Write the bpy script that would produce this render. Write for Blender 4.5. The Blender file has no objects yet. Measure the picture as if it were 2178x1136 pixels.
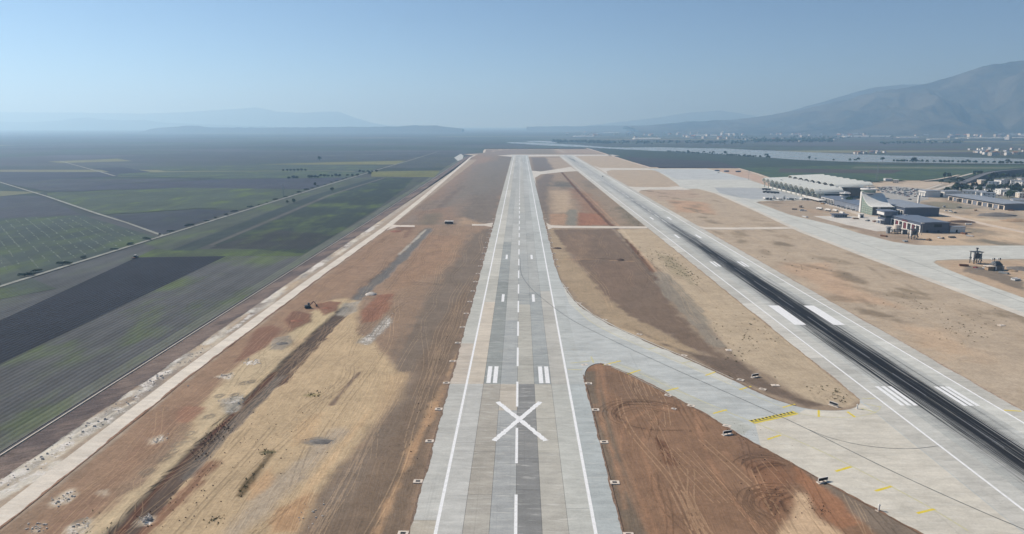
import bpy, bmesh, math, random
import numpy as np
from mathutils import Vector, Matrix

random.seed(7)
rng = np.random.RandomState(11)
scene = bpy.context.scene
R = math.radians

# ------------------------------------------------------------------ camera
CAM_H, CAM_X = 112.5, 1.1
PITCH, YAW = R(11.174), R(0.662)
FPX, CX, CY = 1529.0, 1089.0, 568.0           # focal length and centre in photograph pixels
cam_d = bpy.data.cameras.new("camera")
cam_d.sensor_fit = 'HORIZONTAL'
cam_d.sensor_width = 36.0
cam_d.lens = FPX / 2178.0 * 36.0
cam_d.clip_start = 1.0
cam_d.clip_end = 120000.0
cam = bpy.data.objects.new("camera", cam_d)
scene.collection.objects.link(cam)
cam.location = (CAM_X, 0.0, CAM_H)
cam.rotation_euler = (math.pi / 2 - PITCH, 0.0, YAW)
scene.camera = cam

# ------------------------------------------------------------------ sky and sun
SUN_EL, SUN_AZ = R(40.0), R(-63.0)            # azimuth from +Y, clockwise positive
world = bpy.data.worlds.new("World")
scene.world = world
world.use_nodes = True
wn = world.node_tree.nodes
wl = world.node_tree.links
wn.clear()
sky = wn.new('ShaderNodeTexSky')
sky.sky_type = 'NISHITA'
sky.sun_disc = False
sky.sun_elevation = SUN_EL
sky.sun_rotation = SUN_AZ
sky.altitude = 80.0
sky.air_density = 0.55
sky.dust_density = 0.0
sky.ozone_density = 3.4
bg = wn.new('ShaderNodeBackground')
bg.inputs['Strength'].default_value = 0.072
wo = wn.new('ShaderNodeOutputWorld')
wl.new(sky.outputs[0], bg.inputs[0])
wl.new(bg.outputs[0], wo.inputs[0])

sun_d = bpy.data.lights.new("sun", 'SUN')
sun_d.energy = 4.6
sun_d.angle = R(0.6)
sun_d.color = (1.0, 0.935, 0.85)
sun = bpy.data.objects.new("sun", sun_d)
scene.collection.objects.link(sun)
sdir = Vector((math.sin(SUN_AZ) * math.cos(SUN_EL), math.cos(SUN_AZ) * math.cos(SUN_EL), math.sin(SUN_EL)))
sun.rotation_euler = sdir.to_track_quat('Z', 'Y').to_euler()
sun.location = (-300, 200, 400)

scene.view_settings.view_transform = 'Standard'
scene.view_settings.look = 'None'
scene.view_settings.exposure = 0.40
scene.view_settings.gamma = 1.0
scene.view_settings.use_curve_mapping = False
scene.cycles.max_bounces = 6
scene.cycles.diffuse_bounces = 2
scene.cycles.glossy_bounces = 2
scene.cycles.volume_bounces = 1

HAZE_DENSITY = 1.25e-4

# ------------------------------------------------------------------ helpers
COL = scene.collection


def G(px, py, z=0.0):
    """Ground point (at height z) seen at a photograph pixel."""
    u = (px - CX) / FPX
    v = (py - CY) / FPX
    dx, dy, dz = u, math.cos(PITCH) - v * math.sin(PITCH), -math.sin(PITCH) - v * math.cos(PITCH)
    c, s = math.cos(YAW), math.sin(YAW)
    t = (z - CAM_H) / dz
    return (CAM_X + (dx * c - dy * s) * t, (dx * s + dy * c) * t)


def GP(pts, z=0.0):
    return [G(p[0], p[1], z) for p in pts]


def lin(r, g, b):
    out = []
    for c in (r, g, b):
        c /= 255.0
        out.append(c / 12.92 if c <= 0.04045 else ((c + 0.055) / 1.055) ** 2.4)
    return out


KA = 0.82


def A(r, g, b, k=1.0):
    return tuple(min(0.85, c * KA * k) for c in lin(r, g, b)) + (1.0,)


class N:
    """tiny node-graph writer"""

    def __init__(self, name):
        self.m = bpy.data.materials.new(name)
        self.m.use_nodes = True
        self.t = self.m.node_tree
        self.t.nodes.clear()
        self.out = self.t.nodes.new('ShaderNodeOutputMaterial')
        self.bsdf = self.t.nodes.new('ShaderNodeBsdfPrincipled')
        self.t.links.new(self.bsdf.outputs[0], self.out.inputs[0])
        g = self.t.nodes.new('ShaderNodeNewGeometry')
        self.pos = g.outputs['Position']

    def put(self, sock, v):
        if isinstance(v, bpy.types.NodeSocket):
            self.t.links.new(v, sock)
        elif v is not None:
            sock.default_value = v

    def math(self, op, a, b=None, c=None, clamp=False):
        n = self.t.nodes.new('ShaderNodeMath')
        n.operation = op
        n.use_clamp = clamp
        self.put(n.inputs[0], a)
        if b is not None:
            self.put(n.inputs[1], b)
        if c is not None:
            self.put(n.inputs[2], c)
        return n.outputs[0]

    def vscale(self, v, s, off=(0, 0, 0), rotz=0.0):
        n = self.t.nodes.new('ShaderNodeMapping')
        self.put(n.inputs['Vector'], v)
        n.inputs['Scale'].default_value = s
        n.inputs['Location'].default_value = off
        n.inputs['Rotation'].default_value = (0, 0, rotz)
        return n.outputs[0]

    def noise(self, vec, scale=1.0, detail=4.0, rough=0.55, dist=0.0):
        n = self.t.nodes.new('ShaderNodeTexNoise')
        self.put(n.inputs['Vector'], vec)
        n.inputs['Scale'].default_value = scale
        n.inputs['Detail'].default_value = detail
        n.inputs['Roughness'].default_value = rough
        n.inputs['Distortion'].default_value = dist
        return n.outputs[0]

    def ramp(self, f, lo, hi, a=0.0, b=1.0, smooth=True):
        n = self.t.nodes.new('ShaderNodeMapRange')
        n.interpolation_type = 'SMOOTHSTEP' if smooth else 'LINEAR'
        n.clamp = True
        self.put(n.inputs[0], f)
        n.inputs[1].default_value = lo
        n.inputs[2].default_value = hi
        n.inputs[3].default_value = a
        n.inputs[4].default_value = b
        return n.outputs[0]

    def mix(self, fac, a, b, mode='MIX'):
        n = self.t.nodes.new('ShaderNodeMix')
        n.data_type = 'RGBA'
        n.blend_type = mode
        self.put(n.inputs[0], fac)
        self.put(n.inputs[6], a)
        self.put(n.inputs[7], b)
        return n.outputs[2]

    def gain(self, col, f):
        """colour times a scalar socket"""
        n = self.t.nodes.new('ShaderNodeVectorMath')
        n.operation = 'SCALE'
        self.put(n.inputs[0], col[:3] if isinstance(col, tuple) else col)
        self.put(n.inputs[3], f)
        return n.outputs[0]

    def sep(self, v=None):
        n = self.t.nodes.new('ShaderNodeSeparateXYZ')
        self.put(n.inputs[0], v or self.pos)
        return n.outputs

    def comb(self, x, y, z=0.0):
        n = self.t.nodes.new('ShaderNodeCombineXYZ')
        self.put(n.inputs[0], x)
        self.put(n.inputs[1], y)
        self.put(n.inputs[2], z)
        return n.outputs[0]

    def objcol(self):
        n = self.t.nodes.new('ShaderNodeObjectInfo')
        return n.outputs['Color']

    def attr(self, name, typ='GEOMETRY'):
        n = self.t.nodes.new('ShaderNodeAttribute')
        n.attribute_type = typ
        n.attribute_name = name
        return n.outputs

    def bump(self, h, strength=0.3, dist=0.2):
        n = self.t.nodes.new('ShaderNodeBump')
        n.inputs['Strength'].default_value = strength
        n.inputs['Distance'].default_value = dist
        self.put(n.inputs['Height'], h)
        self.t.links.new(n.outputs[0], self.bsdf.inputs['Normal'])

    def done(self, col, rough=0.9, spec=0.2, metal=0.0):
        self.put(self.bsdf.inputs['Base Color'], col)
        self.put(self.bsdf.inputs['Roughness'], rough)
        self.bsdf.inputs['Specular IOR Level'].default_value = spec
        self.bsdf.inputs['Metallic'].default_value = metal
        return self.m


_mats = {}


def mat(name, rgb, rough=0.8, var=0.18, scale=0.6, spec=0.25, metal=0.0, k=1.0):
    """plain weathered paint / metal / masonry"""
    if name in _mats:
        return _mats[name]
    n = N(name)
    f = n.noise(n.pos, scale, 5.0, 0.6)
    g = n.noise(n.vscale(n.pos, (1, 1, 0.15)), scale * 4, 3.0, 0.6)
    v = n.math('ADD', n.ramp(f, 0.3, 0.7, 1 - var, 1 + var * 0.5), n.ramp(g, 0.3, 0.7, -var * 0.4, var * 0.3))
    m = n.done(n.gain(A(*rgb, k=k), v), rough, spec, metal)
    _mats[name] = m
    return m


def objmat(name, rough=0.7, var=0.15, scale=0.6, spec=0.3):
    if name in _mats:
        return _mats[name]
    n = N(name)
    f = n.noise(n.pos, scale, 5.0, 0.6)
    m = n.done(n.gain(n.objcol(), n.ramp(f, 0.3, 0.7, 1 - var, 1 + var * 0.5)), rough, spec)
    _mats[name] = m
    return m


class MB:
    """collects shapes for ONE mesh object"""

    def __init__(self):
        self.v, self.f, self.mi, self.sm = [], [], [], []

    def add(self, vs, fs, mi=0, smooth=False):
        o = len(self.v)
        self.v += [tuple(p) for p in vs]
        for f in fs:
            self.f.append(tuple(i + o for i in f))
            self.mi.append(mi)
            self.sm.append(smooth)

    def box(self, x0, x1, y0, y1, z0, z1, mi=0):
        self.add([(x0, y0, z0), (x1, y0, z0), (x1, y1, z0), (x0, y1, z0), (x0, y0, z1), (x1, y0, z1), (x1, y1, z1), (x0, y1, z1)],
                 [(3, 2, 1, 0), (4, 5, 6, 7), (0, 1, 5, 4), (1, 2, 6, 5), (2, 3, 7, 6), (3, 0, 4, 7)], mi)

    def prism(self, poly, z0, z1, mi=0, top=None):
        n = len(poly)
        vs = [(p[0], p[1], z0) for p in poly] + [(p[0], p[1], z1) for p in (top or poly)]
        fs = [tuple(range(n - 1, -1, -1)), tuple(range(n, 2 * n))]
        fs += [(i, (i + 1) % n, n + (i + 1) % n, n + i) for i in range(n)]
        self.add(vs, fs, mi)

    def cyl(self, x, y, z0, z1, r0, r1=None, n=12, mi=0, smooth=True):
        r1 = r0 if r1 is None else r1
        vs = []
        for z, r in ((z0, r0), (z1, r1)):
            for i in range(n):
                a = 2 * math.pi * i / n
                vs.append((x + r * math.cos(a), y + r * math.sin(a), z))
        fs = [(i, (i + 1) % n, n + (i + 1) % n, n + i) for i in range(n)]
        self.add(vs, fs, mi, smooth)
        self.add(vs, [tuple(range(n - 1, -1, -1)), tuple(range(n, 2 * n))], mi)

    def bar(self, a, b, r, n=6, mi=0, r2=None):
        a, b = Vector(a), Vector(b)
        d = (b - a).normalized()
        u = d.orthogonal().normalized()
        w = d.cross(u)
        r2 = r if r2 is None else r2
        vs = []
        for c, rr in ((a, r), (b, r2)):
            for i in range(n):
                t = 2 * math.pi * i / n
                vs.append(c + u * (rr * math.cos(t)) + w * (rr * math.sin(t)))
        fs = [(i, (i + 1) % n, n + (i + 1) % n, n + i) for i in range(n)] + [tuple(range(n - 1, -1, -1)), tuple(range(n, 2 * n))]
        self.add(vs, fs, mi)

    def blob(self, x, y, z, rx, ry, rz, mi=0, seed=0, rough=0.25, seg=8, rings=5):
        rr = random.Random(seed)
        vs, fs = [], []
        for j in range(rings + 1):
            t = math.pi * j / rings
            for i in range(seg):
                p = 2 * math.pi * i / seg
                k = 1 + rr.uniform(-rough, rough)
                vs.append((x + rx * k * math.sin(t) * math.cos(p), y + ry * k * math.sin(t) * math.sin(p), z + rz * k * math.cos(t)))
        for j in range(rings):
            for i in range(seg):
                fs.append((j * seg + i, (j + 1) * seg + i, (j + 1) * seg + (i + 1) % seg, j * seg + (i + 1) % seg))
        self.add(vs, fs, mi, True)

    def mesh(self, name, mats):
        me = bpy.data.meshes.new(name)
        me.from_pydata(self.v, [], self.f)
        for m in (mats if isinstance(mats, (list, tuple)) else [mats]):
            me.materials.append(m)
        me.polygons.foreach_set('material_index', self.mi)
        me.polygons.foreach_set('use_smooth', self.sm)
        me.update()
        return me

    def build(self, name, mats, parent=None, loc=None, rz=0.0):
        o = bpy.data.objects.new(name, self.mesh(name, mats))
        COL.objects.link(o)
        if parent is not None:
            o.parent = parent
        if loc is not None:
            o.location = loc
        if rz:
            o.rotation_euler = (0, 0, rz)
        return o


def tag(o, label=None, cat=None, group=None, kind=None):
    if label:
        o['label'] = label
    if cat:
        o['category'] = cat
    if group:
        o['group'] = group
    if kind:
        o['kind'] = kind
    return o


def empty(name, loc=(0, 0, 0), rz=0.0):
    o = bpy.data.objects.new(name, None)
    COL.objects.link(o)
    o.location = loc
    o.rotation_euler = (0, 0, rz)
    o.empty_display_size = 1.0
    return o


def inst(name, me, loc, rz=0.0, parent=None, scale=None, color=None):
    o = bpy.data.objects.new(name, me)
    COL.objects.link(o)
    o.location = loc
    o.rotation_euler = (0, 0, rz)
    if parent is not None:
        o.parent = parent
    if scale is not None:
        o.scale = scale
    if color is not None:
        o.color = color
    return o


def copy_tree(o, parent=None):
    c = o.copy()
    COL.objects.link(c)
    if parent is not None:
        c.parent = parent
        c.matrix_parent_inverse = o.matrix_parent_inverse.copy()
    for ch in list(o.children):
        copy_tree(ch, c)
    return c


def sheet(name, poly, z, m, parent=None, color=None, thick=0.0):
    """a flat polygon of ground, pavement or paint"""
    b = MB()
    if thick:
        b.prism(poly, z - thick, z)
    else:
        b.add([(p[0], p[1], z) for p in poly], [tuple(range(len(poly)))])
    o = b.build(name, m, parent)
    # make it face up
    me = o.data
    if me.polygons[0].normal.z < 0 and not thick:
        me.flip_normals()
    elif thick:
        bm = bmesh.new()
        bm.from_mesh(me)
        bmesh.ops.recalc_face_normals(bm, faces=bm.faces)
        bm.to_mesh(me)
        bm.free()
    if color is not None:
        o.color = color
    return o


def smooth_line(pts, n=8):
    """Catmull-Rom through 2-D points"""
    P_ = [pts[0]] + list(pts) + [pts[-1]]
    out = []
    for i in range(1, len(P_) - 2):
        p0, p1, p2, p3 = [np.array(P_[j], float) for j in (i - 1, i, i + 1, i + 2)]
        for k in range(n):
            t = k / n
            out.append(tuple(0.5 * ((2 * p1) + (-p0 + p2) * t + (2 * p0 - 5 * p1 + 4 * p2 - p3) * t * t + (-p0 + 3 * p1 - 3 * p2 + p3) * t ** 3)))
    out.append(tuple(P_[-2]))
    return out


def ribbon(pts, w, jit=0.0, seed=0):
    """polygon outline of a band of width w along a line; returns quad list for MB"""
    rr = random.Random(seed)
    L, Rr = [], []
    for i, p in enumerate(pts):
        a = np.array(pts[max(0, i - 1)], float)
        b = np.array(pts[min(len(pts) - 1, i + 1)], float)
        d = b - a
        d /= (np.linalg.norm(d) + 1e-9)
        nrm = np.array((-d[1], d[0]))
        ww = w if not callable(w) else w(i / (len(pts) - 1))
        L.append(tuple(np.array(p) + nrm * (ww / 2 + rr.uniform(-jit, jit))))
        Rr.append(tuple(np.array(p) - nrm * (ww / 2 + rr.uniform(-jit, jit))))
    return L, Rr


def ribbon_obj(name, pts, w, z, m, parent=None, jit=0.0, seed=0, color=None):
    L, Rr = ribbon(pts, w, jit, seed)
    b = MB()
    n = len(L)
    zz = z if callable(z) else (lambda t: z)
    b.add([(p[0], p[1], zz(i / (n - 1))) for i, p in enumerate(L)] + [(p[0], p[1], zz(i / (n - 1))) for i, p in enumerate(Rr)],
          [(n + i, n + i + 1, i + 1, i) for i in range(n - 1)])
    o = b.build(name, m, parent)
    if color is not None:
        o.color = color
    return o


# numpy value noise ------------------------------------------------------
_tabs = {}


def vn(x, y, seed=0):
    if seed not in _tabs:
        _tabs[seed] = np.random.RandomState(seed + 100).rand(256, 256)
    T = _tabs[seed]
    xi = np.floor(x).astype(int)
    yi = np.floor(y).astype(int)
    fx = x - xi
    fy = y - yi
    fx = fx * fx * (3 - 2 * fx)
    fy = fy * fy * (3 - 2 * fy)
    a = T[xi & 255, yi & 255]
    b = T[(xi + 1) & 255, yi & 255]
    c = T[xi & 255, (yi + 1) & 255]
    d = T[(xi + 1) & 255, (yi + 1) & 255]
    return (a * (1 - fx) + b * fx) * (1 - fy) + (c * (1 - fx) + d * fx) * fy


def fbm(x, y, seed=0, octv=4, gain=0.5):
    s = np.zeros_like(x, dtype=float)
    amp, tot = 1.0, 0.0
    for k in range(octv):
        s += amp * vn(x * 2 ** k + 17.3 * k, y * 2 ** k + 5.1 * k, seed + k)
        tot += amp
        amp *= gain
    return s / tot


def sd_poly(x, y, poly):
    d = np.full(x.shape, 1e18)
    ins = np.zeros(x.shape, bool)
    n = len(poly)
    for i in range(n):
        ax, ay = poly[i]
        bx, by = poly[(i + 1) % n]
        ex, ey = bx - ax, by - ay
        t = np.clip(((x - ax) * ex + (y - ay) * ey) / (ex * ex + ey * ey + 1e-12), 0, 1)
        d = np.minimum(d, (x - ax - t * ex) ** 2 + (y - ay - t * ey) ** 2)
        cond = (ay > y) != (by > y)
        with np.errstate(divide='ignore', invalid='ignore'):
            xc = (bx - ax) * (y - ay) / (by - ay + 1e-18) + ax
        ins ^= cond & (x < xc)
    d = np.sqrt(d)
    return np.where(ins, -d, d)


def sd_line(x, y, pts):
    d = np.full(x.shape, 1e18)
    for i in range(len(pts) - 1):
        ax, ay = pts[i]
        bx, by = pts[i + 1]
        ex, ey = bx - ax, by - ay
        t = np.clip(((x - ax) * ex + (y - ay) * ey) / (ex * ex + ey * ey + 1e-12), 0, 1)
        d = np.minimum(d, (x - ax - t * ex) ** 2 + (y - ay - t * ey) ** 2)
    return np.sqrt(d)


def sstep(a, b, x):
    t = np.clip((x - a) / (b - a), 0, 1)
    return t * t * (3 - 2 * t)

# ================================================================== MATERIALS
def concrete_material(name, rubber=False):
    n = N(name)
    X, Y, Z = n.sep()
    base = n.objcol()
    big = n.noise(n.pos, 0.035, 4, 0.6)
    mid = n.noise(n.vscale(n.pos, (0.05, 0.22, 1)), 1.0, 5, 0.62)       # stains lying across the lanes
    fine = n.noise(n.pos, 1.4, 4, 0.65)
    pale = n.noise(n.vscale(n.pos, (0.11, 0.75, 1), (31, 7, 0)), 1.0, 5, 0.66)
    blot = n.noise(n.vscale(n.pos, (0.16, 0.34, 1), (3, 17, 0)), 1.0, 6, 0.7, 0.4)
    v = n.math('ADD', n.ramp(big, 0.3, 0.7, 0.93, 1.07), n.ramp(mid, 0.3, 0.72, -0.10, 0.08))
    v = n.math('ADD', v, n.ramp(blot, 0.3, 0.7, -0.09, 0.08))
    v = n.math('ADD', v, n.ramp(fine, 0.25, 0.75, -0.07, 0.07))
    base = n.mix(1.0, base, (1.035, 1.015, 0.97, 1.0), 'MULTIPLY')
    col = n.gain(base, v)
    col = n.mix(n.ramp(pale, 0.54, 0.72, 0.0, 0.62), col, A(216, 215, 208))
    # dragged mud and long faint tyre traces
    tyr = n.noise(n.vscale(n.pos, (1.3, 0.008, 1), (2, 5, 0)), 1.0, 3, 0.6)
    col = n.gain(col, n.ramp(tyr, 0.58, 0.74, 1.0, 0.90))
    mud = n.noise(n.pos, 0.09, 5, 0.7)
    col = n.mix(n.ramp(mud, 0.60, 0.78, 0.0, 0.25), col, A(176, 160, 138))
    # saw-cut joints across the lanes every five metres, faint
    jy = n.math('ABSOLUTE', n.math('SUBTRACT', n.math('FRACT', n.math('DIVIDE', Y, 5.0)), 0.5))
    col = n.gain(col, n.ramp(jy, 0.485, 0.497, 1.0, 0.90))
    rough = 0.85
    if rubber:
        u = n.math('ABSOLUTE', n.math('SUBTRACT', X, 173.0))
        st1 = n.noise(n.vscale(n.pos, (1.5, 0.0045, 0)), 1.0, 4, 0.68)
        st2 = n.noise(n.vscale(n.pos, (4.5, 0.012, 0), (3, 9, 0)), 1.0, 3, 0.65)
        wand = n.noise(n.vscale(n.pos, (0.12, 0.012, 0), (7, 1, 0)), 1.0, 4, 0.6)
        nz = n.math('ADD', n.math('MULTIPLY', st1, 0.7), n.math('MULTIPLY', st2, 0.3))
        nz = n.ramp(nz, 0.41, 0.59, 0.0, 1.0, False)
        uu = n.math('ADD', u, n.math('MULTIPLY', n.math('SUBTRACT', wand, 0.5), 6.0))
        T = n.ramp(uu, 1.5, 15.0, -0.20, 1.15, False)
        T = n.math('ADD', T, n.ramp(Y, 150.0, 360.0, 0.22, 0.0))
        T = n.math('ADD', T, n.ramp(u, 0.2, 1.5, 0.30, 0.0))
        T1 = n.math('ADD', T, n.ramp(Y, 480.0, 1050.0, 0.0, 1.1))
        T2 = n.math('ADD', n.math('ADD', T, 0.35), n.math('MULTIPLY', n.math('ABSOLUTE', n.math('DIVIDE', n.math('SUBTRACT', Y, 2400.0), 380.0)), 0.8))
        T3 = n.math('ADD', T, n.ramp(Y, 900.0, 1800.0, 0.62, 1.2))
        f1 = n.ramp(n.math('SUBTRACT', nz, T1), -0.26, 0.24, 0.0, 0.97)
        f2 = n.ramp(n.math('SUBTRACT', nz, T2), -0.2, 0.25, 0.0, 0.75)
        f3 = n.ramp(n.math('SUBTRACT', nz, T3), -0.2, 0.25, 0.0, 0.6)
        halo = n.math('MULTIPLY', n.ramp(uu, 6.0, 16.0, 0.24, 0.0), n.ramp(Y, 500, 1000, 1.0, 0.3))
        f = n.math('MAXIMUM', n.math('MAXIMUM', f1, f2), n.math('MAXIMUM', f3, halo))
        col = n.mix(f, col, A(20, 22, 29))
        rough = 0.95
    n.bump(fine, 0.12, 0.05)
    return n.done(col, rough, 0.08 if rubber else 0.25)


M_conc = concrete_material('concrete')
M_conc2 = concrete_material('concrete_with_rubber', True)
M_joint = mat('joint_filler', (112, 112, 110), 0.9)


def paint_material(name, rgb, wear=0.25, k=1.0):
    n = N(name)
    f = n.noise(n.pos, 0.7, 5, 0.7)
    g = n.noise(n.vscale(n.pos, (1, 0.2, 1)), 3.0, 3, 0.7)
    w = n.math('MULTIPLY', n.ramp(n.math('ADD', f, n.math('MULTIPLY', g, 0.4)), 0.62, 0.95, 0.0, 1.0), wear)
    return n.done(n.mix(w, A(*rgb, k=k), A(176, 178, 176)), 0.6, 0.3)


M_white = paint_material('white_paint', (244, 245, 245), 0.38)
M_white_rub = paint_material('white_paint_under_rubber', (104, 106, 110), 0.3)
M_white2 = paint_material('white_paint_worn', (226, 230, 230), 0.55)
M_yellow = paint_material('yellow_paint', (230, 208, 48), 0.5)
M_yellow_worn = paint_material('yellow_paint_worn', (205, 200, 150), 0.9)
M_black = paint_material('black_paint', (40, 40, 38), 0.2)
M_guide = paint_material('dark_guide_paint', (98, 101, 100), 0.35)


def soil_material():
    n = N('soil')
    c = n.attr('Col')['Color']
    rub = n.attr('rub')['Fac']
    trk = n.attr('trk')['Fac']
    warp = n.noise(n.pos, 0.012, 2, 0.5)
    X, Y, Z = n.sep()
    wx = n.math('ADD', X, n.math('MULTIPLY', warp, 16.0))
    p2 = n.comb(wx, Y, 0.0)
    s1 = n.noise(n.vscale(p2, (0.85, 0.03, 1)), 1.0, 5, 0.68)
    s2 = n.noise(n.vscale(p2, (2.6, 0.05, 1), (5, 3, 0)), 1.0, 3, 0.6)
    big = n.noise(n.pos, 0.05, 5, 0.6)
    fine = n.noise(n.pos, 0.9, 5, 0.7)
    v = n.math('ADD', n.ramp(big, 0.3, 0.7, 0.92, 1.08), n.ramp(fine, 0.25, 0.75, -0.15, 0.13))
    st = n.math('ADD', n.ramp(s1, 0.30, 0.70, -0.13, 0.13, False), n.ramp(s2, 0.3, 0.7, -0.12, 0.12, False))
    mott = n.noise(n.pos, 0.22, 6, 0.72, 0.5)
    v = n.math('ADD', v, n.ramp(mott, 0.28, 0.72, -0.11, 0.11))
    v = n.math('ADD', v, n.math('MULTIPLY', st, trk))
    col = n.gain(c, v)
    # dry pale wheel marks
    dry = n.math('MULTIPLY', n.ramp(s1, 0.60, 0.70), n.math('MULTIPLY', trk, 0.22))
    col = n.mix(dry, col, A(190, 160, 125))
    # small scattered crumbs, dark clods and pale stones
    vor = n.t.nodes.new('ShaderNodeTexVoronoi')
    vor.inputs['Scale'].default_value = 0.55
    n.put(vor.inputs['Vector'], n.pos)
    clod = n.math('MULTIPLY', n.ramp(vor.outputs['Distance'], 0.10, 0.20, 1.0, 0.0), n.ramp(n.noise(n.pos, 0.06, 3, 0.6), 0.56, 0.68))
    col = n.mix(n.math('MULTIPLY', clod, 0.55), col, n.gain(c, 0.42))
    # rubble
    r1 = n.noise(n.pos, 0.22, 5, 0.72)
    r2 = n.noise(n.pos, 1.3, 4, 0.7)
    rr = n.math('ADD', n.math('MULTIPLY', r1, 0.6), n.math('MULTIPLY', r2, 0.4))
    rm = n.ramp(n.math('ADD', rr, n.math('MULTIPLY', rub, 0.32)), 0.66, 0.76)
    rm = n.math('MULTIPLY', rm, n.ramp(rub, 0.02, 0.25))
    col = n.mix(rm, col, A(226, 220, 212))
    n.bump(n.math('ADD', n.math('ADD', fine, mott), n.math('ADD', n.math('MULTIPLY', s2, 0.6), n.math('MULTIPLY', rm, 0.7))), 0.55, 0.35)
    return n.done(col, 0.95, 0.1)


M_soil = soil_material()


def field_material():
    n = N('farm_field')
    base = n.objcol()
    green = n.attr('["green"]', 'OBJECT')['Fac']
    row = n.attr('["row"]', 'OBJECT')['Fac']
    X, Y, Z = n.sep()
    warp = n.noise(n.pos, 0.02, 2, 0.5)
    ph = n.math('ADD', n.math('MULTIPLY', X, 2 * math.pi / 3.1), n.math('MULTIPLY', warp, 5.0))
    w1 = n.math('SINE', ph)
    w2 = n.math('SINE', n.math('ADD', n.math('MULTIPLY', X, 2 * math.pi / 15.7), n.math('MULTIPLY', warp, 3.0)))
    wv = n.math('ADD', n.math('MULTIPLY', w1, 0.09), n.math('MULTIPLY', w2, 0.08))
    big = n.noise(n.pos, 0.011, 5, 0.6)
    mid = n.noise(n.vscale(n.pos, (0.10, 0.03, 1)), 1.0, 5, 0.65)
    fine = n.noise(n.pos, 0.55, 4, 0.7)
    v = n.math('ADD', n.ramp(big, 0.3, 0.7, 0.86, 1.12), n.ramp(mid, 0.3, 0.7, -0.10, 0.10))
    v = n.math('ADD', v, n.ramp(fine, 0.25, 0.75, -0.10, 0.10))
    v = n.math('ADD', v, n.math('MULTIPLY', wv, row))
    col = n.gain(base, v)
    gp = n.math('MULTIPLY', n.ramp(n.noise(n.vscale(n.pos, (0.03, 0.012, 1), (9, 4, 0)), 1.0, 4, 0.6), 0.47, 0.72), green)
    col = n.mix(gp, col, n.gain(A(94, 112, 56), v))
    n.bump(n.math('ADD', fine, n.math('MULTIPLY', w1, 0.5)), 0.5, 0.3)
    return n.done(col, 0.95, 0.08)


M_field = field_material()


def plain_material():
    """far farmland: parcels of tilled and green land"""
    n = N('far_farmland')
    p = n.vscale(n.pos, (1 / 620.0, 1 / 380.0, 1), (0.3, 0.1, 0), 0.0)
    vor = n.t.nodes.new('ShaderNodeTexVoronoi')
    vor.distance = 'CHEBYCHEV'
    vor.inputs['Randomness'].default_value = 0.85
    vor.inputs['Scale'].default_value = 1.0
    n.put(vor.inputs['Vector'], p)
    vor2 = n.t.nodes.new('ShaderNodeTexVoronoi')
    vor2.distance = 'CHEBYCHEV'
    vor2.inputs['Scale'].default_value = 1.0
    n.put(vor2.inputs['Vector'], n.vscale(n.pos, (1 / 1500.0, 1 / 260.0, 1), (7.3, 2.1, 0), 0.05))
    s = n.t.nodes.new('ShaderNodeSeparateColor')
    n.put(s.inputs[0], vor.outputs['Color'])
    s2 = n.t.nodes.new('ShaderNodeSeparateColor')
    n.put(s2.inputs[0], vor2.outputs['Color'])
    col = n.mix(n.ramp(s.outputs[0], 0.25, 0.75), A(86, 84, 90), A(76, 86, 78))
    col = n.mix(n.ramp(s2.outputs[1], 0.35, 0.9, 0, 0.6), col, A(62, 70, 66))
    col = n.mix(n.ramp(s2.outputs[0], 0.90, 0.93, 0, 0.55), col, A(150, 148, 110))
    big = n.noise(n.pos, 0.0012, 6, 0.62)
    v = n.ramp(big, 0.3, 0.7, 0.8, 1.2)
    return n.done(n.gain(col, v), 0.95, 0.05)


M_plain = plain_material()


def water_material():
    n = N('river_water')
    f = n.noise(n.vscale(n.pos, (0.02, 0.05, 1)), 1.0, 4, 0.6)
    g = n.noise(n.pos, 0.4, 3, 0.6)
    n.bump(g, 0.06, 0.1)
    m = n.done(n.mix(f, A(138, 142, 138), A(156, 158, 150)), n.ramp(f, 0.3, 0.7, 0.22, 0.34), 0.5)
    return m


M_water = water_material()


def hill_material(name, a, b, scale):
    n = N(name)
    f = n.noise(n.pos, scale, 7, 0.65)
    g = n.noise(n.pos, scale * 6, 5, 0.65)
    col = n.mix(n.ramp(n.math('ADD', n.math('MULTIPLY', f, 0.7), n.math('MULTIPLY', g, 0.3)), 0.38, 0.62), A(*a), A(*b))
    return n.done(col, 0.95, 0.05)


M_mount = hill_material('mountain_scrub', (30, 38, 36), (92, 90, 80), 0.0012)
M_hill = hill_material('hill_scrub', (60, 64, 58), (84, 82, 74), 0.0009)

M_leaf = mat('foliage', (62, 84, 52), 0.9, 0.5, 0.35, 0.1)
M_leaf_dark = mat('foliage_dark', (48, 66, 46), 0.9, 0.5, 0.25, 0.1)
M_bark = mat('bark', (84, 70, 56), 0.95)
M_wall_white = mat('white_render', (226, 224, 220), 0.8, 0.10)
M_wall_grey = mat('grey_cladding', (120, 126, 138), 0.6, 0.10)
M_wall_dark = mat('dark_cladding', (84, 92, 108), 0.55, 0.10)
M_roof_grey = mat('grey_sheet_roof', (148, 154, 162), 0.5, 0.10, 0.3)
M_roof_blue = mat('blue_grey_sheet_roof', (112, 122, 138), 0.5, 0.10, 0.3)
M_roof_white = mat('white_sheet_roof', (232, 232, 226), 0.5, 0.06, 0.2)
M_dark = mat('dark_opening', (36, 38, 42), 0.6, 0.2)
M_steel = mat('galvanised_steel', (146, 150, 152), 0.5, 0.15)
M_steel_dark = mat('dark_steel', (74, 78, 82), 0.55, 0.15)
M_rust = mat('rusty_steel', (120, 84, 62), 0.85, 0.3)
M_red = mat('red_door_paint', (104, 48, 54), 0.6, 0.12)
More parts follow.
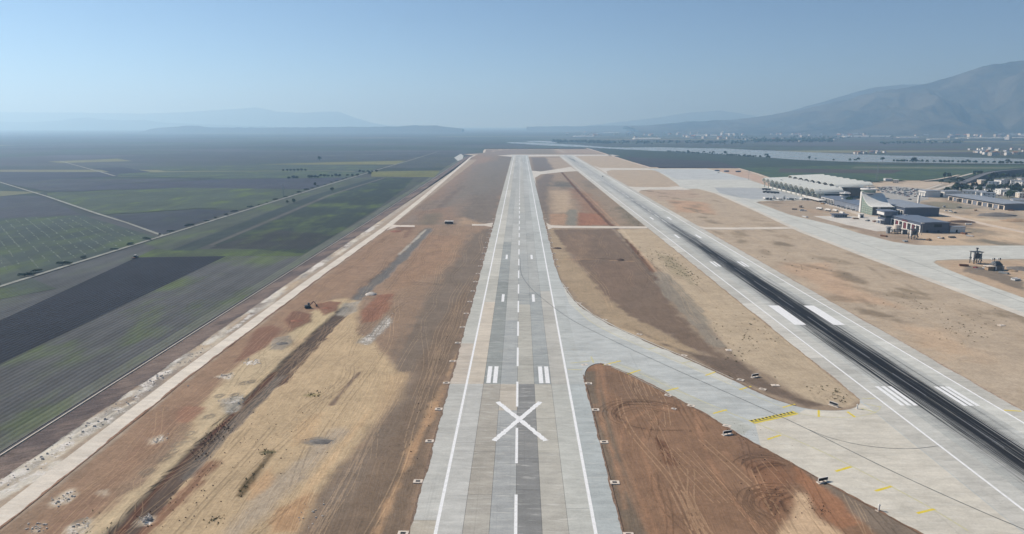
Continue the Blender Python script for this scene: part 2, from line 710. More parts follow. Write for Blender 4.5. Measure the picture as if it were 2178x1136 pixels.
M_yellow_m = mat('yellow_machine_paint', (214, 176, 52), 0.5, 0.12)
M_cream = mat('cream_concrete', (222, 210, 196), 0.85, 0.15)
M_tyre = mat('tyre_rubber', (34, 34, 35), 0.9, 0.1)
M_stone = mat('pale_rubble', (206, 198, 188), 0.9, 0.25)
M_clod = mat('dark_clod', (88, 70, 58), 0.95, 0.3)
M_gravel = mat('grey_gravel', (120, 116, 112), 0.95, 0.25)
M_asphalt = mat('asphalt', (112, 114, 118), 0.9, 0.12, 0.05)
M_glass = N('tinted_glass').done(A(40, 58, 66), 0.12, 0.6)
M_glass_green = N('green_glass').done(A(134, 152, 142), 0.2, 0.5)
M_car = objmat('car_paint', 0.35, 0.05, 0.5, 0.5)
M_house = objmat('house_render', 0.85, 0.12, 0.2)
M_roof = objmat('house_roof', 0.85, 0.2, 0.2)

# ================================================================== LARGE STRUCTURE
PLAIN_Z = -3.2
FIELD_Z = -3.0
RWY_FAR = 2775.0

b = MB()
b.add([(-27000, -2500, PLAIN_Z), (27000, -2500, PLAIN_Z), (27000, 33000, PLAIN_Z), (-27000, 33000, PLAIN_Z)], [(0, 1, 2, 3)])
tag(b.build('ground', M_plain), kind='structure')

# ---- platform under the airfield
PLAT = [(-167, -300), (-167, 2450), (-181, 2768), (-228, 2905), (-152, 3005), (-166, 3560), (330, 3560), (345, 1990), (430, 1945), (585, 1949),
        (540, 1560), (573, 1490), (681, 1455), (813, 1515), (860, 1470), (1400, 1470), (2600, 1470), (2600, -300)]
o = sheet('airfield_platform', PLAT, -2.2, M_soil)
tag(o, kind='structure')
me = o.data
for nm, typ in (('rub', 'FLOAT'), ('trk', 'FLOAT')):
    me.attributes.new(nm, typ, 'POINT')
ca = me.color_attributes.new('Col', 'FLOAT_COLOR', 'POINT')
for d in ca.data:
    d.color = A(176, 160, 142)


# ---- painted soil sheet
def spaced(segs):
    out = []
    for a, c, s in segs:
        n_ = max(1, int(round((c - a) / s)))
        out += list(np.linspace(a, c, n_, endpoint=False))
    out.append(segs[-1][1])
    return np.array(out)


xs = spaced([(-167, 143, 0.85), (143, 203, 6), (203, 312, 1.4), (312, 560, 2.6), (560, 900, 5), (900, 1400, 12)])
ys = [120.0]
while ys[-1] < 3560:
    ys.append(ys[-1] + max(0.8, ys[-1] ** 2 / 80000.0))
ys = np.array(ys)
GX, GY = np.meshgrid(xs, ys)
gx, gy = GX.ravel(), GY.ravel()
col = np.zeros((gx.size, 3))
rub = np.zeros(gx.size)
trk = np.full(gx.size, 0.35)
hgt = np.zeros(gx.size)
n1 = fbm(gx / 14.0, gy / 14.0, 1, 4) - 0.5
n2 = fbm(gx / 5.0, gy / 5.0, 21, 3) - 0.5
n3 = fbm(gx / 3.0, gy / 40.0, 41, 3) - 0.5


def c3(r, g, b_):
    a_ = np.array(A(r, g, b_)[:3])
    l_ = a_ @ np.array((0.25, 0.65, 0.10))
    return (a_ * 0.80 + l_ * 0.20) * np.array((1.10, 1.10, 1.02))


def blend(mask_d, colr, soft, amp, op=1.0, rubv=None, trkv=None, h=None, streak=0.0):
    """mask_d: signed distance (negative inside) on all points"""
    pad = soft + amp + streak
    idx = np.nonzero(mask_d < pad)[0]
    if idx.size == 0:
        return
    d = mask_d[idx] + n1[idx] * 2 * amp + n2[idx] * amp + n3[idx] * 2 * streak
    w = (1 - sstep(-soft, soft, d)) * op
    if colr is not None:
        tgt = c3(*colr)
        col[idx] = col[idx] * (1 - w[:, None]) + tgt * w[:, None]
    if rubv is not None:
        rub[idx] = rub[idx] * (1 - w) + rubv * w
    if trkv is not None:
        trk[idx] = trk[idx] * (1 - w) + trkv * w
    if h is not None:
        hgt[idx] += h * w


def P(pts, colr, soft=2.0, amp=3.0, **k):
    blend(sd_poly(gx, gy, GP(pts)), colr, soft, amp, **k)


def PW(pts, colr, soft=2.0, amp=3.0, **k):
    blend(sd_poly(gx, gy, pts), colr, soft, amp, **k)


def Ln(pts, hw, colr, soft=1.0, amp=1.0, sm=True, **k):
    w = GP(pts)
    if sm and len(w) > 2:
        w = smooth_line(w, 5)
    blend(sd_line(gx, gy, w) - hw, colr, soft, amp, **k)


def El(px, py, rx, ry, colr, soft=0.5, amp=1.0, rot=0.0, **k):
    """ellipse, radii in metres"""
    cx, cy = G(px, py)
    c_, s_ = math.cos(rot), math.sin(rot)
    ux = ((gx - cx) * c_ + (gy - cy) * s_) / rx
    uy = (-(gx - cx) * s_ + (gy - cy) * c_) / ry
    d = (np.sqrt(ux * ux + uy * uy) - 1) * min(rx, ry)
    blend(d, colr, soft, amp, **k)


def Ring(px, py, r, w, colr, **k):
    cx, cy = G(px, py)
    d = np.abs(np.sqrt((gx - cx) ** 2 + ((gy - cy) * 0.8) ** 2) - r) - w
    blend(d, colr, 0.5, 0.5, **k)


# base colours by zone
col[:] = c3(178, 159, 140)
zone = gx < -30
col[zone] = c3(146, 120, 100)
z2 = (gx >= -30) & (gx < 143)
col[z2] = c3(150, 130, 112)
trk[zone | z2] = 0.5
trk[gx > 203] = 0.28

# --- left zone, far half
PW([(-142, 820), (-30, 820), (-30, 2900), (-142, 2900)], (136, 118, 106), 12, 8)
PW([(-75, 700), (-30, 700), (-30, 2900), (-75, 2900)], (122, 110, 102), 10, 10, streak=8)
PW([(-145, 1100), (-95, 1100), (-100, 2600), (-150, 2600)], (150, 122, 104), 10, 10, op=0.8, streak=6)
P([(1010, 350), (1085, 335), (1070, 400), (1000, 420), (940, 440), (960, 400)], (124, 116, 110), 25, 12, op=0.8)
Ln([(985, 395), (935, 440), (905, 485)], 5, (116, 100, 92), 4, 4, op=0.7)
P([(880, 450), (960, 440), (975, 470), (900, 475)], (150, 118, 96), 10, 8, op=0.6)
P([(985, 462), (1005, 470), (1040, 478), (960, 480)], (186, 152, 120), 8, 8, op=0.7)
PW([(-167, 100), (-146, 100), (-142, 2400), (-167, 2400)], (166, 148, 132), 1.5, 1.5)
# far end of the platform
PW([(-170, 2780), (340, 2780), (335, 3560), (-175, 3560)], (138, 122, 112), 30, 20)
P([(1175, 317), (1250, 318), (1300, 328), (1180, 327)], (160, 140, 126), 20, 20)
P([(1130, 318), (1170, 317), (1180, 326), (1110, 327)], (132, 122, 110), 25, 20)
Ln([(1045, 322), (1100, 314)], 9, (168, 150, 138), 6, 5)
Ln([(1178, 314), (1200, 324)], 9, (172, 158, 146), 6, 5)

# --- left zone, middle (between the service link and the tan diggings)
PW([(-142, 470), (-30, 470), (-30, 815), (-142, 815)], (150, 123, 102), 8, 6, streak=4)
P([(1000, 500), (1048, 482), (1030, 560), (985, 700), (960, 780), (880, 800), (800, 820), (870, 700), (930, 600)], (124, 108, 96), 6, 6, streak=5)
P([(905, 500), (985, 500), (960, 560), (850, 620), (800, 640), (860, 560)], (156, 122, 96), 8, 8, op=0.75, streak=4)
P([(850, 500), (900, 490), (820, 590), (740, 640), (690, 620)], (152, 122, 100), 6, 6, op=0.8)
Ln([(912, 486), (868, 535), (815, 585), (775, 620), (745, 650)], 4.5, (112, 108, 108), 2, 2.5, h=-0.4)
Ln([(905, 488), (880, 512), (850, 540)], 1.2, (186, 178, 168), 1, 1.5, op=0.8)
P([(845, 482), (882, 483), (860, 505), (840, 500)], (118, 84, 66), 4, 6, op=0.7)
P([(905, 455), (940, 452), (930, 476), (885, 480)], (120, 108, 92), 6, 6, op=0.8)

# --- left zone, near: tan diggings
P([(620, 655), (735, 632), (770, 640), (760, 700), (850, 790), (880, 800), (850, 860), (760, 960), (690, 1040), (650, 1136), (480, 1420), (-260, 1420), (330, 1010),
   (440, 850), (540, 720)], (186, 160, 126), 3, 4, trkv=0.85)
P([(560, 720), (640, 690), (600, 790), (470, 930), (330, 1080), (250, 1180), (120, 1180), (330, 1000), (420, 900), (455, 830), (500, 775)], (192, 170, 138), 2.0, 3.0, trkv=0.55)
P([(640, 655), (740, 640), (730, 665), (640, 720), (600, 690)], (190, 168, 132), 2, 3)
# brown strip beside the road
P([(870, 490), (760, 590), (620, 700), (520, 765), (455, 830), (400, 890), (330, 985), (150, 1136), (60, 1230), (-60, 1230), (60, 1110), (330, 860), (620, 640), (820, 492)],
  (152, 121, 98), 2.5, 3, streak=3, trkv=0.6)
P([(455, 815), (420, 850), (360, 920), (300, 985), (200, 1080), (150, 1136), (90, 1136), (250, 990), (380, 860)], (140, 106, 86), 4, 4, op=0.6, streak=2)
# dark strip beside the runway
P([(1000, 600), (985, 700), (945, 815), (915, 940), (880, 1060), (850, 1200), (560, 1260), (665, 1100), (720, 1000), (800, 910), (850, 850), (880, 790), (930, 700)],
  (124, 104, 88), 3, 3, streak=2, trkv=0.55)
P([(860, 800), (900, 790), (800, 960), (690, 1136), (640, 1136), (760, 960)], (132, 116, 104), 5, 4, op=0.75)
Ln([(985, 740), (950, 800), (905, 900), (855, 1010), (800, 1136)], 1.2, (186, 150, 112), 1.2, 2.5, op=0.55)
Ln([(945, 830), (880, 960), (820, 1090), (790, 1180)], 0.8, (180, 140, 104), 1.0, 2.0, op=0.55)
Ln([(930, 850), (860, 990), (790, 1136)], 0.6, (180, 140, 104), 0.8, 1.5, op=0.5)
# haul track
Ln([(742, 655), (700, 692), (650, 740), (590, 800), (520, 868), (430, 955), (350, 1040), (270, 1130), (180, 1236), (60, 1390)], 4.6, (92, 76, 68), 1.2, 1.2, h=-0.7, trkv=1.0)
Ln([(600, 800), (520, 880), (440, 965), (400, 1010)], 2.6, (106, 98, 94), 1.2, 1.5, op=0.8)
Ln([(585, 790), (505, 870), (415, 955), (330, 1040), (255, 1130)], 0.9, (98, 62, 48), 0.7, 0.8)
Ln([(575, 788), (495, 868), (405, 953), (320, 1036)], 0.5, (206, 180, 140), 0.5, 0.7)
Ln([(450, 985), (410, 1030), (350, 1090), (300, 1136)], 2.0, (118, 74, 56), 1.2, 1.8, op=0.8)
Ln([(690, 720), (640, 775), (600, 815)], 1.2, (84, 62, 54), 0.8, 1.2)
# patches
P([(765, 662), (800, 628), (838, 624), (832, 655), (800, 680), (770, 688)], (146, 100, 78), 2.0, 4.0, trkv=1.0)
P([(602, 682), (625, 662), (662, 668), (664, 686), (622, 702)], (130, 92, 74), 1.2, 2.2, h=0.5)
P([(668, 648), (700, 641), (728, 643), (715, 662), (690, 670)], (138, 98, 78), 1.2, 2.2, h=0.4)
P([(580, 720), (612, 715), (624, 730), (600, 745), (578, 742)], (150, 138, 126), 1, 1.5, h=0.4)
P([(545, 700), (580, 690), (600, 700), (560, 740), (500, 770)], (134, 96, 78), 1.5, 2)
P([(730, 645), (768, 638), (760, 662), (735, 672), (715, 668)], (150, 144, 138), 1.5, 1.5, op=0.85)
P([(762, 728), (800, 695), (828, 668), (838, 684), (815, 705), (782, 732)], (150, 146, 142), 1.5, 2, op=0.8, rubv=0.75)
P([(520, 770), (552, 762), (550, 775), (520, 780)], None, 1, 1.5, rubv=0.9)
P([(395, 862), (430, 868), (400, 900), (380, 895)], (158, 112, 90), 1.6, 2.5, op=0.8)
P([(470, 850), (520, 838), (510, 870), (480, 880)], (168, 160, 150), 1.5, 1.5, rubv=0.5)
El(682, 938, 6.2, 3.4, (122, 117, 112), 0.6, 1.2)
El(655, 938, 3.0, 2.0, (136, 124, 112), 0.6, 1.0)
Ln([(575, 968), (545, 1005), (512, 1052)], 1.4, (110, 92, 66), 0.8, 1.0)
El(572, 962, 3.0, 1.6, (104, 96, 66), 0.5, 1.5, rubv=0.3)
El(660, 840, 4.0, 2.0, (158, 142, 100), 0.8, 1.5)
Ln([(765, 792), (735, 825), (705, 860)], 0.9, (130, 108, 92), 0.7, 0.8)
Ln([(720, 920), (600, 1030), (480, 1150)], 4.0, (168, 152, 136), 3, 3, op=0.8)
Ln([(790, 870), (720, 960), (640, 1060), (560, 1160)], 1.2, (200, 166, 126), 1.0, 1.5, op=0.7)
P([(600, 1080), (660, 1050), (640, 1136), (560, 1136)], (178, 134, 94), 2, 3, op=0.7)
P([(560, 1000), (590, 985), (570, 1030), (530, 1060)], (196, 156, 114), 1.5, 2, op=0.8)
P([(640, 900), (680, 880), (660, 930), (620, 950)], (190, 156, 116), 2, 2.5, op=0.6)
P([(820, 800), (870, 790), (850, 850), (790, 900)], (188, 156, 118), 3, 3, op=0.5)
for (px, py, r) in ((352, 974, 1.5), (365, 962, 1.5), (378, 946, 1.6), (402, 935, 1.5), (405, 922, 1.3), (445, 886, 1.5), (314, 1004, 1.6), (475, 862, 1.2), (466, 842, 1.4), (500, 840, 1.5), (520, 815, 1.5),
                    (535, 812, 1.4), (170, 1115, 2.2)):
    Ring(px, py, r, 0.45, (118, 110, 100), op=0.85, h=0.25)
# white spills
for poly in ([(110, 1068), (155, 1040), (158, 1052), (120, 1075)], [(318, 935), (350, 920), (352, 938), (322, 945)], [(60, 1126), (92, 1112), (90, 1136), (55, 1136)],
             [(210, 1045), (235, 1038), (228, 1054)], [(465, 800), (495, 793), (490, 806)], [(150, 1120), (188, 1108), (190, 1136), (150, 1136)], [(296, 1100), (322, 1096), (318, 1108), (298, 1110)]):
    P(poly, (206, 192, 174), 1.5, 3.0, op=0.75, rubv=0.85)

# --- strip between road and bank: pale rubble
PW([(-167, 100), (-159, 100), (-161, 2400), (-167, 2400)], (172, 160, 150), 1.0, 1.5, rubv=0.42)
for k in range(60):
    y0 = 165 + 700 * (k / 60.0) ** 1.3 + random.uniform(-10, 10)
    x0, ln_ = random.uniform(-167, -160), random.uniform(6, 30)
    d = np.hypot((gx - x0) / random.uniform(1.5, 4.0), (gy - y0) / ln_) - 1
    blend(d * 2.0, random.choice([(214, 208, 200), (184, 160, 134), (150, 146, 142), (204, 190, 172), (132, 120, 116)]), 1.0, 1.6, op=random.uniform(0.5, 0.9), rubv=random.choice([0.9, 0.15, 0.6, 0.45]))

for (px, py, rx, ry) in ((276, 836, 2.6, 7), (304, 829, 2.4, 6), (355, 793, 2.2, 6), (380, 765, 2.0, 7), (22, 1010, 3.2, 6), (50, 1004, 2.6, 5), (70, 1014, 3.0, 6), (14, 1046, 3.0, 6), (110, 1005, 2.2, 5), (563, 641, 2.2, 12), (535, 660, 2.0, 9), (600, 615, 2, 12),
                         (455, 720, 2.0, 8), (640, 585, 2.0, 14), (120, 985, 2, 6), (160, 965, 1.6, 5)):
    El(px, py, rx * 0.8, ry * 0.7, (216, 211, 204), 0.8, 2.6, op=0.7, rubv=0.75)
Ln([(50, 992), (120, 948), (200, 902), (284, 854)], 0.45, (220, 210, 196), 0.5, 0.8, op=0.8)
# --- middle zone (between the runways), far
P([(1130, 335), (1170, 335), (1180, 365), (1135, 368)], (120, 110, 106), 6, 5)
P([(1160, 335), (1200, 335), (1240, 360), (1180, 362)], (166, 148, 132), 8, 6)
P([(1140, 385), (1160, 370), (1180, 372), (1165, 400), (1170, 475), (1165, 480), (1140, 420)], (122, 108, 100), 6, 5)
El(1198, 393, 22, 75, (102, 98, 94), 14, 14, op=0.9)
P([(1172, 405), (1215, 405), (1215, 450), (1180, 452)], (178, 154, 130), 10, 8)
P([(1210, 400), (1250, 410), (1300, 470), (1240, 450)], (146, 106, 82), 12, 10, op=0.8)
P([(1228, 452), (1282, 455), (1302, 479), (1226, 479)], (154, 104, 78), 5, 6, trkv=1.0)
P([(1170, 454), (1212, 454), (1216, 479), (1168, 479)], (166, 132, 106), 3, 3, trkv=1.0)
P([(1206, 446), (1228, 446), (1226, 479), (1204, 479)], (132, 126, 116), 3, 3)
Ln([(1195, 366), (1225, 400), (1262, 440), (1300, 478), (1320, 492), (1352, 532), (1390, 580), (1400, 595)], 2.6, (112, 80, 62), 1.5, 1.5, h=-0.5)
Ln([(1214, 380), (1240, 405), (1290, 455), (1330, 495), (1370, 545), (1398, 580)], 1.0, (178, 140, 112), 1, 1.2, op=0.7)
P([(1305, 440), (1335, 440), (1372, 482), (1345, 480)], (116, 108, 92), 8, 12, op=0.75)
P([(1240, 385), (1262, 385), (1275, 400), (1250, 402)], (128, 116, 104), 10, 12, op=0.7)
# middle zone, near half
P([(1168, 486), (1190, 486), (1215, 550), (1260, 590), (1330, 660), (1480, 745), (1530, 775), (1420, 745), (1300, 690), (1235, 640), (1195, 590), (1175, 530)], (164, 142, 116), 1.5, 2.5)
P([(1175, 488), (1300, 487), (1345, 530), (1395, 590), (1440, 660), (1490, 720), (1560, 770), (1600, 790), (1480, 745), (1330, 665), (1270, 610), (1230, 560), (1200, 520)], (122, 102, 88), 2, 4,
  trkv=0.7)
P([(1215, 490), (1260, 500), (1250, 550), (1220, 560), (1200, 520)], (136, 112, 94), 4, 5, op=0.7)
P([(1310, 487), (1385, 487), (1500, 570), (1700, 700), (1800, 800), (1829, 850), (1800, 866), (1740, 862), (1660, 820), (1560, 750), (1500, 690), (1420, 590)], (182, 162, 138), 2.0, 3)
P([(1388, 578), (1410, 576), (1440, 600), (1500, 672), (1540, 735), (1520, 740), (1470, 690), (1420, 630)], (140, 131, 121), 2.0, 3.5, op=0.8, streak=3, trkv=1.0)
P([(1330, 690), (1420, 735), (1500, 755), (1570, 770), (1640, 815), (1700, 845), (1758, 862), (1720, 868), (1640, 838), (1560, 802), (1480, 765)], (114, 97, 86), 1.5, 2.5)
P([(1250, 560), (1340, 560), (1360, 600), (1300, 640)], (128, 104, 88), 6, 6, op=0.6)
Ln([(1200, 552), (1270, 552), (1345, 556)], 1.3, (166, 134, 106), 1, 1.5, op=0.7)
Ln([(1300, 690), (1380, 722), (1420, 728)], 1.2, (190, 164, 134), 1.2, 2, op=0.6)
P([(1400, 540), (1430, 548), (1480, 600), (1470, 605), (1430, 580)], (142, 132, 104), 3, 5, op=0.5)

# --- triangle between runway and diagonal taxiway
P([(1240, 785), (1275, 770), (1330, 790), (1500, 880), (1700, 990), (1980, 1140), (1900, 1300), (1330, 1300), (1300, 1000)], (140, 106, 82), 1.5, 1.5, trkv=0.5)
PW([(30, 100), (37, 100), (37, 320), (30, 320)], (118, 102, 88), 2, 1.5)
P([(1270, 790), (1300, 785), (1420, 850), (1350, 860), (1290, 830)], (124, 98, 80), 3, 3, op=0.7)
P([(1560, 900), (1640, 945), (1700, 1000), (1680, 1040), (1560, 980)], (128, 98, 80), 4, 4, op=0.7)
P([(1690, 1040), (1720, 1050), (1735, 1100), (1790, 1136), (1820, 1200), (1660, 1200), (1680, 1110)], (196, 164, 132), 1.5, 3)
P([(1690, 990), (1745, 1015), (1800, 1060), (1830, 1110), (1790, 1120), (1740, 1090), (1710, 1040)], (160, 110, 78), 1.5, 3, op=0.9)
P([(1690, 985), (1760, 1005), (1860, 1060), (1960, 1120), (2020, 1180), (1920, 1200), (1850, 1120), (1770, 1045)], (128, 112, 100), 1.5, 2)
P([(1590, 985), (1640, 975), (1680, 1010), (1690, 1070), (1650, 1100), (1610, 1060)], (140, 96, 68), 3, 4, op=0.7)
for q_ in range(5):
    Ln([(1394 + 5 * q_, 932 + 2 * q_), (1406 + 5 * q_, 960), (1416 + 6 * q_, 985 + 2 * q_)], 0.35, (104, 66, 48), 0.7, 0.5, op=0.8)
Ln([(1395, 930), (1408, 952)], 0.5, (90, 58, 42), 0.6, 0.5)
for arc in ([(1310, 872), (1330, 856), (1370, 854), (1420, 858), (1445, 868)], [(1305, 880), (1325, 862), (1370, 860), (1400, 863)], [(1310, 880), (1340, 905), (1400, 915), (1450, 915)],
            [(1600, 1000), (1620, 988), (1650, 985), (1668, 990)], [(1606, 1006), (1626, 994), (1655, 990)], [(1632, 1075), (1640, 1050), (1662, 1036), (1680, 1040)],
            [(1640, 1085), (1650, 1060), (1672, 1048)], [(1650, 1090), (1662, 1066), (1684, 1056)], [(1640, 1040), (1660, 1060), (1672, 1090)]):
    Ln(arc, 0.45, (84, 60, 46), 0.6, 0.3, op=0.85)
for tr in ([(1268, 775), (1275, 850), (1300, 950), (1340, 1050), (1385, 1140), (1400, 1200)], [(1278, 775), (1290, 850), (1320, 960), (1360, 1060), (1400, 1140), (1420, 1200)],
           [(1265, 860), (1290, 930), (1312, 1000), (1330, 1080)], [(1420, 860), (1370, 930), (1380, 1000), (1430, 1136)], [(1480, 870), (1500, 960), (1560, 1060), (1640, 1150)],
           [(1460, 880), (1390, 870), (1330, 905), (1320, 960)], [(1540, 960), (1600, 1010), (1660, 1060)]):
    Ln(tr, 0.7, (174, 128, 96), 1.0, 0.8, op=0.5)

# --- right zone (old runway to parallel taxiway): dry grass, scuffs
for poly, cc in (([(1660, 560), (1760, 560), (1840, 620), (1900, 650), (1780, 640)], (186, 154, 128)), ([(1420, 425), (1500, 430), (1520, 455), (1440, 450)], (184, 146, 118)),
                 ([(1900, 690), (2000, 700), (2100, 760), (2000, 760)], (188, 160, 134)), ([(1360, 405), (1470, 404), (1500, 420), (1400, 425)], (176, 152, 134)),
                 ([(2050, 800), (2178, 800), (2178, 900), (2100, 840)], (182, 164, 146))):
    P(poly, cc, 10, 8, op=0.85)
rs = random.Random(5)
for k in range(46):
    Y0 = 420 + (k / 46.0) ** 1.4 * 850 + rs.uniform(-20, 20)
    X0 = rs.uniform(210, 298)
    d = np.hypot((gx - X0 - (gy - Y0) * rs.uniform(-0.5, 0.3)) / rs.uniform(2, 9), (gy - Y0) / rs.uniform(8, 26)) - 1
    blend(d * 3.0, rs.choice([(128, 112, 94), (136, 120, 100), (150, 132, 112)]), 1.5, 2.5, op=rs.uniform(0.4, 0.9))
# around the terminal and works area
P([(1610, 430), (1700, 425), (1745, 428), (1800, 470), (1870, 478), (1870, 490), (1780, 482), (1680, 458)], (166, 148, 132), 6, 6)
P([(1700, 440), (1760, 450), (1800, 470), (1740, 462)], (170, 142, 118), 6, 6, op=0.7)
P([(1810, 490), (1900, 505), (1960, 520), (2178, 520), (2178, 470), (2020, 455), (1960, 470), (2030, 500)], (192, 166, 140), 8, 8)
P([(1800, 482), (1870, 490), (1960, 505), (1960, 522), (1880, 512)], (150, 130, 116), 5, 6, op=0.8)
P([(1980, 470), (2060, 468), (2075, 480), (2040, 492), (2000, 482)], (120, 104, 94), 4, 8, op=0.7, rubv=0.2)
P([(2085, 455), (2160, 450), (2178, 460), (2178, 480), (2120, 470)], (146, 134, 122), 6, 10, op=0.8)
P([(1980, 428), (2060, 435), (2080, 445), (2000, 445), (1960, 435)], (118, 116, 100), 6, 10, op=0.8)
P([(1985, 555), (2178, 553), (2178, 632), (2080, 600)], (182, 156, 132), 2, 3)
P([(2060, 565), (2110, 568), (2178, 600), (2178, 618), (2090, 588), (2050, 578)], (130, 116, 104), 2, 4)
P([(1500, 360), (1570, 360), (1650, 385), (1640, 396), (1560, 372)], (186, 158, 142), 6, 6)
P([(1850, 390), (1990, 390), (1960, 402), (1870, 400)], (186, 168, 150), 10, 10)
P([(1885, 400), (1965, 404), (1965, 425), (1930, 432), (1880, 420)], (150, 148, 146), 6, 3)
P([(1990, 395), (2178, 390), (2178, 440), (2060, 425), (1990, 420)], (128, 126, 118), 10, 12)
P([(2050, 425), (2178, 425), (2178, 448), (2050, 440)], (160, 150, 142), 6, 6)

for k in range(90):
    X0, Y0 = rs.uniform(345, 720), rs.uniform(690, 1180)
    d = np.hypot((gx - X0) / rs.uniform(4, 18), (gy - Y0) / rs.uniform(5, 22)) - 1
    blend(d * 4.0, rs.choice([(126, 110, 96), (150, 130, 112), (206, 188, 166), (136, 122, 110), (170, 140, 112), (112, 108, 98)]), 2.5, 4.0, op=rs.uniform(0.3, 0.75))

keep_z = hgt.copy()
keep_z += n1 * 0.30 + n2 * 0.15          # gently uneven ground
pave = np.minimum(np.abs(gx), np.abs(gx - 173.0))
keep_z = np.where(pave < 33, np.minimum(keep_z, 0) - 0.05, keep_z) - 0.06
keep_z = np.where((gx < -140) & (gx > -162), np.minimum(keep_z, -0.06), keep_z)
keep_z = np.where(gx > 290, np.minimum(keep_z * 0.3, 0.0) - 0.05, keep_z)

ny, nx = GX.shape
inside = sd_poly(gx, gy, PLAT) < 0.5
infr = (np.abs(gx - CAM_X) < 0.80 * np.maximum(gy, 1) + 90)
ok = (inside & infr).reshape(ny, nx)
idx = np.arange(ny * nx).reshape(ny, nx)
q = ok[:-1, :-1] & ok[1:, :-1] & ok[:-1, 1:] & ok[1:, 1:]
quads = np.stack([idx[:-1, :-1][q], idx[:-1, 1:][q], idx[1:, 1:][q], idx[1:, :-1][q]], 1)
used = np.zeros(ny * nx, bool)
used[quads.ravel()] = True
remap = np.cumsum(used) - 1
quads = remap[quads]
me = bpy.data.meshes.new('airfield_soil')
co = np.stack([gx, gy, keep_z], 1)[used]
me.vertices.add(len(co))
me.vertices.foreach_set('co', co.ravel())
me.loops.add(quads.size)
me.loops.foreach_set('vertex_index', quads.ravel().astype(np.int32))
me.polygons.add(len(quads))
me.polygons.foreach_set('loop_start', (np.arange(len(quads)) * 4).astype(np.int32))
me.polygons.foreach_set('use_smooth', np.ones(len(quads), bool))
me.update(calc_edges=True)
ca = me.color_attributes.new('Col', 'FLOAT_COLOR', 'POINT')
ca.data.foreach_set('color', np.concatenate([col[used], np.ones((used.sum(), 1))], 1).ravel())
for nm, arr in (('rub', rub), ('trk', trk)):
    at = me.attributes.new(nm, 'FLOAT', 'POINT')
    at.data.foreach_set('value', arr[used])
me.materials.append(M_soil)
o = bpy.data.objects.new('airfield_soil', me)
COL.objects.link(o)
tag(o, kind='structure')

# ---- bank, drain and verge on the left of the platform
M_bank = N('bank_earth')
_b = M_bank
_f = _b.noise(_b.vscale(_b.pos, (0.10, 0.55, 0.3)), 1.0, 6, 0.72)
_g = _b.noise(_b.pos, 1.1, 4, 0.7)
_v = _b.math('ADD', _b.ramp(_f, 0.3, 0.7, 0.66, 1.26), _b.ramp(_g, 0.3, 0.7, -0.22, 0.22))
_b.bump(_b.math('ADD', _f, _g), 0.8, 0.5)
M_bank = _b.done(_b.gain(_b.mix(_b.ramp(_b.noise(_b.pos, 0.03, 3), 0.4, 0.6), A(98, 88, 86), A(124, 110, 102)), _v), 0.95, 0.08)
bank = MB()
yy = list(np.arange(100, 500, 2.0)) + list(np.arange(500, 1200, 5.0)) + list(np.arange(1200, 2700, 15.0)) + [2768]
prof = [(-166.5, -0.03), (-168.5, -0.25), (-172, -1.0), (-176, -1.9), (-180, -2.7), (-183.5, -3.05)]
vs = []
yya = np.array(yy)
jn = [fbm(yya / 6.0, np.full(len(yy), 3.0 * j), 60 + j, 3) - 0.5 for j in range(len(prof))]
for i, y in enumerate(yy):
    sx = -16.0 * max(0.0, (y - 900) / 1800.0)
    for j, (px, pz) in enumerate(prof):
        a = 0.0 if j in (0, len(prof) - 1) else 1.0
        edge = 2.2 if j == 1 else 1.2
        vs.append((px + (sx if j > 0 else sx * 0.9) + a * jn[j][i] * edge, y, pz + a * jn[(j + 2) % 6][i] * 0.7))
k = len(prof)
fs = [(i * k + j, i * k + j + 1, (i + 1) * k + j + 1, (i + 1) * k + j) for i in range(len(yy) - 1) for j in range(k - 1)]
bank.add(vs, fs, 0, True)
o = bank.build('embankment', M_bank)
bm = bmesh.new()
bm.from_mesh(o.data)
bmesh.ops.recalc_face_normals(bm, faces=bm.faces)
if sum(f.normal.z for f in bm.faces) < 0:
    bmesh.ops.reverse_faces(bm, faces=bm.faces)
bm.to_mesh(o.data)
bm.free()
tag(o, kind='structure')


def shift(y):
    return -16.0 * max(0.0, (y - 900) / 1800.0)


dr_y = [100, 300, 500, 700, 900, 1200, 1500, 1900, 2300, 2700]
drain = empty('drain_channel', (-184.6, 100, FIELD_Z))
tag(drain, 'long narrow concrete drain with dark bed at the foot of the earth bank', 'drain')


def strip_along(name, x0, x1, z0, z1, m, parent=None):
    bb = MB()
    vs_ = []
    for y in dr_y:
        s = shift(y)
        vs_ += [(x0 + s, y, z0), (x1 + s, y, z0), (x1 + s, y, z1), (x0 + s, y, z1)]
    fs_ = []
    for i in range(len(dr_y) - 1):
        for j in range(4):
            fs_.append((i * 4 + j, i * 4 + (j + 1) % 4, (i + 1) * 4 + (j + 1) % 4, (i + 1) * 4 + j))
    bb.add(vs_, fs_)
    oo = bb.build(name, m)
    if parent:
        oo.parent = parent
        oo.matrix_parent_inverse = Matrix.Translation(-parent.location)
    return oo


strip_along('channel_wall', -184.1, -183.6, -3.6, -2.72, M_cream, drain)
strip_along('channel_wall', -186.1, -185.7, -3.6, -2.78, M_gravel, drain)
strip_along('channel_bed', -185.7, -184.1, -3.6, -2.97, M_dark, drain)

# ---- far corner of the platform on the left: kinked service road and drain apron
# ================================================================== FIELDS
FZ = [FIELD_Z]


def field(poly, rgb, green=0.0, row=0.0, k=1.0):
    FZ[0] += 0.012
    o = sheet('field', poly, FZ[0], M_field, color=A(*rgb, k=k * 0.61))
    o['green'] = float(green)
    o['row'] = float(row)
    return tag(o, kind='structure')


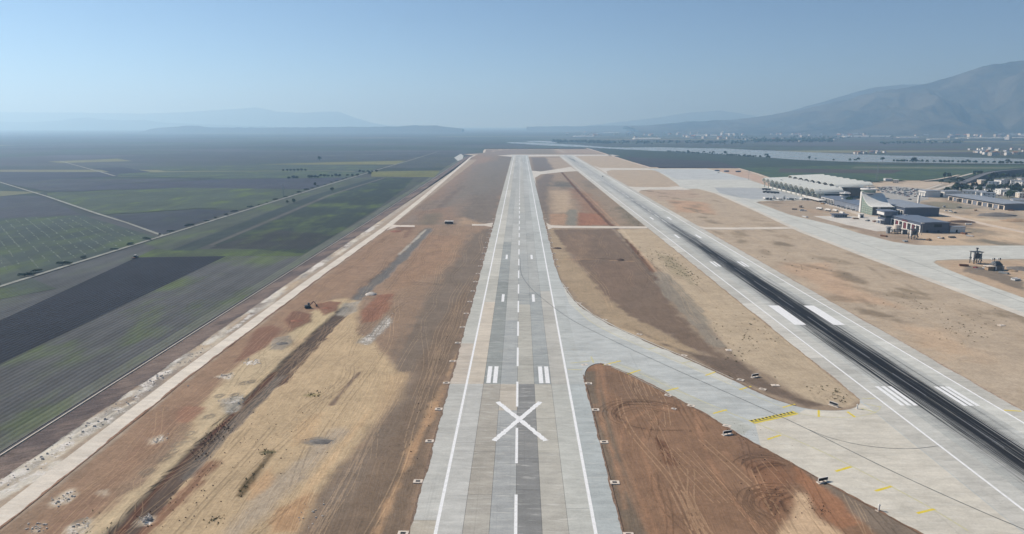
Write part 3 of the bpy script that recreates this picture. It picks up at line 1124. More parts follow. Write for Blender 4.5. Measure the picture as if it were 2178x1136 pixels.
field([(-183, 100), (-183, 900), (-199, 2700), (-420, 2700), (-420, 100)], (98, 100, 98), 0.3, 0.3)
field([(-186, 100), (-186, 900), (-202, 2700), (-213, 2700), (-196, 900), (-194, 100)], (128, 132, 122), 0.5, 0.0)       # verge
field([(-194, 100), (-194.5, 632), (-263, 632), (-252, 300), (-250, 100)], (112, 113, 114), 0.6, 0.9)                   # grey rows
field([(-252, 100), (-255, 335), (-263, 632), (-340, 624), (-312, 415), (-300, 250), (-296, 100)], (55, 57, 67), 0.0, 0.2)   # ploughed
field([(-296, 100), (-312, 415), (-340, 624), (-352, 700), (-373, 700), (-373, 100)], (108, 110, 112), 0.2, 0.8)
field([(-340, 626), (-263, 633), (-196, 634), (-197, 668), (-304, 668), (-345, 668)], (92, 104, 80), 0.8, 0.2)
field([(-196, 645), (-299, 690), (-303, 900), (-316, 1205), (-300, 1612), (-236, 1600), (-212, 1300), (-200, 1000)], (72, 82, 76), 0.65, 0.3)   # dark green
field([(-200, 668), (-296, 672), (-280, 800), (-200, 760)], (76, 78, 78), 0.5, 0.3)
field([(-299, 690), (-304, 690), (-322, 1205), (-304, 1612), (-298, 1612), (-315, 1205)], (122, 122, 118), 0.1, 0.0)
field([(-305, 660), (-327, 660), (-345, 1205), (-320, 1612), (-306, 1612), (-324, 1205)], (76, 86, 84), 0.2, 0.3)
field([(-330, 660), (-373, 700), (-374, 1612), (-322, 1612), (-347, 1205)], (104, 112, 100), 0.6, 0.4)
field([(-192, 1628), (-338, 1641), (-376, 1826), (-207, 1867)], (140, 142, 88), 0.3, 0.2)             # yellow
field([(-204, 1880), (-374, 1850), (-374, 1960), (-208, 1990)], (78, 88, 82), 0.2, 0.2)
field([(-208, 1995), (-374, 1970), (-374, 2380), (-216, 2500)], (96, 100, 100), 0.3, 0.2)
field([(-376, 2387), (-575, 2293), (-779, 2153), (-560, 2145), (-373, 2157)], (150, 150, 98), 0.2, 0.1)
field([(-380, 560), (-380, 741), (-570, 926), (-654, 892), (-900, 780), (-700, 500), (-420, 480)], (86, 98, 92), 0.5, 0.0)     # field with pale rows
field([(-332, 500), (-379, 539), (-474, 641), (-560, 520), (-480, 420), (-376, 420)], (98, 108, 100), 0.6, 0.2)
field([(-570, 926), (-654, 892), (-900, 780), (-1100, 1000), (-830, 1190), (-779, 1170)], (92, 94, 104), 0.1, 0.5)
field([(-525, 917), (-450, 997), (-393, 970), (-382, 757)], (78, 82, 92), 0.15, 0.2)
field([(-549, 930), (-450, 1005), (-385, 985), (-385, 1300), (-409, 1342), (-637, 1339), (-822, 1242), (-770, 1165)], (94, 106, 90), 0.75, 0.2)
field([(-385, 1310), (-385, 1600), (-640, 1560), (-830, 1400), (-822, 1250), (-637, 1345)], (86, 88, 102), 0.1, 0.2)
field([(-830, 1260), (-1067, 1469), (-1000, 1560), (-660, 1580), (-820, 1420)], (92, 94, 104), 0.15, 0.2)
field([(-1067, 1475), (-1400, 1800), (-970, 1800), (-920, 1640), (-1000, 1565)], (82, 84, 98), 0.05, 0.2)
field([(-930, 1655), (-965, 1730), (-925, 1790), (-500, 1850), (-385, 1800), (-385, 1610), (-640, 1575)], (94, 108, 92), 0.6, 0.2)
field([(-1159, 1958), (-1107, 2003), (-925, 1802), (-969, 1730)], (74, 76, 90), 0.0, 0.1)
field([(-1518, 2312), (-1400, 2510), (-1258, 2346), (-1419, 2226)], (152, 152, 112), 0.1, 0.1)
field([(-900, 1830), (-500, 1870), (-385, 1830), (-385, 2120), (-780, 2110), (-1080, 2040)], (94, 106, 96), 0.5, 0.2)
field([(-1600, 1500), (-1090, 1490), (-1420, 1830), (-1900, 1900)], (88, 90, 100), 0.15, 0.2)
field([(-1500, 2520), (-1150, 2480), (-600, 2420), (-390, 2480), (-390, 3100), (-1400, 3200)], (92, 96, 102), 0.25, 0.2)
# fields on the right, between the platform and the river
field([(345, 2010), (600, 1985), (900, 2100), (1090, 2200), (1000, 2500), (850, 2900), (620, 3380), (380, 3550), (350, 2900)], (74, 88, 80), 0.15, 0.2)
field([(352, 2010), (600, 1990), (640, 2350), (380, 2700)], (84, 82, 88), 0.05, 0.1)
field([(560, 1560), (700, 1480), (820, 1530), (1000, 1660), (1400, 1900), (2200, 1950), (2600, 2250), (1090, 2200), (900, 2100), (600, 1985)], (86, 108, 88), 0.5, 0.2)
field([(640, 1800), (900, 1760), (1000, 1900), (700, 1960)], (100, 92, 92), 0.1, 0.1)
field([(900, 1980), (1300, 1960), (1400, 2030), (950, 2060)], (134, 140, 120), 0.2, 0.1)
field([(1300, 1850), (1900, 1850), (2000, 1930), (1450, 1930)], (138, 144, 120), 0.2, 0.1)
field([(1000, 2120), (2300, 2130), (2500, 2230), (1080, 2200)], (70, 84, 74), 0.1, 0.1)
field([(870, 1440), (1100, 1660), (1400, 1880), (2600, 1900), (2600, 1450)], (112, 114, 110), 0.4, 0.1)

# pale crop rows, each its own ridge
row_field = [o_ for o_ in bpy.data.objects if o_.name.startswith('field')]
rows_parent = [o_ for o_ in row_field if abs(o_.color[0] - A(86, 98, 92, k=0.61)[0]) < 1e-5][0]
M_row = mat('pale_crop_row', (106, 118, 106), 0.95, 0.5, 0.25)
p0, p1 = np.array((-608, 828.)), np.array((-372, 548.))
dv = (p1 - p0) / np.linalg.norm(p1 - p0)
nv = np.array((-dv[1], dv[0]))
rp = [(-384, 560), (-384, 741), (-570, 922), (-650, 888), (-800, 800), (-640, 560), (-480, 560)]
for k in range(-22, 20):
    off = k * 10.5
    ts = np.linspace(-260, 620, 160)
    pts = p0[None, :] + dv[None, :] * ts[:, None] + nv[None, :] * off
    sd = sd_poly(pts[:, 0], pts[:, 1], rp)
    good = np.nonzero(sd < -3)[0]
    if len(good) < 6:
        continue
    seg = [tuple(pts[i]) for i in good[::2]]
    bb = MB()
    for i in range(len(seg) - 1):
        if random.random() < 0.22:
            continue
        a_, c_ = np.array(seg[i]), np.array(seg[i + 1])
        c_ = a_ + (c_ - a_) * random.uniform(0.45, 0.9)
        w_ = nv * random.uniform(0.35, 0.9)
        j_ = nv * random.uniform(-0.5, 0.5)
        h_ = random.uniform(0.15, 0.5)
        q = [a_ - w_ + j_, c_ - w_ + j_, c_ + w_ + j_, a_ + w_ + j_]
        bb.add([(p[0], p[1], -2.75) for p in q] + [((p[0] + (a_ + c_)[0] / 2) / 2, (p[1] + (a_ + c_)[1] / 2) / 2, -2.6 + h_) for p in q],
               [(4, 5, 6, 7), (0, 1, 5, 4), (1, 2, 6, 5), (2, 3, 7, 6), (3, 0, 4, 7)])
    bb.build('crop_row', M_row, rows_parent)

# farm tracks
M_track = mat('pale_dirt_track', (146, 148, 140), 0.95, 0.2, 0.05)
TZ = -2.42
tag(ribbon_obj('farm_track', [(-376, 100), (-376.5, 500), (-377, 750), (-377, 1400), (-372, 2000), (-366, 2400), (-362, 3200)], 4.2, TZ, M_track, jit=0.4, seed=1), kind='structure')
tag(ribbon_obj('farm_track', [(-377, 749), (-470, 850), (-560, 942), (-779, 1175), (-1067, 1469), (-1500, 1900), (-2200, 2600)], 4.0, TZ + 0.012, M_track, jit=0.4, seed=2), kind='structure')
tag(ribbon_obj('farm_track', [(-930, 1650), (-1050, 1800), (-1198, 1980), (-1500, 2350)], 5.0, TZ + 0.024, M_track, jit=0.4, seed=3), kind='structure')
tag(ribbon_obj('farm_track', [(-830, 2720), (-560, 2900), (-300, 3000)], 10.0, TZ + 0.03, M_track, jit=0.6, seed=4), kind='structure')

# ================================================================== RIVER
FZW = -2.35
near = GP([(1078, 304), (1120, 307), (1190, 311), (1240, 313), (1330, 318), (1420, 322), (1480, 325), (1600, 333), (1700, 340), (1800, 344), (2000, 347), (2300, 350)], FZW)
far = GP([(2300, 338), (2178, 338), (2100, 336), (2000, 333), (1900, 331), (1800, 327), (1700, 323), (1600, 319), (1545, 316), (1470, 315), (1400, 313), (1330, 314), (1290, 313), (1240, 309), (1190, 306), (1130, 303), (1080, 302.5)], FZW)
outl = near + far
rr = random.Random(3)
pl = []
for i, p in enumerate(outl):
    q_ = outl[(i + 1) % len(outl)]
    d_ = math.hypot(p[0] - q_[0], p[1] - q_[1])
    nn = max(1, int(d_ / 35))
    for j in range(nn):
        t = j / nn
        a_ = 9 if 0 < j else 3
        pl.append((p[0] + (q_[0] - p[0]) * t + rr.uniform(-a_, a_), p[1] + (q_[1] - p[1]) * t + rr.uniform(-a_, a_)))
tag(sheet('river', pl, FZW, M_water), kind='structure')
arm = GP([(1115, 300), (1150, 299.5), (1190, 302), (1180, 304.5), (1130, 302)], FZW)
tag(sheet('river', arm, FZW + 0.02, M_water), kind='structure')
for (px0, py0, px1, py1, w_) in ((1860, 336, 1990, 340, 10), (1560, 316.5, 1640, 318.5, 24), (1905, 341.5, 2100, 344, 8), (1440, 323, 1480, 323.6, 10)):
    tag(ribbon_obj('river_bar', smooth_line(GP([(px0, py0), ((px0 + px1) / 2, (py0 + py1) / 2 - 0.4), (px1, py1)], FZW), 10), lambda t, w=w_: 1 + w * math.sin(math.pi * t), FZW + 0.12, M_plain, jit=2, seed=int(px0)), kind='structure')

# ================================================================== RUNWAYS AND PAVEMENTS
unit = MB()
unit.box(-0.5, 0.5, -0.5, 0.5, 0.0, 1.0)
ME_panel = unit.mesh('concrete_panel', M_conc)
ME_panel2 = unit.mesh('concrete_panel_rubber', M_conc2)
PT = 0.09                # top of the concrete


def runway(name, cx, panel_me, y0, seed, lanes, hints=()):
    rr = random.Random(seed)
    root = sheet(name, [(cx - 30, -150), (cx + 30, -150), (cx + 30, RWY_FAR), (cx - 30, RWY_FAR)], 0.03, M_joint)
    tag(root, kind='structure')
    for li in range(8):
        x0 = cx - 30 + 7.5 * li
        y = y0
        while y < RWY_FAR - 1:
            if y < 900:
                ln = rr.choice([22, 30, 38, 46, 60, 75]) if 1 <= li <= 6 else rr.choice([60, 80, 110])
            else:
                ln = rr.choice([110, 150, 190, 240])
            e = min(RWY_FAR, y + ln)
            if RWY_FAR - e < 20:
                e = RWY_FAR
            for hy in (302.0,):
                if hints and y < hy < e:
                    e = hy
            c = list(lanes[li])
            ym = (y + e) / 2
            d = rr.uniform(-8, 8)
            c = [v + d for v in c]
            for (h_l, ya, yb, hc) in hints:
                if h_l == li and ya <= ym <= yb:
                    c = [v + d * 0.7 for v in hc]
            g = 0.05
            o = inst('concrete_panel', panel_me, (x0 + 3.75, (y + e) / 2, 0.031), 0, root, (7.5 - 2 * g, e - y - 2 * g, PT - 0.031), A(*c))
            y = e
    return root


L1 = [(186, 188, 184), (190, 190, 184), (172, 175, 174), (176, 179, 178), (178, 180, 177), (172, 176, 176), (180, 186, 187), (182, 188, 189)]
hints1 = [(0, 0, 220, (188, 183, 172)), (0, 220, 305, (184, 186, 184)), (0, 305, 400, (196, 188, 178)), (1, 0, 300, (184, 186, 185)), (1, 300, 480, (198, 190, 178)),
          (2, 0, 215, (168, 166, 160)), (2, 215, 302, (172, 169, 162)), (2, 302, 480, (146, 152, 152)), (2, 480, 700, (156, 162, 163)), (3, 0, 270, (164, 168, 170)), (3, 270, 302, (186, 180, 170)),
          (3, 302, 420, (160, 165, 167)), (4, 0, 302, (136, 138, 139)), (4, 302, 420, (178, 178, 172)), (4, 420, 600, (166, 171, 172)), (5, 0, 225, (172, 171, 165)), (5, 225, 302, (178, 177, 170)),
          (5, 302, 480, (158, 164, 166)), (6, 0, 302, (182, 185, 182)), (7, 0, 340, (176, 184, 187)), (6, 302, 480, (180, 180, 176)), (4, 600, 900, (174, 178, 178)), (2, 900, 1150, (168, 172, 172))]
rw1 = runway('runway', 0.0, ME_panel, -150, 3, L1, hints1)
L2 = [(196, 196, 192), (190, 192, 190), (186, 190, 190), (180, 184, 186), (180, 184, 186), (188, 192, 192), (192, 195, 193), (194, 194, 190)]
rw2 = runway('runway', 173.0, ME_panel2, -150, 9, L2, [])

MZ = PT + 0.012


def paint(name, x0, x1, y0, y1, m, parent, z=MZ):
    b_ = MB()
    b_.add([(x0, y0, z), (x1, y0, z), (x1, y1, z), (x0, y1, z)], [(0, 1, 2, 3)])
    return b_.build(name, m, parent)


def shared_marks(name, w, h, m, spots, parent):
    b_ = MB()
    b_.add([(-w / 2, 0, 0), (w / 2, 0, 0), (w / 2, h, 0), (-w / 2, h, 0)], [(0, 1, 2, 3)])
    me_ = b_.mesh(name, m)
    for (x, y) in spots:
        inst(name, me_, (x, y, MZ), 0, parent)


# new runway
shared_marks('centreline_stripe', 0.95, 29.0, M_white, [(0.0, 205.0 - 29.0 + 50.0 * k) for k in range(-3, 49)], rw1)
for s in (-1, 1):
    paint('edge_line', s * 22.5 - 0.5, s * 22.5 + 0.5, -150, RWY_FAR - 12, M_white, rw1)
shared_marks('touchdown_bar', 1.9, 22.5, M_white, [(-12.9, 303.2), (-10.0, 303.2), (10.6, 303.2), (13.5, 303.2)], rw1)
shared_marks('touchdown_bar', 1.8, 21.0, M_white, [(-10.2, 453), (9.9, 453), (-10.6, 604), (11.0, 604)], rw1)
shared_marks('threshold_stripe', 1.8, 30.0, M_white2, [(s * (3.2 + 3.6 * k), RWY_FAR - 45) for s in (-1, 1) for k in range(5)], rw1)
for yb in (2280, 2430, 2580):
    shared_marks('touchdown_bar', 3.0, 24.0, M_white2, [(-10.5, yb), (10.5, yb)], rw1)
paint('threshold_line', -22, 22, RWY_FAR - 10, RWY_FAR - 7, M_white2, rw1)


def ragged(name, a, c, w, parent, seed, z):
    pts = [(a[0] + (c[0] - a[0]) * t, a[1] + (c[1] - a[1]) * t) for t in np.linspace(0, 1, 46)]
    return ribbon_obj(name, pts, w, z, M_white, parent, jit=0.24, seed=seed)


ragged('closed_cross_arm', (-8.3, 243.6), (9.6, 281.2), 2.0, rw1, 1, MZ + 0.008)
ragged('closed_cross_arm', (10.6, 243.8), (-8.1, 281.0), 2.0, rw1, 2, MZ + 0.016)

# old runway
shared_marks('centreline_stripe', 0.55, 28.0, M_white_rub, [(173.0, 190.0 + 50.0 * k) for k in range(-5, 13)], rw2)
shared_marks('centreline_stripe', 0.85, 28.0, M_white2, [(173.0, 190.0 + 50.0 * k) for k in range(13, 51)], rw2)
for s in (-1, 1):
    paint('edge_line', 173 + s * 21.9 - 0.45, 173 + s * 21.9 + 0.45, -150, RWY_FAR - 12, M_white, rw2)
shared_marks('aiming_block', 6.6, 45.0, M_white, [(162.0, 400.0), (184.2, 400.0)], rw2)
shared_marks('touchdown_bar', 1.7, 22.0, M_white, [(157.6, 279), (160.3, 279), (163.0, 279), (183.2, 279), (185.7, 279), (188.2, 279)], rw2)
shared_marks('touchdown_bar', 1.7, 22.0, M_white, [(160.6, 573), (163.4, 573), (183.4, 573), (186.2, 573)], rw2)
shared_marks('touchdown_bar', 2.2, 24.0, M_white, [(162.4, 722), (184.4, 722), (162.6, 868), (184.2, 868)], rw2)
shared_marks('threshold_stripe', 1.8, 30.0, M_white2, [(173 + s * (3.2 + 3.6 * k), RWY_FAR - 45) for s in (-1, 1) for k in range(5)], rw2)

# ---- diagonal taxiway between the runways
up = GP([(1166, 505), (1175, 540), (1186, 580), (1198, 608), (1222, 640), (1262, 671), (1320, 702), (1400, 737), (1480, 771), (1560, 808), (1640, 846), (1700, 866), (1748, 873), (1792, 873), (1818, 867), (1829, 857), (1824, 842), (1806, 822)])
lo = GP([(1980, 1147), (1900, 1103), (1800, 1050), (1700, 994), (1600, 940), (1500, 881), (1400, 826), (1340, 796), (1300, 779), (1276, 773), (1256, 778), (1245, 790), (1243, 806)])
up = [(29.0, 760.0)] + smooth_line(up, 5) + [(146.0, 330.0), (146.0, 100.0)]
lo = [(128.0, 100.0), (120.0, 165.0)] + smooth_line(lo, 5) + [(29.0, 300.0)]
tx = sheet('taxiway', up + lo, 0.075, M_conc, color=A(184, 190, 192), thick=0.3)
tag(tx, kind='structure')
# pale newer slabs of the same taxiway, lower half
old_up = GP([(1700, 867), (1748, 874), (1792, 874), (1818, 868), (1830, 857)])
pale = [(-0, 0)]
pale = GP([(1606, 901), (1698, 880), (1712, 871), (1750, 874.5), (1792, 874.5), (1819, 868), (1831, 858)]) + [(142.6, 276.0), (142.6, 120.0), (133, 120), (121.5, 165)] + GP([(1976, 1144), (1900, 1102), (1800, 1049), (1700, 993), (1618, 949)])
o = sheet('concrete_panel', pale, 0.084, M_conc, tx, color=A(204, 201, 192))
band = GP([(1195, 600), (1222, 638), (1262, 669), (1320, 700), (1400, 735), (1480, 769), (1560, 806), (1555, 800 + 20), (1470, 785), (1390, 750), (1310, 716), (1250, 682), (1210, 645)])
sheet('concrete_panel', band, 0.082, M_conc, tx, color=A(198, 200, 196))
lowband = GP([(1300, 781), (1340, 798), (1400, 828), (1500, 882), (1580, 926), (1600, 908), (1510, 862), (1410, 810), (1350, 783), (1310, 770)])
sheet('concrete_panel', lowband, 0.083, M_conc, tx, color=A(180, 184, 180))

TZM = 0.098


def bar_px(a, c, w, m, parent, name='yellow_bar', z=TZM):
    p, q_ = GP([a, c])
    return ribbon_obj(name, [p, q_], w, z, m, parent, jit=0.12, seed=int(a[0]))


def line_px(pts, w, m, parent, name, z=TZM, sm=True, jit=0.03):
    p = GP(pts)
    return ribbon_obj(name, smooth_line(p, 8) if sm else p, w, z, m, parent, jit=jit, seed=3)


for a, c in (((1335, 796), (1362, 787)), ((1416, 832), (1443, 825)), ((1517, 880), (1546, 872)), ((1632, 935), (1661, 926)), ((1777, 1003), (1811, 993)), ((1862, 1045), (1897, 1035)),
             ((1950, 1092), (1987, 1083)), ((1500, 799), (1523, 791)), ((1573, 829), (1598, 822)), ((1665, 867), (1691, 860)), ((1741, 873), (1741, 887)), ((1802, 876), (1819, 888)), ((1283, 777), (1320, 768))):
    bar_px(a, c, 0.9, M_yellow, tx)
for a, c in (((1380, 743), (1402, 738)), ((1450, 773), (1474, 768)), ((1213, 773), (1256, 768)), ((1208, 786), (1238, 787)), ((1834, 848), (1862, 848)), ((1838, 859), (1872, 866)), ((1832, 869), (1864, 878)), ((1257, 759), (1263, 772))):
    bar_px(a, c, 0.9, M_yellow_worn, tx, 'worn_yellow_bar', 0.105)
bar_px((2135, 873), (2172, 875), 0.9, M_yellow, rw2, 'yellow_bar', MZ + 0.01)
line_px([(1255, 766), (1290, 769), (1340, 785), (1430, 826), (1530, 869), (1640, 914), (1750, 962), (1850, 1012), (1960, 1070), (2060, 1130)], 0.45, M_yellow_worn, tx, 'edge_line', 0.094)
line_px([(1225, 655), (1262, 688), (1330, 722), (1420, 760), (1510, 798), (1600, 840), (1690, 876), (1740, 886), (1810, 888), (1862, 877), (1874, 864)], 0.35, M_yellow_worn, tx, 'edge_line', 0.094)
line_px([(1106, 548), (1107, 572), (1112, 590), (1130, 614), (1160, 640), (1215, 680), (1300, 723), (1400, 770), (1500, 815), (1606, 862), (1700, 905), (1800, 955), (1900, 1004), (2000, 1050), (2100, 1094), (2200, 1136)], 0.38, M_guide,
        tx, 'guide_line', MZ + 0.02)
line_px([(1720, 914), (1760, 930), (1820, 945), (1880, 953), (1940, 955), (1996, 949)], 0.28, M_guide, tx, 'guide_line', MZ + 0.024)
# holding position ladder
hp0, hp1 = np.array(G(1605, 901)), np.array(G(1697, 881))
hd = (hp1 - hp0) / np.linalg.norm(hp1 - hp0)
hn = np.array((-hd[1], hd[0]))
Lh = float(np.linalg.norm(hp1 - hp0))


def hq(t0, t1, s0, s1, m, name, z):
    pts = [hp0 + hd * t0 + hn * s0, hp0 + hd * t1 + hn * s0, hp0 + hd * t1 + hn * s1, hp0 + hd * t0 + hn * s1]
    return sheet(name, [tuple(p) for p in pts], z, m, tx)


hq(-0.3, Lh + 0.3, -0.25, 3.0, M_yellow, 'holding_band', 0.108)
for k in range(12):
    t = Lh * (k + 0.15) / 12
    hq(t, t + Lh / 12 * 0.55, 1.7, 2.9, M_black, 'holding_dash', 0.116)
hq(0, Lh, 0.75, 1.25, M_guide, 'holding_line', 0.116)

# ---- other pavements
M_road = M_conc


def pave(name, poly, rgb, z=0.05, px=True, thick=0.25):
    o_ = sheet(name, GP(poly) if px else poly, z, M_road, color=A(*rgb), thick=thick)
    return tag(o_, kind='structure')


# service road along the left edge
rd = [(-150.5, -50), (-150.5, 190), (-153.5, 317), (-153, 510), (-149, 811), (-152, 1100), (-158, 1500), (-166, 2000), (-172, 2400), (-176, 2600), (-170, 2720), (-190, 2800), (-205, 2870)]
tag(ribbon_obj('service_road', rd, 7.4, 0.05, M_conc, color=A(214, 207, 197)), kind='structure')
tag(ribbon_obj('service_road', [(-150, 3020), (-158, 3200), (-164, 3420)], 9, 0.05, M_conc, color=A(206, 196, 186)), kind='structure')
# far turn of the drain, a pale lined basin
pave('drain_basin', [(966, 334), (980, 326), (986, 330), (984, 337), (974, 341)], (186, 190, 190), -2.2)
# service links
pave('service_road', [(836, 478), (845, 479), (882, 479.4), (882, 482.6), (845, 482.5), (822, 490)], (214, 204, 194), 0.06)
pave('service_road', [(1004, 476.6), (1030, 476.6), (1046, 474), (1049, 474), (1046, 483), (1030, 480), (1004, 480)], (208, 200, 190), 0.06)
pave('service_road', [(1162, 474), (1172, 479), (1200, 480.5), (1384, 482), (1390, 480), (1402, 490), (1384, 486), (1200, 485), (1176, 484.5), (1166, 488)], (208, 200, 190), 0.06)
pave('service_road', [(1478, 480), (1500, 483.5), (1560, 484), (1672, 482.6), (1690, 486), (1672, 487.4), (1560, 488.4), (1500, 488), (1490, 490)], (208, 200, 190), 0.06)
# far links
pave('taxiway', [(1058, 331), (1090, 329), (1302, 329), (1318, 331.5), (1240, 331.8), (1090, 333.6)], (204, 200, 194), 0.06)
pave('taxiway', [(1128, 363), (1150, 365), (1190, 359), (1214, 355), (1228, 364), (1190, 366.5), (1150, 371), (1138, 378), (1140, 392)], (206, 202, 195), 0.065)
pave('taxiway', [(1262, 352), (1275, 357), (1300, 357.6), (1380, 358), (1384, 361.5), (1300, 361.5), (1290, 364), (1292, 370)], (206, 202, 195), 0.065)
pave('taxiway', [(1318, 390), (1335, 396.5), (1352, 398), (1420, 398.5), (1440, 396), (1470, 404), (1380, 403.5), (1362, 405), (1356, 412)], (206, 202, 195), 0.065)
# apron and parallel taxiway as one outline
ap_out = [(1372, 358.5), (1504, 358.5), (1560, 372), (1640, 398), (1700, 415.5), (1738, 427), (1700, 426), (1620, 427.5), (1608, 430.5), (1680, 457), (1780, 481), (1830, 497), (1900, 514.5), (1945, 521), (1990, 522.5), (2178, 522.5), (2500, 522.5),
          (2500, 551), (2178, 551), (2020, 552), (1992, 554), (1985, 558), (1998, 566), (2080, 599), (2178, 634), (2999, 1), (2999, 2), (2178, 674), (2000, 607), (1850, 551), (1700, 493), (1600, 446), (1520, 411),
          (1484, 401.5), (1430, 401.5), (1446, 396.5), (1440, 391), (1420, 377), (1398, 364)]
ap_w = [(341.0, 60.0) if p == (2999, 1) else (303.0, 60.0) if p == (2999, 2) else G(p[0], p[1]) for p in ap_out]
ap = pave('apron', ap_w, (196, 199, 196), 0.055, False)
blue = [(1385, 360), (1502, 360), (1556, 373), (1600, 382), (1440, 382), (1412, 370)]
sheet('concrete_panel', GP(blue), 0.064, M_conc, ap, color=A(184, 190, 194))
darker = [(1520, 399), (1640, 400), (1735, 427), (1690, 424), (1600, 424), (1560, 418), (1530, 410)]
sheet('concrete_panel', GP(darker), 0.066, M_conc, ap, color=A(168, 174, 180))
for seg in ([(1435, 402.6), (1484, 402.6), (1520, 412), (1600, 447), (1700, 494), (1850, 552), (2000, 608), (2178, 675)],):
    pass
shl = GP([(1484, 402), (1520, 411.5), (1600, 446.5), (1700, 493.5), (1850, 551.5), (2000, 607.5), (2178, 674.5)])
shl2 = [(x + 7, y) for x, y in shl][::-1]
sheet('shoulder', shl + shl2, 0.068, M_conc, ap, color=A(206, 202, 194))
tline = GP([(1500, 392), (1560, 415), (1650, 452), (1760, 492), (1850, 524), (1990, 574), (2178, 644)])
ribbon_obj('guide_line', smooth_line(tline, 6), 0.5, 0.072, M_guide, ap)
# pads and streets around the buildings
pave('concrete_pad', [(1730, 459.5), (1800, 460), (1872, 462), (1905, 470), (1940, 488), (1955, 497), (1900, 492), (1865, 492), (1800, 478)], (204, 201, 196), 0.05)
pave('street', [(1740, 431), (1775, 440), (1830, 459), (1880, 466), (1880, 463), (1835, 455), (1790, 441), (1745, 429)], (196, 186, 176), 0.045)
pave('car_park', [(1868, 398), (1890, 395), (1972, 402), (1975, 424), (1930, 432), (1880, 420)], (166, 166, 164), 0.045)
pave('street', [(1960, 404), (2003, 390.5), (2010, 390.5), (1972, 404)], (196, 190, 182), 0.05)
pave('street', [(1980, 404), (2028, 391), (2036, 391.5), (1992, 405)], (196, 190, 182), 0.05)
pave('street', [(1975, 447), (2030, 458), (2100, 476), (2178, 492), (2178, 496), (2100, 480), (2025, 462), (1970, 450)], (206, 192, 178), 0.05)
pave('street', [(1920, 456), (1990, 454), (2010, 456), (2010, 458), (1930, 459)], (206, 198, 188), 0.055)
pave('street', [(1860, 396), (1990, 386), (2003, 390), (1960, 402)], (190, 176, 160), 0.04)

# perimeter road on the right rim
rim = [(1247, 315), (1290, 328), (1340, 344), (1384, 357)]
tag(ribbon_obj('service_road', GP(rim), 9.0, 0.06, M_conc, color=A(206, 190, 178)), kind='structure')
rim2 = GP([(1570, 358), (1605, 368), (1640, 380), (1700, 386), (1760, 388)])
tag(ribbon_obj('service_road', rim2, 8.0, 0.06, M_conc, color=A(206, 192, 178)), kind='structure')
# earth slope below the far and right rims
slope = MB()
rimp = [(-166, 3560), (330, 3560), (345, 1990), (430, 1945), (585, 1949), (540, 1560), (573, 1490), (681, 1455), (813, 1515), (860, 1470), (1400, 1470), (2600, 1470)]
cxr, cyr = 300, 2000
vs = []
for i, (x, y) in enumerate(rimp):
    ox, oy = [(-6, 8), (8, 8), (10, 6), (2, 10), (12, 8), (-10, 8), (-2, 10), (0, 10), (4, 10), (4, 10), (0, 10), (0, 10)][i]
    vs += [(x, y, -0.06), (x + ox, y + oy, -3.1)]
slope.add(vs, [(2 * i, 2 * i + 1, 2 * i + 3, 2 * i + 2) for i in range(len(rimp) - 1)])
o = slope.build('earth_slope', M_bank)
o.data.flip_normals()
tag(o, kind='structure')

# ================================================================== MOUNTAINS AND HILLS
def range_mesh(name, prof, dist, depth, m, seed, spur=0.35, nu=220, nv=40, foot=None, back=1.5):
    """a ridge whose crest follows a skyline; prof = (pixel x, pixel y), dist(px) = metres along +Y"""
    pxs = np.linspace(prof[0][0], prof[-1][0], nu)
    ppx = np.array([p[0] for p in prof], float)
    ppy = np.array([p[1] for p in prof], float)
    pys = np.interp(pxs, ppx, ppy)
    pys = pys + (fbm(pxs / 14.0, pxs * 0 + seed, seed, 4) - 0.5) * 2.2
    vs_, fs_ = [], []
    vv = np.concatenate([np.linspace(0, 1, nv), np.linspace(1, back, 8)[1:]])
    for i in range(nu):
        D = dist(pxs[i])
        u = (pxs[i] - 1107.0) / (FPX / math.cos(PITCH))
        el = (266.0 - pys[i]) / FPX * 1.0
        hz = max(6.0, CAM_H + el * D / math.cos(PITCH) * 0.981)
        for v in vv:
            Yv = D - depth * (1 - v)
            Xv = CAM_X + u * (D - depth * (1 - v) * 0.55)
            if v <= 1:
                s = v * v * (3 - 2 * v) * 0.55 + v * 0.45
            else:
                s = 1 - ((v - 1) / (back - 1)) ** 1.3
            vs_.append([Xv, Yv, s * hz])
    V = np.array(vs_).reshape(nu, len(vv), 3)
    Xn, Yn = V[..., 0] / (depth * 0.30), V[..., 1] / (depth * 0.62)
    warp = fbm(Xn * 0.7, Yn * 0.7, seed + 9, 3) * 1.6
    rid = 1 - np.abs(2 * fbm(Xn + warp, Yn + warp * 0.5, seed + 3, 5, 0.55) - 1)
    rid2 = 1 - np.abs(2 * fbm(Xn * 3 + warp, Yn * 2.5, seed + 5, 4, 0.55) - 1)
    vcl = np.clip(vv, 0, 1)[None, :]
    wgt = np.where(vv[None, :] <= 1, np.sin(np.pi * np.clip(vcl, 0, 1)) ** 0.8, 0)
    V[..., 2] += ((rid - 0.72) * 1.0 + (rid2 - 0.72) * 0.35) * wgt * spur * V[..., 2].max(axis=1, keepdims=True)
    V[..., 2] += PLAIN_Z - 2
    b_ = MB()
    kk = len(vv)
    b_.v = [tuple(p) for p in V.reshape(-1, 3)]
    for i in range(nu - 1):
        for j in range(kk - 1):
            b_.f.append((i * kk + j, (i + 1) * kk + j, (i + 1) * kk + j + 1, i * kk + j + 1))
    b_.mi = [0] * len(b_.f)
    b_.sm = [True] * len(b_.f)
    return tag(b_.build(name, m), kind='structure')


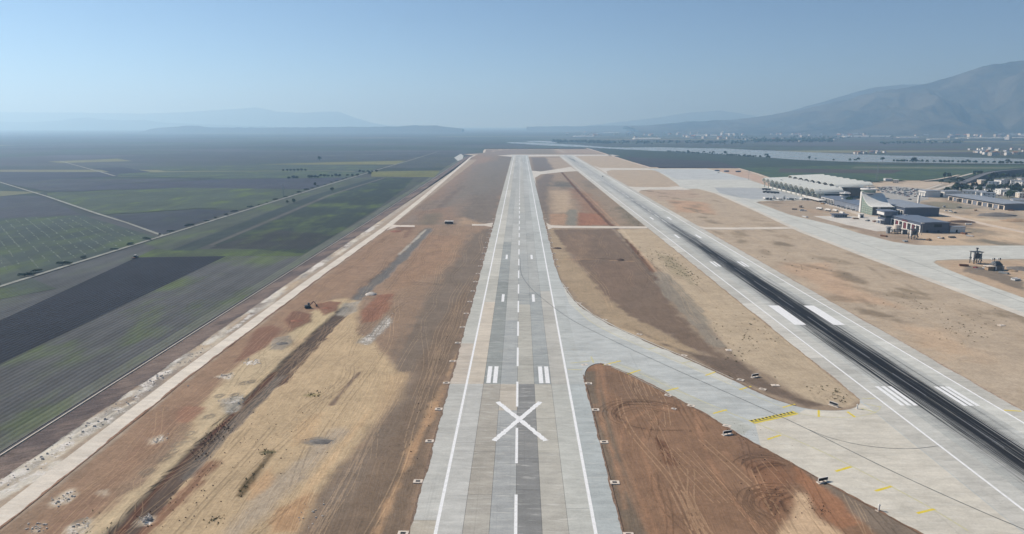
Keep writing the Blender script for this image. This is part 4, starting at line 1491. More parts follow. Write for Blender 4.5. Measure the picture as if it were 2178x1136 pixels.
range_mesh('mountain', [(1330, 268), (1380, 266), (1450, 260), (1530, 256), (1600, 250), (1700, 234), (1760, 221), (1830, 206), (1900, 192), (1960, 181), (2000, 170), (2040, 157), (2080, 147), (2120, 141), (2150, 140), (2178, 134),
                        (2250, 132), (2400, 134), (2700, 142), (3000, 160)],
           lambda px: 13800 - 3000 * min(1.2, max(0, (px - 1400) / 800.0)), 4000, M_mount, 5, 0.8, 420, 90)
range_mesh('mountain', [(1600, 262), (1680, 236), (1740, 219), (1800, 202), (1850, 189), (1900, 184), (1945, 183), (2000, 190), (2060, 220)], lambda px: 15500, 2500, M_mount, 8, 0.2, 120, 24)
range_mesh('hill', [(1250, 266), (1330, 258), (1420, 247), (1470, 240), (1530, 236), (1560, 240), (1620, 250), (1700, 262)], lambda px: 27000, 2500, M_hill, 12, 0.1, 90, 20)
range_mesh('hill', [(-900, 232), (-400, 236), (0, 239), (150, 240), (300, 242), (380, 240), (440, 236), (500, 233), (545, 230), (565, 234), (590, 238), (650, 241), (690, 238), (722, 238), (742, 246), (770, 255), (800, 263), (840, 268)],
           lambda px: 27000, 2600, M_hill, 14, 0.12, 260, 20)
range_mesh('hill', [(-700, 258), (-300, 255), (-50, 258), (60, 260), (125, 256), (150, 252), (185, 250), (215, 254), (260, 256), (310, 256), (350, 261), (420, 264), (560, 268)], lambda px: 21000, 2200, M_hill, 16, 0.15, 200, 20)
range_mesh('hill', [(330, 270.5), (375, 269), (392, 266.5), (415, 267), (440, 270), (520, 270.5), (680, 270), (720, 269), (800, 269), (840, 268), (870, 266.5), (900, 266), (930, 267), (955, 270), (985, 273)], lambda px: 12500, 1500, M_hill,
           18, 0.2, 200, 16)
range_mesh('hill', [(1120, 268.5), (1250, 267.5), (1400, 266), (1460, 262), (1490, 259), (1510, 258), (1540, 261), (1600, 262), (1700, 268)], lambda px: 16000, 1500, M_hill, 22, 0.2, 150, 16)

# ================================================================== HAZE
hz = MB()
hz.box(-28500, 28500, -3500, 34500, PLAIN_Z - 8.0, 1160.0)
hm = bpy.data.materials.new('haze_air')
hm.use_nodes = True
ht = hm.node_tree
ht.nodes.clear()
ho = ht.nodes.new('ShaderNodeOutputMaterial')
hv = ht.nodes.new('ShaderNodeVolumePrincipled')
hv.inputs['Color'].default_value = (0.385, 0.65, 0.96, 1.0)
hv.inputs['Density'].default_value = HAZE_DENSITY
hv.inputs['Absorption Color'].default_value = (0.35, 0.35, 0.35, 1.0)
hv.inputs['Anisotropy'].default_value = 0.4
ht.links.new(hv.outputs[0], ho.inputs['Volume'])
tag(hz.build('haze', hm), kind='stuff')

# ---- soil drifted and tracked over the pavement edges
def drift(edge, inward, seed, rgb, wmax=1.3, z=0.108, step=1.6):
    rr_ = random.Random(seed)
    P_ = [np.array(p, float) for p in edge]
    pts = []
    for i in range(len(P_) - 1):
        L_ = np.linalg.norm(P_[i + 1] - P_[i])
        n__ = max(1, int(L_ / step))
        for k in range(n__):
            pts.append(P_[i] + (P_[i + 1] - P_[i]) * k / n__)
    b_ = MB()
    A_, B_ = [], []
    w = 0.3
    for i, p in enumerate(pts):
        q = pts[min(i + 1, len(pts) - 1)] - pts[max(i - 1, 0)]
        q = q / (np.linalg.norm(q) + 1e-9)
        nn = np.array((-q[1], q[0])) * inward
        w = max(0.0, min(wmax, w + rr_.uniform(-0.35, 0.33)))
        if rr_.random() < 0.04:
            w = rr_.uniform(0, wmax)
        A_.append(p - nn * 0.45)
        B_.append(p + nn * w)
    n__ = len(pts)
    b_.add([(p[0], p[1], z) for p in A_] + [(p[0], p[1], z) for p in B_], [(i, i + 1, n__ + i + 1, n__ + i) for i in range(n__ - 1)])
    o_ = b_.build('soil_drift', mat('drifted_soil_%d_%d_%d' % rgb, rgb, 0.95, 0.35, 0.5))
    if o_.data.polygons[0].normal.z < 0:
        o_.data.flip_normals()
    return tag(o_, kind='stuff')


tag(drift([(-30, 100), (-30, 900)], -1, 1, (132, 112, 96), 0.7), 'thin brown soil drifted over the left runway edge', 'soil')
tag(drift([(30, 100), (30, 316)], 1, 2, (138, 114, 96), 0.45), 'thin brown soil drifted over the near right runway edge', 'soil')
tag(drift([(30, 560), (30, 900)], 1, 3, (156, 134, 112), 0.9), 'thin tan soil drifted over the farther right runway edge', 'soil')
tag(drift([(143, 285), (143, 800)], -1, 4, (172, 152, 132), 0.8), 'thin tan soil drifted over the old runway left edge', 'soil')
tag(drift([(203, 180), (203, 800)], 1, 5, (176, 156, 138), 0.8), 'thin tan soil drifted over the old runway right edge', 'soil')
tag(drift(GP([(1276, 773), (1300, 779), (1340, 796), (1400, 826), (1500, 881), (1600, 940), (1700, 994), (1800, 1050), (1900, 1103), (1980, 1147)]), 1, 6, (140, 112, 92), 0.7), 'thin brown soil drifted over the triangle side of the taxiway', 'soil')
tag(drift(smooth_line(GP([(1198, 608), (1222, 640), (1262, 671), (1320, 702), (1400, 737), (1480, 771), (1560, 808), (1640, 846), (1700, 866)]), 5), -1, 7, (140, 120, 102), 1.0), 'thin brown soil drifted over the far side of the taxiway', 'soil')
tag(drift([(-146.8, 120), (-146.8, 190), (-149.8, 317), (-149.3, 510), (-145.4, 800)], 1, 8, (150, 118, 96), 0.8, 0.075), 'thin red soil drifted over the service road edge', 'soil')

# ================================================================== THINGS
ORD = ['nearest', 'second', 'third', 'fourth', 'fifth', 'sixth', 'seventh', 'eighth', 'ninth', 'tenth', 'eleventh', 'twelfth', 'thirteenth', 'fourteenth', 'fifteenth', 'sixteenth', 'seventeenth', 'eighteenth', 'nineteenth', 'twentieth',
       'twenty-first', 'twenty-second', 'twenty-third', 'twenty-fourth', 'twenty-fifth', 'twenty-sixth', 'twenty-seventh']


# ---- light pits beside the pavements
def make_pit():
    root = empty('light_pit')
    f = MB()
    for x0, x1, y0, y1 in ((-1.5, 1.5, -1.1, -0.55), (-1.5, 1.5, 0.55, 1.1), (-1.5, -0.75, -0.55, 0.55), (0.75, 1.5, -0.55, 0.55)):
        f.box(x0, x1, y0, y1, -0.4, 0.14)
    f.build('concrete_frame', M_cream, root)
    p_ = MB()
    p_.box(-0.74, 0.74, -0.54, 0.54, -0.4, -0.1)
    p_.build('pit_floor', M_dark, root)
    l_ = MB()
    l_.cyl(0, 0, -0.1, 0.06, 0.22, 0.18, 8)
    l_.cyl(0, 0, 0.06, 0.3, 0.1, 0.07, 8)
    l_.build('lamp_base', M_steel_dark, root)
    return root


pit0 = make_pit()
first_pit = [True]


def place_pit(x, y, rz, label, group):
    o_ = pit0 if first_pit[0] else copy_tree(pit0)
    first_pit[0] = False
    o_.location = (x, y, 0.0)
    o_.rotation_euler = (0, 0, rz)
    tag(o_, label, 'light pit', group)
    return o_


for k in range(24):
    y = 183.2 + 30.0 * k
    place_pit(-31.6, y, random.uniform(-.04, .04), '%s pale concrete light pit along the left edge of the cross-marked runway' % ORD[k], 'light pits along the left runway edge')
kk = 0
for k in range(24):
    y = 183.2 + 30.0 * k
    if 318 < y < 560:
        continue
    place_pit(31.6, y, random.uniform(-.04, .04), '%s pale concrete light pit along the right edge of the cross-marked runway' % ORD[kk], 'light pits along the right runway edge')
    kk += 1
low_e = [(1243, 776), (1292, 776), (1421, 841), (1470, 863), (1546, 906)]
for k, (px, py) in enumerate(low_e):
    x, y = G(px, py)
    rz = -0.55 if k > 1 else (0.5 if k == 0 else -0.3)
    place_pit(x, y, rz, '%s light pit from the round nose along the brown triangle edge of the taxiway' % (ORD[k] if k else 'first'), 'light pits along the taxiway')
upp = [(1622, 828), (1575, 808), (1455, 756), (1360, 711), (1286, 680), (1232, 645), (1205, 612)]
for k, (px, py) in enumerate(upp):
    x, y = G(px, py)
    place_pit(x, y, -0.6, '%s light pit from the striped hold line along the far taxiway edge' % (ORD[k] if k else 'first'), 'light pits along the taxiway')


# ---- guidance signs on stands
def make_sign(px, py, rz, label, flat=False):
    x, y = G(px, py)
    r_ = tag(empty('guidance_sign', (x, y, 0.0), rz), label, 'sign')
    b_ = MB()
    b_.box(-2.1, 2.1, -0.75, 0.75, -0.3, 0.08)
    b_.build('base_slab', M_cream, r_)
    for lx in (-1.6, 0.0, 1.6):
        l_ = MB()
        l_.box(lx - 0.06, lx + 0.06, -0.1, 0.1, 0.08, 0.5)
        l_.bar((lx, 0.05, 0.7), (lx, 0.7, 0.08), 0.05, 5)
        l_.build('leg', M_steel, r_)
    s_ = MB()
    s_.box(-1.9, 1.9, -0.14, 0.14, 0.5, 1.55)
    pn = s_.build('sign_box', M_wall_white, r_)
    f_ = MB()
    f_.box(-1.78, 1.78, -0.16, -0.142, 0.6, 1.45)
    f_.build('sign_face', M_dark, pn)
    return r_


make_sign(1547, 924, 0.35, 'white framed guidance sign on dark churned earth in the brown triangle')
make_sign(1606, 802, 0.40, 'white framed guidance sign standing beyond the diagonal taxiway above the hold line')
make_sign(1750, 1025, 0.35, 'white guidance sign on orange earth below the pale taxiway edge')
make_sign(1773, 863, -0.95, 'slanting white sign on the rounded tip of the earth tongue')


def marker(px, py, rz, label):
    x, y = G(px, py)
    r_ = tag(empty('marker_post', (x, y, 0.0), rz), label, 'marker')
    b_ = MB()
    b_.box(-0.8, 0.8, -0.6, 0.6, -0.3, 0.1)
    b_.build('base_slab', M_cream, r_)
    p_ = MB()
    p_.cyl(0, 0, 0.1, 1.7, 0.28, 0.22, 8)
    p_.build('post', M_wall_white, r_)
    c_ = MB()
    c_.cyl(0.05, 0, 1.7, 2.15, 0.4, 0.15, 8)
    c_.build('cap', M_wall_white, r_)


marker(1823, 870, 0.2, 'white capped marker post at the tip of the earth tongue beside the old runway')
marker(1869, 1086, 0.3, 'white capped marker post on grey earth near the bottom right corner')


def slab(px, py, w, d, rz, label):
    x, y = G(px, py)
    r_ = tag(empty('concrete_slab', (x, y, 0), rz), label, 'slab')
    b_ = MB()
    b_.box(-w / 2, w / 2, -d / 2, d / 2, -0.3, 0.22)
    b_.build('slab', M_cream, r_)
    c_ = MB()
    c_.cyl(0.1, 0, 0.22, 0.36, 0.35, 0.3, 10)
    c_.build('manhole_cover', M_steel, r_)


slab(1649, 820, 3.4, 2.2, 0.0, 'flat pale concrete slab on dark earth above the hold line')
slab(1550, 745, 2.8, 2.6, 0.0, 'flat pale concrete slab at the foot of the grey gravel strip')
slab(2130, 692, 3.6, 2.4, 0.2, 'flat pale concrete slab on the dry ground at the right margin')
slab(1433, 870, 2.0, 1.4, -0.5, 'small broken pale slab among wheel ruts in the brown triangle')


# ---- loose rubble, clods and weeds: nobody could count them
def scatter(name, boxes, n_, m, rmin, rmax, seed, label, cat, zf=0.0, flat=0.6):
    rr_ = random.Random(seed)
    b_ = MB()
    for i in range(n_):
        bx = rr_.choice(boxes)
        t = rr_.random()
        px = bx[0] + (bx[2] - bx[0]) * t + rr_.gauss(0, bx[4])
        py = bx[1] + (bx[3] - bx[1]) * t + rr_.gauss(0, bx[5])
        x, y = G(px, py)
        if x < -166.3 or (-158.5 < x < -145.0) or abs(x) < 31.5:
            continue
        r = rmin + (rmax - rmin) * rr_.random() ** 2.5
        a = rr_.uniform(0, 6.28)
        pts = []
        for j in range(5):
            aa = a + j * 1.2566
            q_ = r * rr_.uniform(0.6, 1.2)
            pts.append((x + q_ * math.cos(aa), y + q_ * math.sin(aa) * 0.8))
        top = [(x + (p[0] - x) * 0.55, y + (p[1] - y) * 0.55) for p in pts]
        b_.prism(pts, -0.3, zf + r * flat * rr_.uniform(0.6, 1.2), 0, top)
    o_ = b_.build(name, m)
    return tag(o_, label, cat, kind='stuff')


scatter('rubble', [(0, 1020, 400, 800, 14, 9), (100, 960, 600, 625, 10, 8), (400, 770, 800, 500, 6, 6), (300, 840, 420, 745, 10, 6), (10, 985, 60, 960, 12, 8)], 520, M_stone, 0.12, 0.75, 1, 'pale broken rubble strewn between the service road and the bank', 'rubble')
scatter('rubble', [(120, 1070, 158, 1045, 10, 5), (325, 940, 352, 925, 7, 4), (480, 855, 515, 850, 10, 5), (775, 725, 832, 675, 10, 6), (60, 1128, 90, 1118, 10, 5), (465, 802, 495, 797, 5, 3), (160, 1125, 185, 1112, 8, 5), (520, 772, 550, 768, 8, 4),
                   (300, 1105, 320, 1098, 4, 3), (640, 1120, 700, 1060, 14, 10)], 420, M_stone, 0.12, 0.6, 2, 'pale stones spilled in heaps on the left diggings', 'rubble')
scatter('clods', [(330, 1136, 600, 860, 30, 20), (560, 1000, 860, 640, 40, 25), (420, 960, 480, 900, 10, 10), (860, 1000, 980, 700, 20, 20)], 700, M_clod, 0.08, 0.36, 3, 'dark clods scattered over the left diggings', 'clods')
scatter('clods', [(1600, 1000, 1690, 1090, 12, 20), (1400, 940, 1430, 990, 10, 8), (1700, 1050, 1760, 1095, 10, 6), (1320, 870, 1640, 1000, 60, 30), (1560, 900, 1600, 930, 20, 10)], 420, M_clod, 0.08, 0.34, 4, 'dark clods scattered over the brown triangle', 'clods')


# ---- wheel tracks pressed into the soil
KZ = keep_z.reshape(ny, nx)
TAXI = up + lo


def soil_z(x, y):
    i = int(np.clip(np.searchsorted(xs, x) - 1, 0, nx - 2))
    j = int(np.clip(np.searchsorted(ys, y) - 1, 0, ny - 2))
    fx = (x - xs[i]) / (xs[i + 1] - xs[i])
    fy = (y - ys[j]) / (ys[j + 1] - ys[j])
    return (KZ[j, i] * (1 - fx) + KZ[j, i + 1] * fx) * (1 - fy) + (KZ[j + 1, i] * (1 - fx) + KZ[j + 1, i + 1] * fx) * fy


CG = col.reshape(ny, nx, 3)


def soil_tinted(b_, name, factor):
    # the same soil as the ground around it, pressed lighter or darker
    o_ = b_.build(name, M_soil)
    me_ = o_.data
    co_ = np.empty(len(me_.vertices) * 3)
    me_.vertices.foreach_get('co', co_)
    co_ = co_.reshape(-1, 3)
    i_ = np.clip(np.searchsorted(xs, co_[:, 0]), 0, nx - 1)
    j_ = np.clip(np.searchsorted(ys, co_[:, 1]), 0, ny - 1)
    cc_ = CG[j_, i_] * factor
    if factor > 1:
        cc_ = cc_ * 0.8 + np.array(A(200, 172, 138)[:3]) * 0.2
    ca_ = me_.color_attributes.new('Col', 'FLOAT_COLOR', 'POINT')
    ca_.data.foreach_set('color', np.concatenate([cc_, np.ones((len(cc_), 1))], 1).ravel())
    for nm_ in ('rub', 'trk'):
        me_.attributes.new(nm_, 'FLOAT', 'POINT')
    return o_


def off_pavement(P_):
    x_, y_ = P_[:, 0], P_[:, 1]
    ok_ = (np.abs(x_) > 31.2) & ((x_ < 141.5) | (x_ > 204.5)) & ((x_ < -159.5) | (x_ > -144.5)) & (x_ > -165.5) & (sd_poly(x_, y_, TAXI) > 0.9) & (y_ > 125)
    return ok_


def tracks(name, specs, m, seed, label):
    """specs: (x0, x1, y0, y1, count, slope spread, wave amplitude, length range)"""
    rr_ = random.Random(seed)
    b_ = MB()
    for (x0, x1, y0, y1, n_, slp, amp, l0, l1) in specs:
        for k in range(n_):
            xc, yc = rr_.uniform(x0, x1), y0 + (y1 - y0) * rr_.random() ** 1.4
            L_ = rr_.uniform(l0, l1)
            sl = rr_.gauss(0, slp)
            ph, wl, am = rr_.uniform(0, 6.28), rr_.uniform(60, 160), amp * rr_.random()
            t = np.arange(0, L_, 2.0)
            px_ = xc + sl * t + am * np.sin(t / wl * 6.28 + ph)
            py_ = yc + t
            gauge = rr_.choice([0.95, 1.1, 1.25])
            w = rr_.uniform(0.14, 0.30)
            lanes_ = (-gauge, gauge) if rr_.random() < 0.85 else (-gauge, gauge, -gauge * 2.6, gauge * 2.6)
            for off in lanes_:
                P_ = np.stack([px_ + off, py_], 1)
                ok_ = off_pavement(P_)
                Z_ = [soil_z(p[0], p[1]) + 0.035 for p in P_]
                for i in range(len(P_) - 1):
                    if not (ok_[i] and ok_[i + 1]) or rr_.random() < 0.07:
                        continue
                    a_, c_ = P_[i], P_[i + 1]
                    b_.add([(a_[0] - w, a_[1], Z_[i]), (a_[0] + w, a_[1], Z_[i]), (c_[0] + w, c_[1], Z_[i + 1]), (c_[0] - w, c_[1], Z_[i + 1])], [(0, 1, 2, 3)])
    return tag(soil_tinted(b_, name, m), label, 'wheel tracks', kind='stuff')


def arcs(name, specs, m, label):
    """turning marks: (px, py, radius, start, end, count)"""
    rr_ = random.Random(77)
    b_ = MB()
    for (px, py, r, a0, a1, n_) in specs:
        cx_, cy_ = G(px, py)
        for k in range(n_):
            rad = r + rr_.uniform(-0.35, 0.35) * r
            ox, oy = rr_.gauss(0, r * 0.12), rr_.gauss(0, r * 0.12)
            for off in (-1.0, 1.0):
                th = np.linspace(a0 + rr_.uniform(-.2, .2), a1 + rr_.uniform(-.3, .3), max(8, int(rad * abs(a1 - a0) / 1.5)))
                P_ = np.stack([cx_ + ox + (rad + off) * np.cos(th), cy_ + oy + (rad + off) * np.sin(th)], 1)
                ok_ = off_pavement(P_)
                for i in range(len(P_) - 1):
                    if not (ok_[i] and ok_[i + 1]):
                        continue
                    d_ = P_[i + 1] - P_[i]
                    nn_ = np.array((-d_[1], d_[0])) / (np.linalg.norm(d_) + 1e-9) * 0.2
                    q_ = [P_[i] - nn_, P_[i + 1] - nn_, P_[i + 1] + nn_, P_[i] + nn_]
                    b_.add([(p[0], p[1], soil_z(p[0], p[1]) + 0.04) for p in q_], [(0, 1, 2, 3)])
    return tag(soil_tinted(b_, name, m), label, 'wheel tracks', kind='stuff')


tracks('wheel_tracks', [(-72, -34, 150, 760, 22, 0.03, 4.0, 40, 190), (-60, -36, 150, 420, 8, 0.01, 1.5, 80, 220), (34, 60, 140, 300, 10, 0.06, 3.0, 40, 140), (60, 115, 140, 260, 12, 0.2, 4.0, 30, 90), (40, 110, 420, 1100, 26, 0.05, 5.0, 60, 260)], 1.14, 1,
       'dry brown wheel tracks running along the dark earth strips')
tracks('wheel_tracks', [(-140, -75, 150, 430, 30, 0.09, 7.0, 30, 140), (-142, -100, 150, 700, 22, 0.02, 3.0, 60, 200), (95, 140, 330, 900, 14, 0.05, 4.0, 40, 160), (206, 295, 240, 900, 18, 0.10, 8.0, 60, 220)], 1.05, 2,
       'pale wheel tracks over the tan diggings and dry ground')
tracks('wheel_tracks', [(-140, -70, 150, 520, 26, 0.05, 5.0, 20, 110), (34, 110, 140, 310, 18, 0.12, 3.0, 20, 80), (-140, -40, 480, 1500, 34, 0.03, 6.0, 60, 260), (40, 130, 480, 1300, 16, 0.05, 6.0, 60, 220)], 0.80, 3,
       'damp dark wheel tracks across the bare earth')
arcs('wheel_tracks', [(1365, 885, 13, 0.6, 3.6, 3), (1640, 1000, 9, 0.8, 2.6, 3), (1660, 1075, 8, 1.4, 3.8, 6), (880, 620, 30, 1.0, 2.2, 2), (1290, 560, 26, 0.6, 2.6, 3)],
     0.74, 'curved turning marks of machines on the bare earth')

M_weed = mat('dry_weed', (104, 102, 70), 0.95, 0.4, 0.4, 0.05)


def weeds(name, boxes, n_, seed, label):
    rr_ = random.Random(seed)
    b_ = MB()
    for i in range(n_):
        bx = rr_.choice(boxes)
        t = rr_.random()
        x, y = G(bx[0] + (bx[2] - bx[0]) * t + rr_.gauss(0, bx[4]), bx[1] + (bx[3] - bx[1]) * t + rr_.gauss(0, bx[5]))
        if 140.5 < x < 205 or abs(x) < 32:
            continue
        r = rr_.uniform(0.12, 0.42) * (1 + y / 900.0)
        for j in range(5):
            a = rr_.uniform(0, 6.28)
            u = (math.cos(a) * r, math.sin(a) * r)
            h = r * rr_.uniform(0.5, 1.1)
            b_.add([(x, y, -0.1), (x + u[0], y + u[1], 0.0), (x + u[0] * 0.7 - u[1] * 0.5, y + u[1] * 0.7 + u[0] * 0.5, h)], [(0, 1, 2)])
    return tag(b_.build(name, M_weed), label, 'weeds', kind='stuff')


weeds('weeds', [(1400, 540, 1490, 605, 8, 6), (1420, 550, 1470, 590, 14, 8), (1550, 690, 1600, 760, 30, 20), (1310, 440, 1370, 478, 10, 6), (1360, 530, 1420, 560, 15, 8), (1740, 825, 1800, 850, 20, 6), (1600, 640, 1660, 720, 25, 20)], 520, 6,
      'dark green weed tufts on the dry ground left of the old runway')
weeds('weeds', [(560, 965, 580, 960, 8, 3), (505, 1055, 560, 980, 5, 5), (655, 845, 680, 835, 8, 4), (180, 1180, 220, 1090, 20, 10), (440, 1110, 470, 1100, 10, 6)], 110, 7, 'dark weed tufts on the tan diggings beside the haul track')
weeds('weeds', [(1990, 650, 2100, 700, 60, 10), (1900, 640, 2000, 660, 30, 8), (1620, 540, 1760, 580, 40, 8), (2020, 700, 2060, 720, 30, 8)], 160, 8, 'dry dark tufts between the old runway and the parallel taxiway')


def heap(px, py, rx, ry, rz, m, label, name='dirt_heap', cat='heap', seed=0, z=0.0):
    x, y = G(px, py, z)
    vs_, fs_ = [], []
    rr_ = random.Random(seed)
    n_, k_ = 14, 6
    for j in range(k_):
        t = j / (k_ - 1)
        for i in range(n_):
            a = 2 * math.pi * i / n_
            q_ = (1 - t) * rr_.uniform(0.82, 1.15) if j < k_ - 1 else 0.02
            vs_.append((rx * q_ * math.cos(a), ry * q_ * math.sin(a), -0.25 + (rz + 0.25) * (1 - (1 - t) ** 1.6) * rr_.uniform(0.85, 1.1)))
    for j in range(k_ - 1):
        for i in range(n_):
            fs_.append((j * n_ + i, j * n_ + (i + 1) % n_, (j + 1) * n_ + (i + 1) % n_, (j + 1) * n_ + i))
    b_ = MB()
    b_.add(vs_, fs_, 0, True)
    return tag(b_.build(name, m, None, (x, y, z)), label, cat)


M_heap_red = mat('red_earth', (150, 104, 82), 0.95, 0.3, 0.4)
M_heap_tan = mat('tan_earth', (176, 152, 126), 0.95, 0.25, 0.4)
heap(790, 626, 4.5, 4, 1.6, M_stone, 'pale heap at the top of the red earth patch', seed=1)
heap(632, 684, 6, 5, 1.1, M_heap_red, 'low red-brown earth mound left of the haul track', seed=2)
heap(697, 656, 5, 4, 0.9, M_heap_red, 'small red-brown earth mound above the haul track', seed=3)
heap(600, 732, 5, 4, 1.0, M_gravel, 'grey gravel mound beside the brown strip', seed=4)
heap(682, 939, 5.2, 2.6, 0.5, M_gravel, 'flat grey gravel spread on the tan ground', seed=5)
heap(842, 492, 7, 10, 0.8, M_heap_red, 'low red-brown mound where the left service link meets the road', seed=6)
heap(1320, 553, 4, 5, 1.2, M_clod, 'dark brown heap on the track across the dark middle strip', seed=7)
heap(1185, 528, 5, 5, 0.9, M_clod, 'dark brown heap by the right runway edge', seed=8)
heap(2010, 478, 22, 10, 2.2, M_clod, 'long dark spoil heap behind the long bay-fronted hall', seed=9)
heap(2045, 472, 18, 9, 2.0, M_clod, 'dark spoil heap right of the long spoil heap', seed=10)
heap(2120, 458, 26, 16, 3.5, M_gravel, 'grey gravel mound in front of the open depot', seed=11)
heap(2160, 470, 22, 12, 3.0, M_heap_tan, 'tan earth mound at the right margin below the depot', seed=12)
heap(2168, 572, 10, 9, 2.0, M_gravel, 'rubble mound at the right margin beside the batching towers', seed=13)
heap(2150, 576, 6, 5, 1.2, M_heap_tan, 'small tan mound beside the rubble mound', seed=14)
heap(2085, 572, 6, 4, 1.0, M_gravel, 'dark gravel heap at the foot of the dark batching tower', seed=15)

# ---- small hut beside the left service link
x, y = G(955, 476)
hut = tag(empty('site_hut', (x, y, 0), 0.0), 'dark open-fronted hut with a white roof on the left earth strip', 'hut')
b_ = MB()
b_.box(-4.5, 4.5, 2.2, 2.5, 0, 3.0)
b_.box(-4.5, -4.2, -2.5, 2.2, 0, 3.0)
b_.box(4.2, 4.5, -2.5, 2.2, 0, 3.0)
b_.build('wall', M_rust, hut)
for k in range(4):
    p_ = MB()
    p_.box(-4.4 + 2.85 * k, -4.1 + 2.85 * k, -2.75, -2.5, 0, 3.0)
    p_.build('post', M_steel_dark, hut)
b_ = MB()
b_.prism([(-5, -3), (5, -3), (5, 2.9), (-5, 2.9)], 3.0, 3.25)
b_.build('roof', M_wall_white, hut)
b_ = MB()
b_.box(0.2, 1.4, -0.6, 0.4, 3.26, 3.9)
b_.build('water_tank', M_wall_white, hut)

# ---- site machines on the left diggings
x, y = G(655, 655)
exc = tag(empty('excavator', (x, y, 0), 0.5), 'small dark excavator beside the red mounds on the left diggings', 'excavator')
for s in (-1, 1):
    b_ = MB()
    b_.box(-1.9, 1.9, s * 1.05 - 0.28, s * 1.05 + 0.28, 0, 0.8)
    b_.build('track', M_tyre, exc)
b_ = MB()
b_.prism([(-1.9, -1.2), (1.2, -1.2), (1.2, 1.2), (-1.9, 1.2)], 0.85, 1.9)
b_.build('body', M_steel_dark, exc)
b_ = MB()
b_.prism([(0.1, 0.1), (1.3, 0.1), (1.3, 1.2), (0.1, 1.2)], 1.9, 3.0)
b_.build('cab', M_glass, exc)
b_ = MB()
b_.bar((1.0, -0.4, 1.5), (3.6, -0.4, 4.0), 0.24, 6)
b_.bar((3.6, -0.4, 4.0), (5.2, -0.4, 1.6), 0.2, 6)
b_.build('boom', M_red, exc)
b_ = MB()
b_.prism([(4.8, -0.9), (5.8, -0.9), (5.8, 0.1), (4.8, 0.1)], 0.5, 1.6)
b_.build('bucket', M_steel_dark, exc)

x, y = G(289, 549, FIELD_Z)
tr = tag(empty('tractor', (x, y, FIELD_Z + 0.2), 1.2), 'small pale tractor at the edge of the dark ploughed field', 'tractor')
for s in (-1, 1):
    b_ = MB()
    b_.bar((-0.9, s * 0.75, 0.85), (-0.9, s * 1.2, 0.85), 0.85, 14)
    b_.build('rear_wheel', M_tyre, tr)
    b_ = MB()
    b_.bar((1.5, s * 0.7, 0.5), (1.5, s * 1.0, 0.5), 0.5, 12)
    b_.build('front_wheel', M_tyre, tr)
b_ = MB()
b_.box(0.2, 2.2, -0.5, 0.5, 0.6, 1.6)
b_.build('bonnet', M_wall_grey, tr)
b_ = MB()
b_.box(-1.3, 0.3, -0.75, 0.75, 1.0, 2.5)
b_.build('cab', M_glass, tr)
b_ = MB()
b_.box(-1.45, 0.45, -0.85, 0.85, 2.5, 2.68)
b_.build('cab_roof', M_wall_white, tr)
b_ = MB()
b_.box(-3.4, -1.6, -2.0, 2.0, 0.3, 0.8)
b_.build('harrow', M_rust, tr)


# ---- cars
def car_mesh(kind=0):
    b_ = MB()
    L_, W_ = (4.3, 1.8) if kind == 0 else (5.6, 2.0)
    h1 = 0.95 if kind == 0 else 1.05
    b_.prism([(-L_ / 2, -W_ / 2), (L_ / 2, -W_ / 2), (L_ / 2, W_ / 2), (-L_ / 2, W_ / 2)], 0.35, h1, 0,
             [(-L_ / 2 + .1, -W_ / 2 + .08), (L_ / 2 - .15, -W_ / 2 + .08), (L_ / 2 - .15, W_ / 2 - .08), (-L_ / 2 + .1, W_ / 2 - .08)])
    if kind == 0:
        c0, c1, hh = -1.6, 0.9, 1.48
    else:
        c0, c1, hh = -2.65, 1.8, 2.3
    b_.prism([(c0, -W_ / 2 + .1), (c1, -W_ / 2 + .1), (c1, W_ / 2 - .1), (c0, W_ / 2 - .1)], h1, hh - 0.08, 1,
             [(c0 + .35 * (kind == 0), -W_ / 2 + .3), (c1 - .65, -W_ / 2 + .3), (c1 - .65, W_ / 2 - .3), (c0 + .35 * (kind == 0), W_ / 2 - .3)])
    b_.prism([(c0 + .35 * (kind == 0), -W_ / 2 + .28), (c1 - .6, -W_ / 2 + .28), (c1 - .6, W_ / 2 - .28), (c0 + .35 * (kind == 0), W_ / 2 - .28)], hh - 0.078, hh, 0)
    for sx in (-L_ * 0.31, L_ * 0.31):
        for sy in (-1, 1):
            b_.bar((sx, sy * (W_ / 2 - 0.22), 0.33), (sx, sy * (W_ / 2 + 0.02), 0.33), 0.33, 8, 2)
    return b_.mesh('car' if kind == 0 else 'van', [M_car, M_glass, M_tyre])


ME_car, ME_van = car_mesh(0), car_mesh(1)
CAR_COL = [('white', (232, 232, 230)), ('silver', (176, 180, 184)), ('grey', (110, 114, 120)), ('black', (40, 42, 46)), ('blue', (62, 84, 128)), ('red', (138, 46, 44)), ('white', (232, 232, 230))]
rc = random.Random(21)
x_rows = np.linspace(622, 706, 9)
ncar = 0
for i, xr in enumerate(x_rows):
    for yk in np.arange(1150, 1345, 5.6):
        # keep to the outline of the car park
        if not (0.0 < (yk - 1130 - (xr - 610) * 0.55) and yk < 1350 - (xr - 600) * 0.35):
            continue
        if rc.random() < 0.36 or ncar > 235:
            continue
        cn, cc = rc.choice(CAR_COL)
        o_ = inst('parked_car', ME_car, (xr + rc.uniform(-1, 1), yk + rc.uniform(-.6, .6), 0.05), rc.choice([0, math.pi]) + rc.uniform(-.08, .08), None, None, A(*cc))
        tag(o_, 'small %s car parked in the crowded car park behind the control tower' % cn, 'car', '%s cars in the crowded car park' % cn)
        ncar += 1
strips = [((2085, 418), (2178, 414), 26), ((2050, 403), (2178, 408), 16), ((2100, 432), (2178, 424), 14)]
